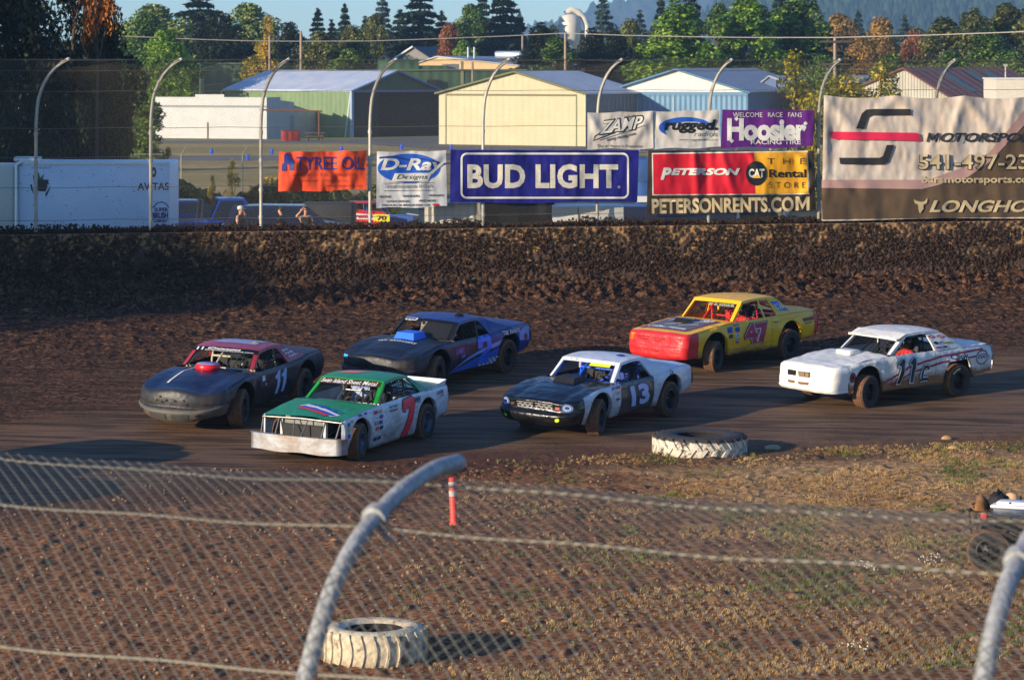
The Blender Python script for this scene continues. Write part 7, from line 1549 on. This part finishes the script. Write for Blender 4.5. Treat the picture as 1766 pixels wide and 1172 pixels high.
def figure(name, loc, rz, J, mats, label, hair=HAIR, extra=None, fingers=True, cloth=None, group=None):
    """J overrides of the default standing joints (x forward, y left). mats: function(point)->material index; index 0 skin"""
    j = {'pelvis': ((0, 0, .95), .13), 'waist': ((0, 0, 1.08), .125), 'chest': ((0, 0, 1.30), .15), 'neck': ((0, 0, 1.46), .06), 'chin': ((.035, 0, 1.55), .065), 'head': ((.02, 0, 1.64), .098), 'crown': ((.0, 0, 1.72), .075), 'nose': ((.125, 0, 1.61), .014),
         'shl': ((0, .18, 1.40), .065), 'ell': ((-.02, .24, 1.13), .043), 'wrl': ((.06, .25, .90), .03), 'hal': ((.09, .25, .82), .034),
         'shr': ((0, -.18, 1.40), .065), 'elr': ((-.02, -.24, 1.13), .043), 'wrr': ((.06, -.25, .90), .03), 'har': ((.09, -.25, .82), .034),
         'hil': ((0, .10, .90), .095), 'knl': ((.03, .11, .50), .062), 'anl': ((0, .11, .10), .043), 'tol': ((.15, .12, .05), .04), 'hir': ((0, -.10, .90), .095), 'knr': ((.03, -.11, .50), .062), 'anr': ((0, -.11, .10), .043), 'tor': ((.15, -.12, .05), .04)}
    j.update({k: (v, j[k][1]) for k, v in J.items()})
    E = [('pelvis', 'waist'), ('waist', 'chest'), ('chest', 'neck'), ('neck', 'chin'), ('chin', 'head'), ('head', 'crown'), ('head', 'nose')]
    for s in 'lr': E += [('chest', 'sh'+s), ('sh'+s, 'el'+s), ('el'+s, 'wr'+s), ('wr'+s, 'ha'+s), ('pelvis', 'hi'+s), ('hi'+s, 'kn'+s), ('kn'+s, 'an'+s), ('an'+s, 'to'+s)]
    if fingers:
        for s in 'lr':
            w_, h_ = Vector(j['wr'+s][0]), Vector(j['ha'+s][0]); d = (h_-w_).normalized(); sd = d.cross(Vector((1, 0, .2))).normalized(); cu = d.cross(sd)*-.35
            for k, (o_, ln) in enumerate(((-.03, .062), (-.01, .078), (.01, .073), (.03, .055))):
                a, b = 'f%s%d' % (s, k), 'g%s%d' % (s, k); j[a] = (tuple(h_+sd*o_+d*(.035+ln*.5)), .0095); j[b] = (tuple(h_+sd*o_*1.15+(d+cu).normalized()*(.035+ln)), .008); E += [('ha'+s, a), (a, b)]
            a, b = 't%s' % s, 'u%s' % s; j[a] = (tuple(w_+d*.045-sd*.045), .011); j[b] = (tuple(w_+d*.085-sd*.062), .009); E += [('wr'+s, a), (a, b)]
    me = limb_mesh(j, E, 'pelvis'); ml = mats[0]
    for m in ml: me.materials.append(m)
    me.polygons.foreach_set('material_index', [mats[1](p.center) for p in me.polygons])
    o = link(name, me, None, None, loc); o.rotation_euler = (0, 0, rz); tag(o, label, 'person', group); hd = Vector(j['head'][0]); cr = Vector(j['crown'][0])
    if hair is not None:
        V, Fc = ico(2, 5, .05); V = V*np.array([.108, .10, .105])+np.array(hd+Vector((-.018, 0, .035))); keep = [f for f in Fc if not (V[f].mean(0)[0] > hd.x+.035 and V[f].mean(0)[2] < hd.z+.075) and V[f].mean(0)[2] > hd.z-.06]
        link('hair', npmesh('hair', V, np.array(keep), smooth=True), o, hair)
    for s in (1, -1):
        b = MB(); b.lathe([(.014, 0), (.008, .006), (.001, .008)], Matrix.Translation(hd+Vector((.090, s*.033, .012))) @ Matrix.Rotation(math.pi/2, 4, 'Y'), 8); b.build('eye', mat('eye_dark', (30, 24, 22), .3), o)
        b = MB(); b.box((hd.x-.005, s*.098+hd.y, hd.z-.01), (.035, .016, .055), bev=.006); b.build('ear', SKIN, o)
    b = MB(); b.box((hd.x+.088, hd.y, hd.z-.062), (.012, .045, .010), bev=.004); b.build('mouth', mat('lips', (150, 80, 74), .5), o)
    if extra: extra(o, hd)
    return o
def pit(px, d): return gp(px, d, PZ)
blk_sh = mat('black_shirt', (24, 24, 28), .8); jean = mat('dark_jeans', (30, 36, 54), .8); M_cap = mat('cap_white', (212, 208, 200), .7)
def capf(o, hd):
    b = MB(); b.lathe([(.112, -.005), (.112, .05), (.085, .095), (.001, .115)], Matrix.Translation(hd+Vector((-.005, 0, .025))), 16); b.grid(lambda u, v: (hd.x+.07+.13*u, (2*v-1)*.075*(1-.4*u*u), hd.z+.04-.01*u), 4, 6); b.build('cap', M_cap, o)
def shades(o, hd):
    b = MB(); b.box((hd.x+.098, -.035, hd.z+.012), (.012, .05, .03), bev=.005); b.box((hd.x+.098, .035, hd.z+.012), (.012, .05, .03), bev=.005); b.box((hd.x+.10, 0, hd.z+.018), (.008, .03, .008)); b.build('sunglasses', mat('shade_lens', (16, 16, 18), .2), o)
figure('person', pit(414, 103.5), R(-28), {'ell': (.12, .22, 1.16), 'wrl': (.16, .12, 1.42), 'hal': (.13, .07, 1.52), 'elr': (.05, -.24, 1.14), 'wrr': (.26, -.20, 1.04), 'har': (.33, -.18, 1.02)},
       ([SKIN, mat('dark_vest', (74, 44, 44), .8), jean], lambda p: 1 if (abs(p.y) < .15 and 1.0 < p.z < 1.44) else (2 if p.z < 1.0 and abs(p.y) < .22 else 0)), 'person in white cap and dark vest raising one hand to the mouth', extra=capf, group='people in the pit area')
figure('person', pit(485, 103), R(160), {'hal': (.20, .2, .98), 'wrl': (.14, .22, 1.0)}, ([SKIN, blk_sh, jean], lambda p: 1 if (1.0 < p.z < 1.46 and (abs(p.y) < .2 or p.z > 1.2)) else (2 if p.z < 1.0 and abs(p.y) < .22 else 0)), 'person in black t-shirt facing left with red cloth at the waist', group='people in the pit area',
       extra=lambda o, hd: MB().box((.05, .1, .98), (.3, .3, .1), bev=.04).build('red_cloth', st_r, o))
figure('person', pit(527, 103), R(-78), {'elr': (.06, -.34, 1.42), 'wrr': (.07, -.17, 1.60), 'har': (.05, -.12, 1.66), 'ell': (.0, .26, 1.14), 'wrl': (.16, .28, .98), 'hal': (.22, .26, .94)}, ([SKIN, blk_sh, jean], lambda p: 1 if (1.0 < p.z < 1.37 and abs(p.y) < .17) else (2 if p.z < 1.0 and abs(p.y) < .22 else 0)), 'person in black tank top and sunglasses with a hand in the hair', extra=shades, group='people in the pit area')
# drivers: one seated figure, its suit and helmet coloured per car
DJ = {'pelvis': (-.02, 0, .10), 'waist': (-.03, 0, .25), 'chest': (-.05, 0, .46), 'neck': (-.03, 0, .62), 'chin': (.01, 0, .69), 'head': (.0, 0, .77), 'crown': (-.02, 0, .85), 'nose': (.10, 0, .74), 'shl': (-.05, .19, .55), 'ell': (.15, .25, .36), 'wrl': (.40, .14, .46), 'hal': (.47, .13, .49),
      'shr': (-.05, -.19, .55), 'elr': (.15, -.25, .36), 'wrr': (.40, -.14, .46), 'har': (.47, -.13, .49), 'hil': (.08, .10, .09), 'knl': (.50, .12, .22), 'anl': (.85, .12, .02), 'tol': (.93, .12, .12), 'hir': (.08, -.10, .09), 'knr': (.50, -.12, .22), 'anr': (.85, -.12, .02), 'tor': (.93, -.12, .12)}
def driver(car, suit, helmet, label):
    def hel(o, hd):
        b = MB(); b.lathe([(.06, -.13), (.118, -.10), (.137, -.02), (.132, .06), (.09, .125), (.001, .145)], Matrix.Translation(hd+Vector((-.005, 0, .015))), 18); h = b.build('helmet', helmet, o)
        b = MB(); b.grid(lambda u, v: (hd.x-.005+.141*math.cos((u-.5)*2.2), .141*math.sin((u-.5)*2.2), hd.z-.03+.085*v), 10, 2); b.build('visor', mat('visor_dark', (14, 14, 18), .1), h)
    glove = mat('driver_glove', (34, 32, 34), .8)
    o = figure('person', (0, 0, 0), 0, DJ, ([glove, suit], lambda p: 0 if (p.x > .38 and p.z > .35) else 1), label, hair=None, extra=hel, group='drivers in the race cars')
    o.matrix_world = car.matrix_world @ Matrix.Translation((-.22, .36, .45)) @ Matrix.Scale(.96, 4); return o
cars = [o for o in COL.objects if o.get('category') == 'race car' and o.parent is None]
def carby(s): return next(c for c in cars if s in c['label'])
bpy.context.view_layer.update()
red_s = mat('suit_red', (170, 34, 34), .8); blk_s = mat('suit_black', (28, 28, 32), .8); blu_s = mat('suit_blue', (36, 60, 130), .8)
driver(carby('green roofed'), blk_s, mat('helmet_grey', (60, 62, 66), .3), 'driver in dark suit inside the green and white car')
driver(carby('pale number 11'), blk_s, mat('helmet_tan', (150, 130, 100), .3), 'driver with pale helmet inside the matt black number 11 car')
driver(carby('square hood scoop'), blk_s, mat('helmet_black', (20, 20, 22), .3), 'driver with black helmet inside the dark blue car')
driver(carby('number 13'), blu_s, mat('helmet_blue', (30, 60, 140), .3), 'driver in blue suit inside the number 13 car')
driver(carby('number 47'), red_s, MATS['helmet_black'], 'driver in red suit inside the yellow number 47 car')
driver(carby('11c'), red_s, MATS['helmet_black'], 'driver in red suit inside the white number 11c car')
# two unseen copies of the black car, added to shadow the track's left
src = carby('pale number 11')
for q, lab in ((Vector((-11.5, 54.4, 0)), 'unseen copy of the matt black stock car, added outside the left edge for its shadow'), (Vector((-12.4, 49.6, 0)), 'second unseen black stock car, added nearer the viewer to widen the shadow')):
    cp = src.copy(); COL.objects.link(cp); cp.location = q; cp['label'] = lab
    for ch in list(src.children):
        if ch.name.startswith(('lettering', 'number', 'nose_hole', 'grille')): continue
        c2 = ch.copy(); COL.objects.link(c2); c2.parent = cp
        for g in ch.children: c3 = g.copy(); COL.objects.link(c3); c3.parent = c2
# ------------------------------------------------------------------ parked vehicles in the pits
def parked(name, px, Y, rz, L_, W, H, col, style, label, cat):
    r_ = empty(name, gp(px, Y), rz); tag(r_, label, cat, 'vehicles parked in the pits'); p = mat(col[0], col[1], .25, .2, noise=(1.5, .15), coat=.4)
    if style == 'pickup': prof = [(-L_/2, .45), (-L_/2, 1.02), (-.3, 1.04), (-.32, 1.05), (.05, H), (.95, H), (1.45, 1.10), (L_/2-.1, .98), (L_/2, .8), (L_/2, .4)]
    else: prof = [(-L_/2, .45), (-L_/2+.03, 1.05), (-L_/2+.35, H-.04), (-.9, H), (.5, H-.02), (1.25, 1.08), (L_/2-.15, .95), (L_/2, .75), (L_/2, .4)]
    b = MB(); n = len(prof); tum = lambda z: W/2-(.0 if z < 1.08 else (z-1.08)*.32); vs = [(x, -tum(z), z) for x, z in prof]+[(x, tum(z), z) for x, z in prof]
    b.add(vs, [tuple(range(n)), tuple(range(2*n-1, n-1, -1))]+[(i, (i+1) % n, n+(i+1) % n, n+i) for i in range(n)]); body = b.build('body', p, r_)
    gl = mat('car_glass', (18, 26, 38), .08)
    for s in (1, -1):
        P_ = [(-.22, 1.12), (.10, H-.08), (.88, H-.08), (1.30, 1.12)] if style == 'pickup' else [(-L_/2+.35, 1.12), (-L_/2+.5, H-.12), (.48, H-.10), (1.12, 1.12)]
        b = MB(); b.add([(x, s*(tum(z)+.012), z) for x, z in P_], [(0, 1, 2, 3)]); b.build('side_window', gl, r_)
    for (xa, za, xb, zb_) in (((-.34, 1.1, .02, H-.05) if style == 'pickup' else (-L_/2+.02, 1.12, -L_/2+.3, H-.1)), ((1.0, H-.05, 1.42, 1.14) if style == 'pickup' else (.58, H-.08, 1.2, 1.14))):
        o_ = -.015 if xa < 0 else .015; b = MB(); b.add([(xa+o_, -tum(za)+.1, za+.01), (xa+o_, tum(za)-.1, za+.01), (xb+o_, tum(zb_)-.1, zb_+.01), (xb+o_, -tum(zb_)+.1, zb_+.01)], [(0, 1, 2, 3)]); b.build('windscreen', gl, r_)
    for x in (-L_/2+.95, L_/2-.9):
        for s in (1, -1):
            M = Matrix.Translation((x, s*(W/2-.08), .36)) @ Matrix.Rotation(-math.pi/2*s, 4, 'X'); b = MB(); b.lathe([(.2, -.1), (.36, -.1), (.37, 0), (.34, .1), (.2, .11)], M, 20); w_ = b.build('wheel', M_rub, r_); b = MB(); b.lathe([(.22, .09), (.15, .05), (.001, .08)], M, 14); b.build('rim', M_chr, w_)
    for s in (1, -1): b = MB(); b.box((-L_/2-.01, s*(W/2-.12), .85), (.04, .16, .28)); b.build('tail_light', mat('tail_red', (150, 20, 24), .3), r_); b = MB(); b.box((L_/2+.0, s*(W/2-.2), .72), (.04, .3, .14)); b.build('headlight', mat('lamp_clear', (200, 200, 200), .15), r_)
    b = MB(); b.box((-L_/2-.06, 0, .5), (.12, W-.1, .16), bev=.03); b.build('bumper', M_chr, r_)
    if style == 'pickup': b = MB(); b.box((-L_/4-.35, 0, 1.03), (L_/2-.9, W-.3, .03)); b.build('bed', M_blk, r_); b = MB(); b.tube([(-.6, -.8, 1.0), (-.5, -.75, H-.05), (-.5, .75, H-.05), (-.6, .8, 1.0)], .035, 6); b.build('roll_bar', M_blk, r_)
    return r_
blu = ('pickup_blue', (18, 62, 150)); parked('pickup_truck', 372, 108, R(12), 5.4, 1.95, 1.85, blu, 'pickup', 'bright blue pickup truck with black roll bar behind the capped person', 'pickup truck')
parked('parked_car', 318, 112, R(14), 4.6, 1.85, 1.62, ('car_dark_blue', (16, 44, 100)), 'suv', 'dark blue car parked right behind the AVITAS trailer end', 'car')
parked('parked_car', 500, 106.5, R(4), 4.7, 1.9, 1.68, ('suv_slate', (30, 32, 62)), 'suv', 'slate blue family car behind the two people in black', 'car')
r_ = empty('covered_trailer', gp(566, 112)); tag(r_, 'low grey covered trailer right of the slate blue car', 'trailer', 'vehicles parked in the pits'); b = MB(); b.box((0, 0, .95), (2.0, 1.8, 1.1), bev=.12); b.build('cover', mat('grey_cover', (44, 46, 50), .8, noise=(2, .3)), r_)
# open wheel modified in the pits
r_ = empty('modified_race_car', gp(648, 116), R(-3)); tag(r_, 'red and white open wheel modified race car with yellow number plate', 'race car'); 
def ld(u, v): return Vector((u, -.86, v))
b = MB(); b.prism([(-1.35, .52), (-1.35, 1.06), (.35, .92), (.35, .45)], -.86, -.82); b.build('side_panel', mat('modified_red', (196, 24, 36), .4), r_); b = MB(); b.prism([(-1.35, .52), (-1.35, 1.06), (.35, .92), (.35, .45)], .82, .86); b.build('side_panel', MATS['modified_red'], r_)
shape([[(-1.25, .74), (-1.25, 1.0), (.1, .88), (.1, .70)]], lambda u, v: Vector((u, -.87, v)), 'white_stripe', st_w, r_); write('Xtreme', (-1.1, .76, -.02, .93), lambda u, v: Vector((u, -.88, v)), 'lettering', st_r, r_, bold=.06, shear=.2)
shape([[(.0, .64), (.05, .92), (.62, .90), (.62, .62)]], lambda u, v: Vector((u, -.885, v)), 'number_plate', mat('plate_yellow', (232, 214, 40), .5), r_); write('70', (.14, .68, .5, .86), lambda u, v: Vector((u, -.90, v)), 'lettering', st_k, r_, bold=.04)
b = MB(); b.box((-.5, 0, 1.34), (1.1, 1.3, .04), bev=.01); b.build('roof', MATS['modified_red'], r_); b = MB()
for s in (-.6, .6): b.tube([(-1.1, s, 1.0), (-.9, s, 1.32), (.05, s, 1.32), (.5, s*.8, .85), (1.6, s*.4, .62)], .025, 6); b.tube([(-.4, s, 1.32), (-.4, s, .6)], .025, 6)
b.build('roll_cage', mat('cage_blue', (40, 80, 150), .4), r_); b = MB(); b.box((.9, 0, .72), (1.2, .7, .26), bev=.04); b.box((-.2, 0, .5), (3.4, .8, .12)); b.build('hood', mat('modified_blue', (60, 100, 170), .4), r_)
b = MB(); b.tube([(1.2, -.7, .4), (2.2, -.5, .4), (2.2, .5, .4), (1.2, .7, .4)], .03, 6); b.tube([(2.2, 0, .4), (1.9, 0, .8), (1.2, 0, .9)], .02, 5); b.build('front_bumper', mat('bumper_white', (200, 210, 206), .4), r_)
for (x, y) in ((-1.0, -.98), (-1.0, .98), (1.55, -.95), (1.55, .95)): wheel(r_, x, y, .34, .34, .26, 0, 1 if y > 0 else -1, mat('rim_orange', (220, 150, 60), .4) if x < 0 else M_rim, steps=24)
# blue and green go-kart nose in front of the capped person
r_ = empty('quad_bike', gp(388, 101.5), R(170)); tag(r_, 'low blue and green quad bike in front of the capped person', 'quad bike'); b = MB(); b.grid(lambda u, v: (-.9+1.8*u, (v-.5)*(.5+.4*math.sin(3.14*u)), .98+.28*math.sin(3.14*u)-.3*abs(v-.5)), 12, 6); b.build('body', mat('teal_paint', (60, 150, 190), .4), r_); b = MB(); b.box((.1, 0, .85), (1.6, .3, .12)); b.build('side_trim', mat('kart_green', (40, 150, 90), .4), r_)
for (x, y) in ((-.65, -.4), (-.65, .4), (.65, -.4), (.65, .4)): wheel(r_, x, y, .3, .3, .22, 0, 1 if y > 0 else -1, M_rim, steps=20)
b = MB(); b.tube([(.3, -.3, 1.25), (.25, 0, 1.2), (.3, .3, 1.25)], .02, 5); b.box((-.3, 0, 1.18), (.6, .3, .14), bev=.04); b.build('seat_and_handlebar', M_blk, r_)

# ------------------------------------------------------------------ half buried marker tyres
def tractor_tyre(name, px, pyb, Rr, H, wpaint, label, tilt=0., lugs=22, tread='chevron', seed=0, hole=.52):
    p = gnd(px, pyb); r_ = empty(name, (p.x, p.y+Rr*.9, gz(p.x, p.y+Rr*.9)-.05)); r_.rotation_euler = (tilt, tilt*.4, .3*seed); tag(r_, label, 'tyre', 'white painted tractor tyres marking the infield edge')
    b = MB(); h = H; prof = [(Rr*hole, h*.10), (Rr*(hole-.02), h*.30), (Rr*(hole+.02), h*.75), (Rr*hole, h*.92), (Rr*(hole+.05), h*1.0), (Rr*.80, h*1.03), (Rr*.93, h*.97), (Rr*.975, h*.85), (Rr*.985, h*.5), (Rr*.975, h*.12), (Rr*.9, 0)]
    b.lathe(prof[3:], None, 64); b.build('carcass', wpaint, r_); b = MB(); b.lathe(prof[:4], None, 48); b.lathe([(.001, h*.06), (Rr*hole*1.02, h*.10)], None, 48); b.build('bore', mat('bore_black', (26, 24, 23), .9, noise=(5, .4)), r_); b = MB()
    for k in range(lugs):
        for half in (0, 1):
            a0 = 2*math.pi*(k+.5*half)/lugs; n = 5; da = 2*math.pi/lugs; wv = da*(.26 if tread == 'chevron' else .13); vs = []
            for i in range(n+1):
                t = i/n; z = h*(.98-.50*t) if half == 0 else h*(.02+.50*t); 
                if tread != 'chevron': z = h*(.98-.96*t)
                a = a0+da*(.62*t if tread == 'chevron' else .35*math.sin(t*3.14)); ro = Rr*(1.02 if .1 < t else .985); 
                for (da_, rr) in ((-wv, Rr*.965), (-wv*.75, ro), (wv*.75, ro), (wv, Rr*.965)): vs.append((rr*math.cos(a+da_), rr*math.sin(a+da_), z))
            fs = [(i*4+q, i*4+q+1, (i+1)*4+q+1, (i+1)*4+q) for i in range(n) for q in range(3)]+[(0, 1, 2, 3), (n*4, n*4+1, n*4+2, n*4+3)]
            if tread != 'chevron' and half: continue
            b.add(vs, fs, 0, False)
    b.build('tread_lugs', wpaint, r_); return r_
def tyre_paint(name, c, worn, zt):
    m = bpy.data.materials.new(name); m.use_nodes = True; MATS[name] = m; nt = m.node_tree; L = nt.links.new; b = nt.nodes['Principled BSDF']; tc = N(nt, 'ShaderNodeTexCoord'); P = tc.outputs['Object']
    sp = N(nt, 'ShaderNodeSeparateXYZ'); L(P, sp.inputs[0]); n1 = tnoise(nt, P, 5, 7, .7)
    base = mixc(nt, maprange(nt, n1, .5, .62), srgb(*c), srgb(*worn))
    top = maprange(nt, math_(nt, 'MULTIPLY_ADD', n1, .10, sp.outputs['Z']), zt[0], zt[1]); base = mixc(nt, top, base, srgb(*worn)) if zt[0] < 5 else base
    low = maprange(nt, math_(nt, 'MULTIPLY_ADD', n1, .16, sp.outputs['Z']), .20, .05); base = mixc(nt, math_(nt, 'MULTIPLY', low, .8), base, srgb(140, 100, 64)); L(base, b.inputs['Base Color']); b.inputs['Roughness'].default_value = .75
    bp = N(nt, 'ShaderNodeBump'); bp.inputs['Distance'].default_value = .02; L(tnoise(nt, P, 18, 5), bp.inputs['Height']); L(bp.outputs[0], b.inputs['Normal']); return m
tractor_tyre('tractor_tyre', 1211, 789, .91, .41, tyre_paint('chalky_white_tread', (200, 188, 168), (52, 46, 42), (.37, .41)), 'black topped tractor tyre with white painted chevron tread at the inner track edge', .02, 24, 'chevron', 1, .5)
tractor_tyre('tractor_tyre', 642, 1150, .665, .46, tyre_paint('yellowed_white', (196, 180, 150), (120, 100, 78), (9, 10)), 'small yellowed white tractor tyre lying behind the near fence post', .0, 26, 'curved', 2, .56)
# orange delineator post
p = gnd(783, 904); r_ = empty('delineator_post', p); r_.rotation_euler = (0, R(-2.5), 0); tag(r_, 'orange plastic delineator post with two white reflective bands', 'post'); b = MB(); b.lathe([(.085, 0), (.075, .03), (.062, .05), (.060, .74), (.045, .77), (.001, .78)], None, 18); b.build('post_tube', mat('safety_orange', (240, 62, 40), .5, noise=(5, .15), col2=(190, 70, 50)), r_)
for z0 in (.47, .62): b = MB(); b.lathe([(.0635, z0), (.064, z0+.09)], None, 18); b.build('reflective_band', mat('band_white', (216, 208, 196), .5, noise=(12, .3)), r_)
# stones near the track edge
for k, (px, py, s_, c_) in enumerate(((1633, 757, .09, (178, 140, 92)), (1645, 775, .10, (190, 150, 96)), (1332, 775, .12, (186, 160, 130)), (1685, 1105, .08, (150, 116, 96)), (872, 1072, .05, (190, 140, 96)), (576, 932, .05, (196, 130, 80)), (1480, 1075, .06, (150, 130, 110)))):
    V, Fc = ico(2, 20+k, .12); V = V*np.array([1.3, .8, .6])*s_; o = link('rock', npmesh('rock', V, Fc, smooth=True), None, mat('rock_%d' % c_[0], c_, .9, noise=(6, .4)), gnd(px, py)+Vector((0, 0, s_*.25)))
    tag(o, ('tan rock upper of two beside the track edge, at right', 'tan rock lower of two beside the track edge, at right', 'flat pale rock just right of the big tyre shadow', 'brown rock low in the grass near the right fence post', 'small tan rock right of the small tyre', 'small orange rock left of the bent post top', 'small grey rock in the lower right grass')[k], 'rock', 'rocks lying in the infield')
# quad bike with gear at the right edge
p = gnd(1790, 985); q_ = empty('quad_bike', p+Vector((.05, .2, 0)), R(158)); tag(q_, 'muddy quad bike with racks and knobbly tyres at the right edge', 'quad bike'); yel = mat('mud_plastic', (58, 48, 38), .7, noise=(6, .5), col2=(110, 84, 56))
b = MB(); b.grid(lambda u, v: (-.85+1.7*u, (v-.5)*.5, .62+.16*math.sin(3.1*u)**2-.12*abs(2*v-1)**2), 14, 6); b.box((0, 0, .45), (1.3, .34, .3), bev=.05); b.build('body', yel, q_)
for x in (-.68, .62):
    for s in (1, -1): b = MB(); b.grid(lambda u, v: (x-.42+.84*u, s*(.22+.34*v), .62+.14*math.sin(math.pi*u)-.05*v), 10, 3); b.build('fender', yel, q_)
for (x, y) in ((-.62, -.45), (-.62, .45), (.66, -.45), (.66, .45)):
    wheel(q_, x, y, .31, .31, .25, .15 if x > 0 else 0, 1 if y > 0 else -1, M_rim, steps=28)
b = MB(); b.box((-.18, 0, .84), (.75, .28, .14), bev=.05); b.build('seat', M_blk, q_); b = MB(); b.tube([(.36, -.36, 1.02), (.28, -.1, .96), (.28, .1, .96), (.36, .36, 1.02)], .016, 6); b.tube([(.28, 0, .96), (.45, 0, .7)], .02, 6); b.build('handlebar', M_blk, q_)
b = MB()
for y in (-.32, -.12, .12, .32): b.tube([(.45, y, .86), (.98, y, .86)], .012, 5); b.tube([(-.50, y, .86), (-.98, y, .86)], .012, 5)
for x in (.45, .98, -.5, -.98): b.tube([(x, -.36, .86), (x, .36, .86)], .012, 5)
b.tube([(.98, -.2, .5), (1.02, -.2, .86), (1.02, .2, .86), (.98, .2, .5)], .016, 5); b.build('rack', M_blk, q_)
Mq = Matrix.Translation(q_.location) @ Matrix.Rotation(R(158), 4, 'Z')
def onq(name, x, y, z, lab, cat): r_ = empty(name, Mq @ Vector((x, y, z)), R(158)); tag(r_, lab, cat, None); return r_
r_ = onq('cooler', .32, .2, .86, 'white picnic cooler with lid strapped across the quad bike', 'cooler'); b = MB(); b.box((0, 0, .02), (.6, .36, .12), bev=.02); b.build('box', mat('cooler_base', (36, 52, 80), .5), r_); b = MB(); b.box((0, 0, .10), (.66, .42, .05), bev=.02); b.box((0, 0, .145), (.5, .3, .06), bev=.025); b.build('lid', mat('cooler_white', (206, 204, 206), .5), r_)
r_ = onq('gear_bag', .62, -.02, .99, 'black gear bag standing on the front rack of the quad bike', 'bag'); V, Fc = ico(3, 4, .14); link('bag', npmesh('bag', V*np.array([.15, .17, .14]), Fc, smooth=True), r_, mat('bag_black', (20, 20, 22), .8)); b = MB(); b.tube([(.0, -.1, .11), (.0, 0, .17), (.0, .1, .11)], .014, 5); b.build('handle', M_blk, r_)
r_ = onq('tool_pouch', .86, .05, .9, 'tan canvas pouch with loops hanging on the front rack', 'pouch'); V, Fc = ico(2, 6, .32); link('pouch', npmesh('pouch', V*np.array([.11, .18, .15]), Fc, smooth=True), r_, mat('canvas_tan', (150, 106, 62), .9, noise=(8, .5))); b = MB(); b.tube([(.08, -.12, .05), (.16, 0, .02), (.08, .12, -.06), (.0, 0, -.16), (.08, -.12, .05)], .02, 6); b.build('strap', MATS['canvas_tan'], r_)
r_ = onq('fuel_can', .78, .22, .80, 'small red fuel can wedged under the tan pouch', 'fuel can'); b = MB(); b.box((0, 0, 0), (.11, .09, .12), bev=.02); b.build('can', mat('can_red', (196, 50, 36), .5), r_); b = MB(); b.lathe([(.02, .09), (.018, .13), (.001, .135)], None, 8); b.build('cap', M_blk, r_)
r_ = onq('leather_hat', .44, -.12, .98, 'light brown leather hat lying between black bag and cooler', 'hat'); b = MB(); b.lathe([(.17, 0), (.10, .02), (.09, .11), (.001, .13)], None, 16); b.build('hat', mat('hat_tan', (206, 160, 116), .8), r_)
# ------------------------------------------------------------------ haze
b = MB(); b.box((0, 2500, 94), (5800, 5300, 190)); hz_m = bpy.data.materials.new('haze_air'); hz_m.use_nodes = True; nt = hz_m.node_tree
nt.nodes.remove(nt.nodes['Principled BSDF']); pv = N(nt, 'ShaderNodeVolumePrincipled'); pv.inputs['Color'].default_value = (.42, .68, 1.0, 1); pv.inputs['Density'].default_value = 0.00015; pv.inputs['Anisotropy'].default_value = 0
nt.links.new(pv.outputs[0], nt.nodes['Material Output'].inputs['Volume'])
o = b.build('haze', hz_m); tag(o, 'pale blue autumn haze filling the air towards the hills', 'haze', kind='stuff')
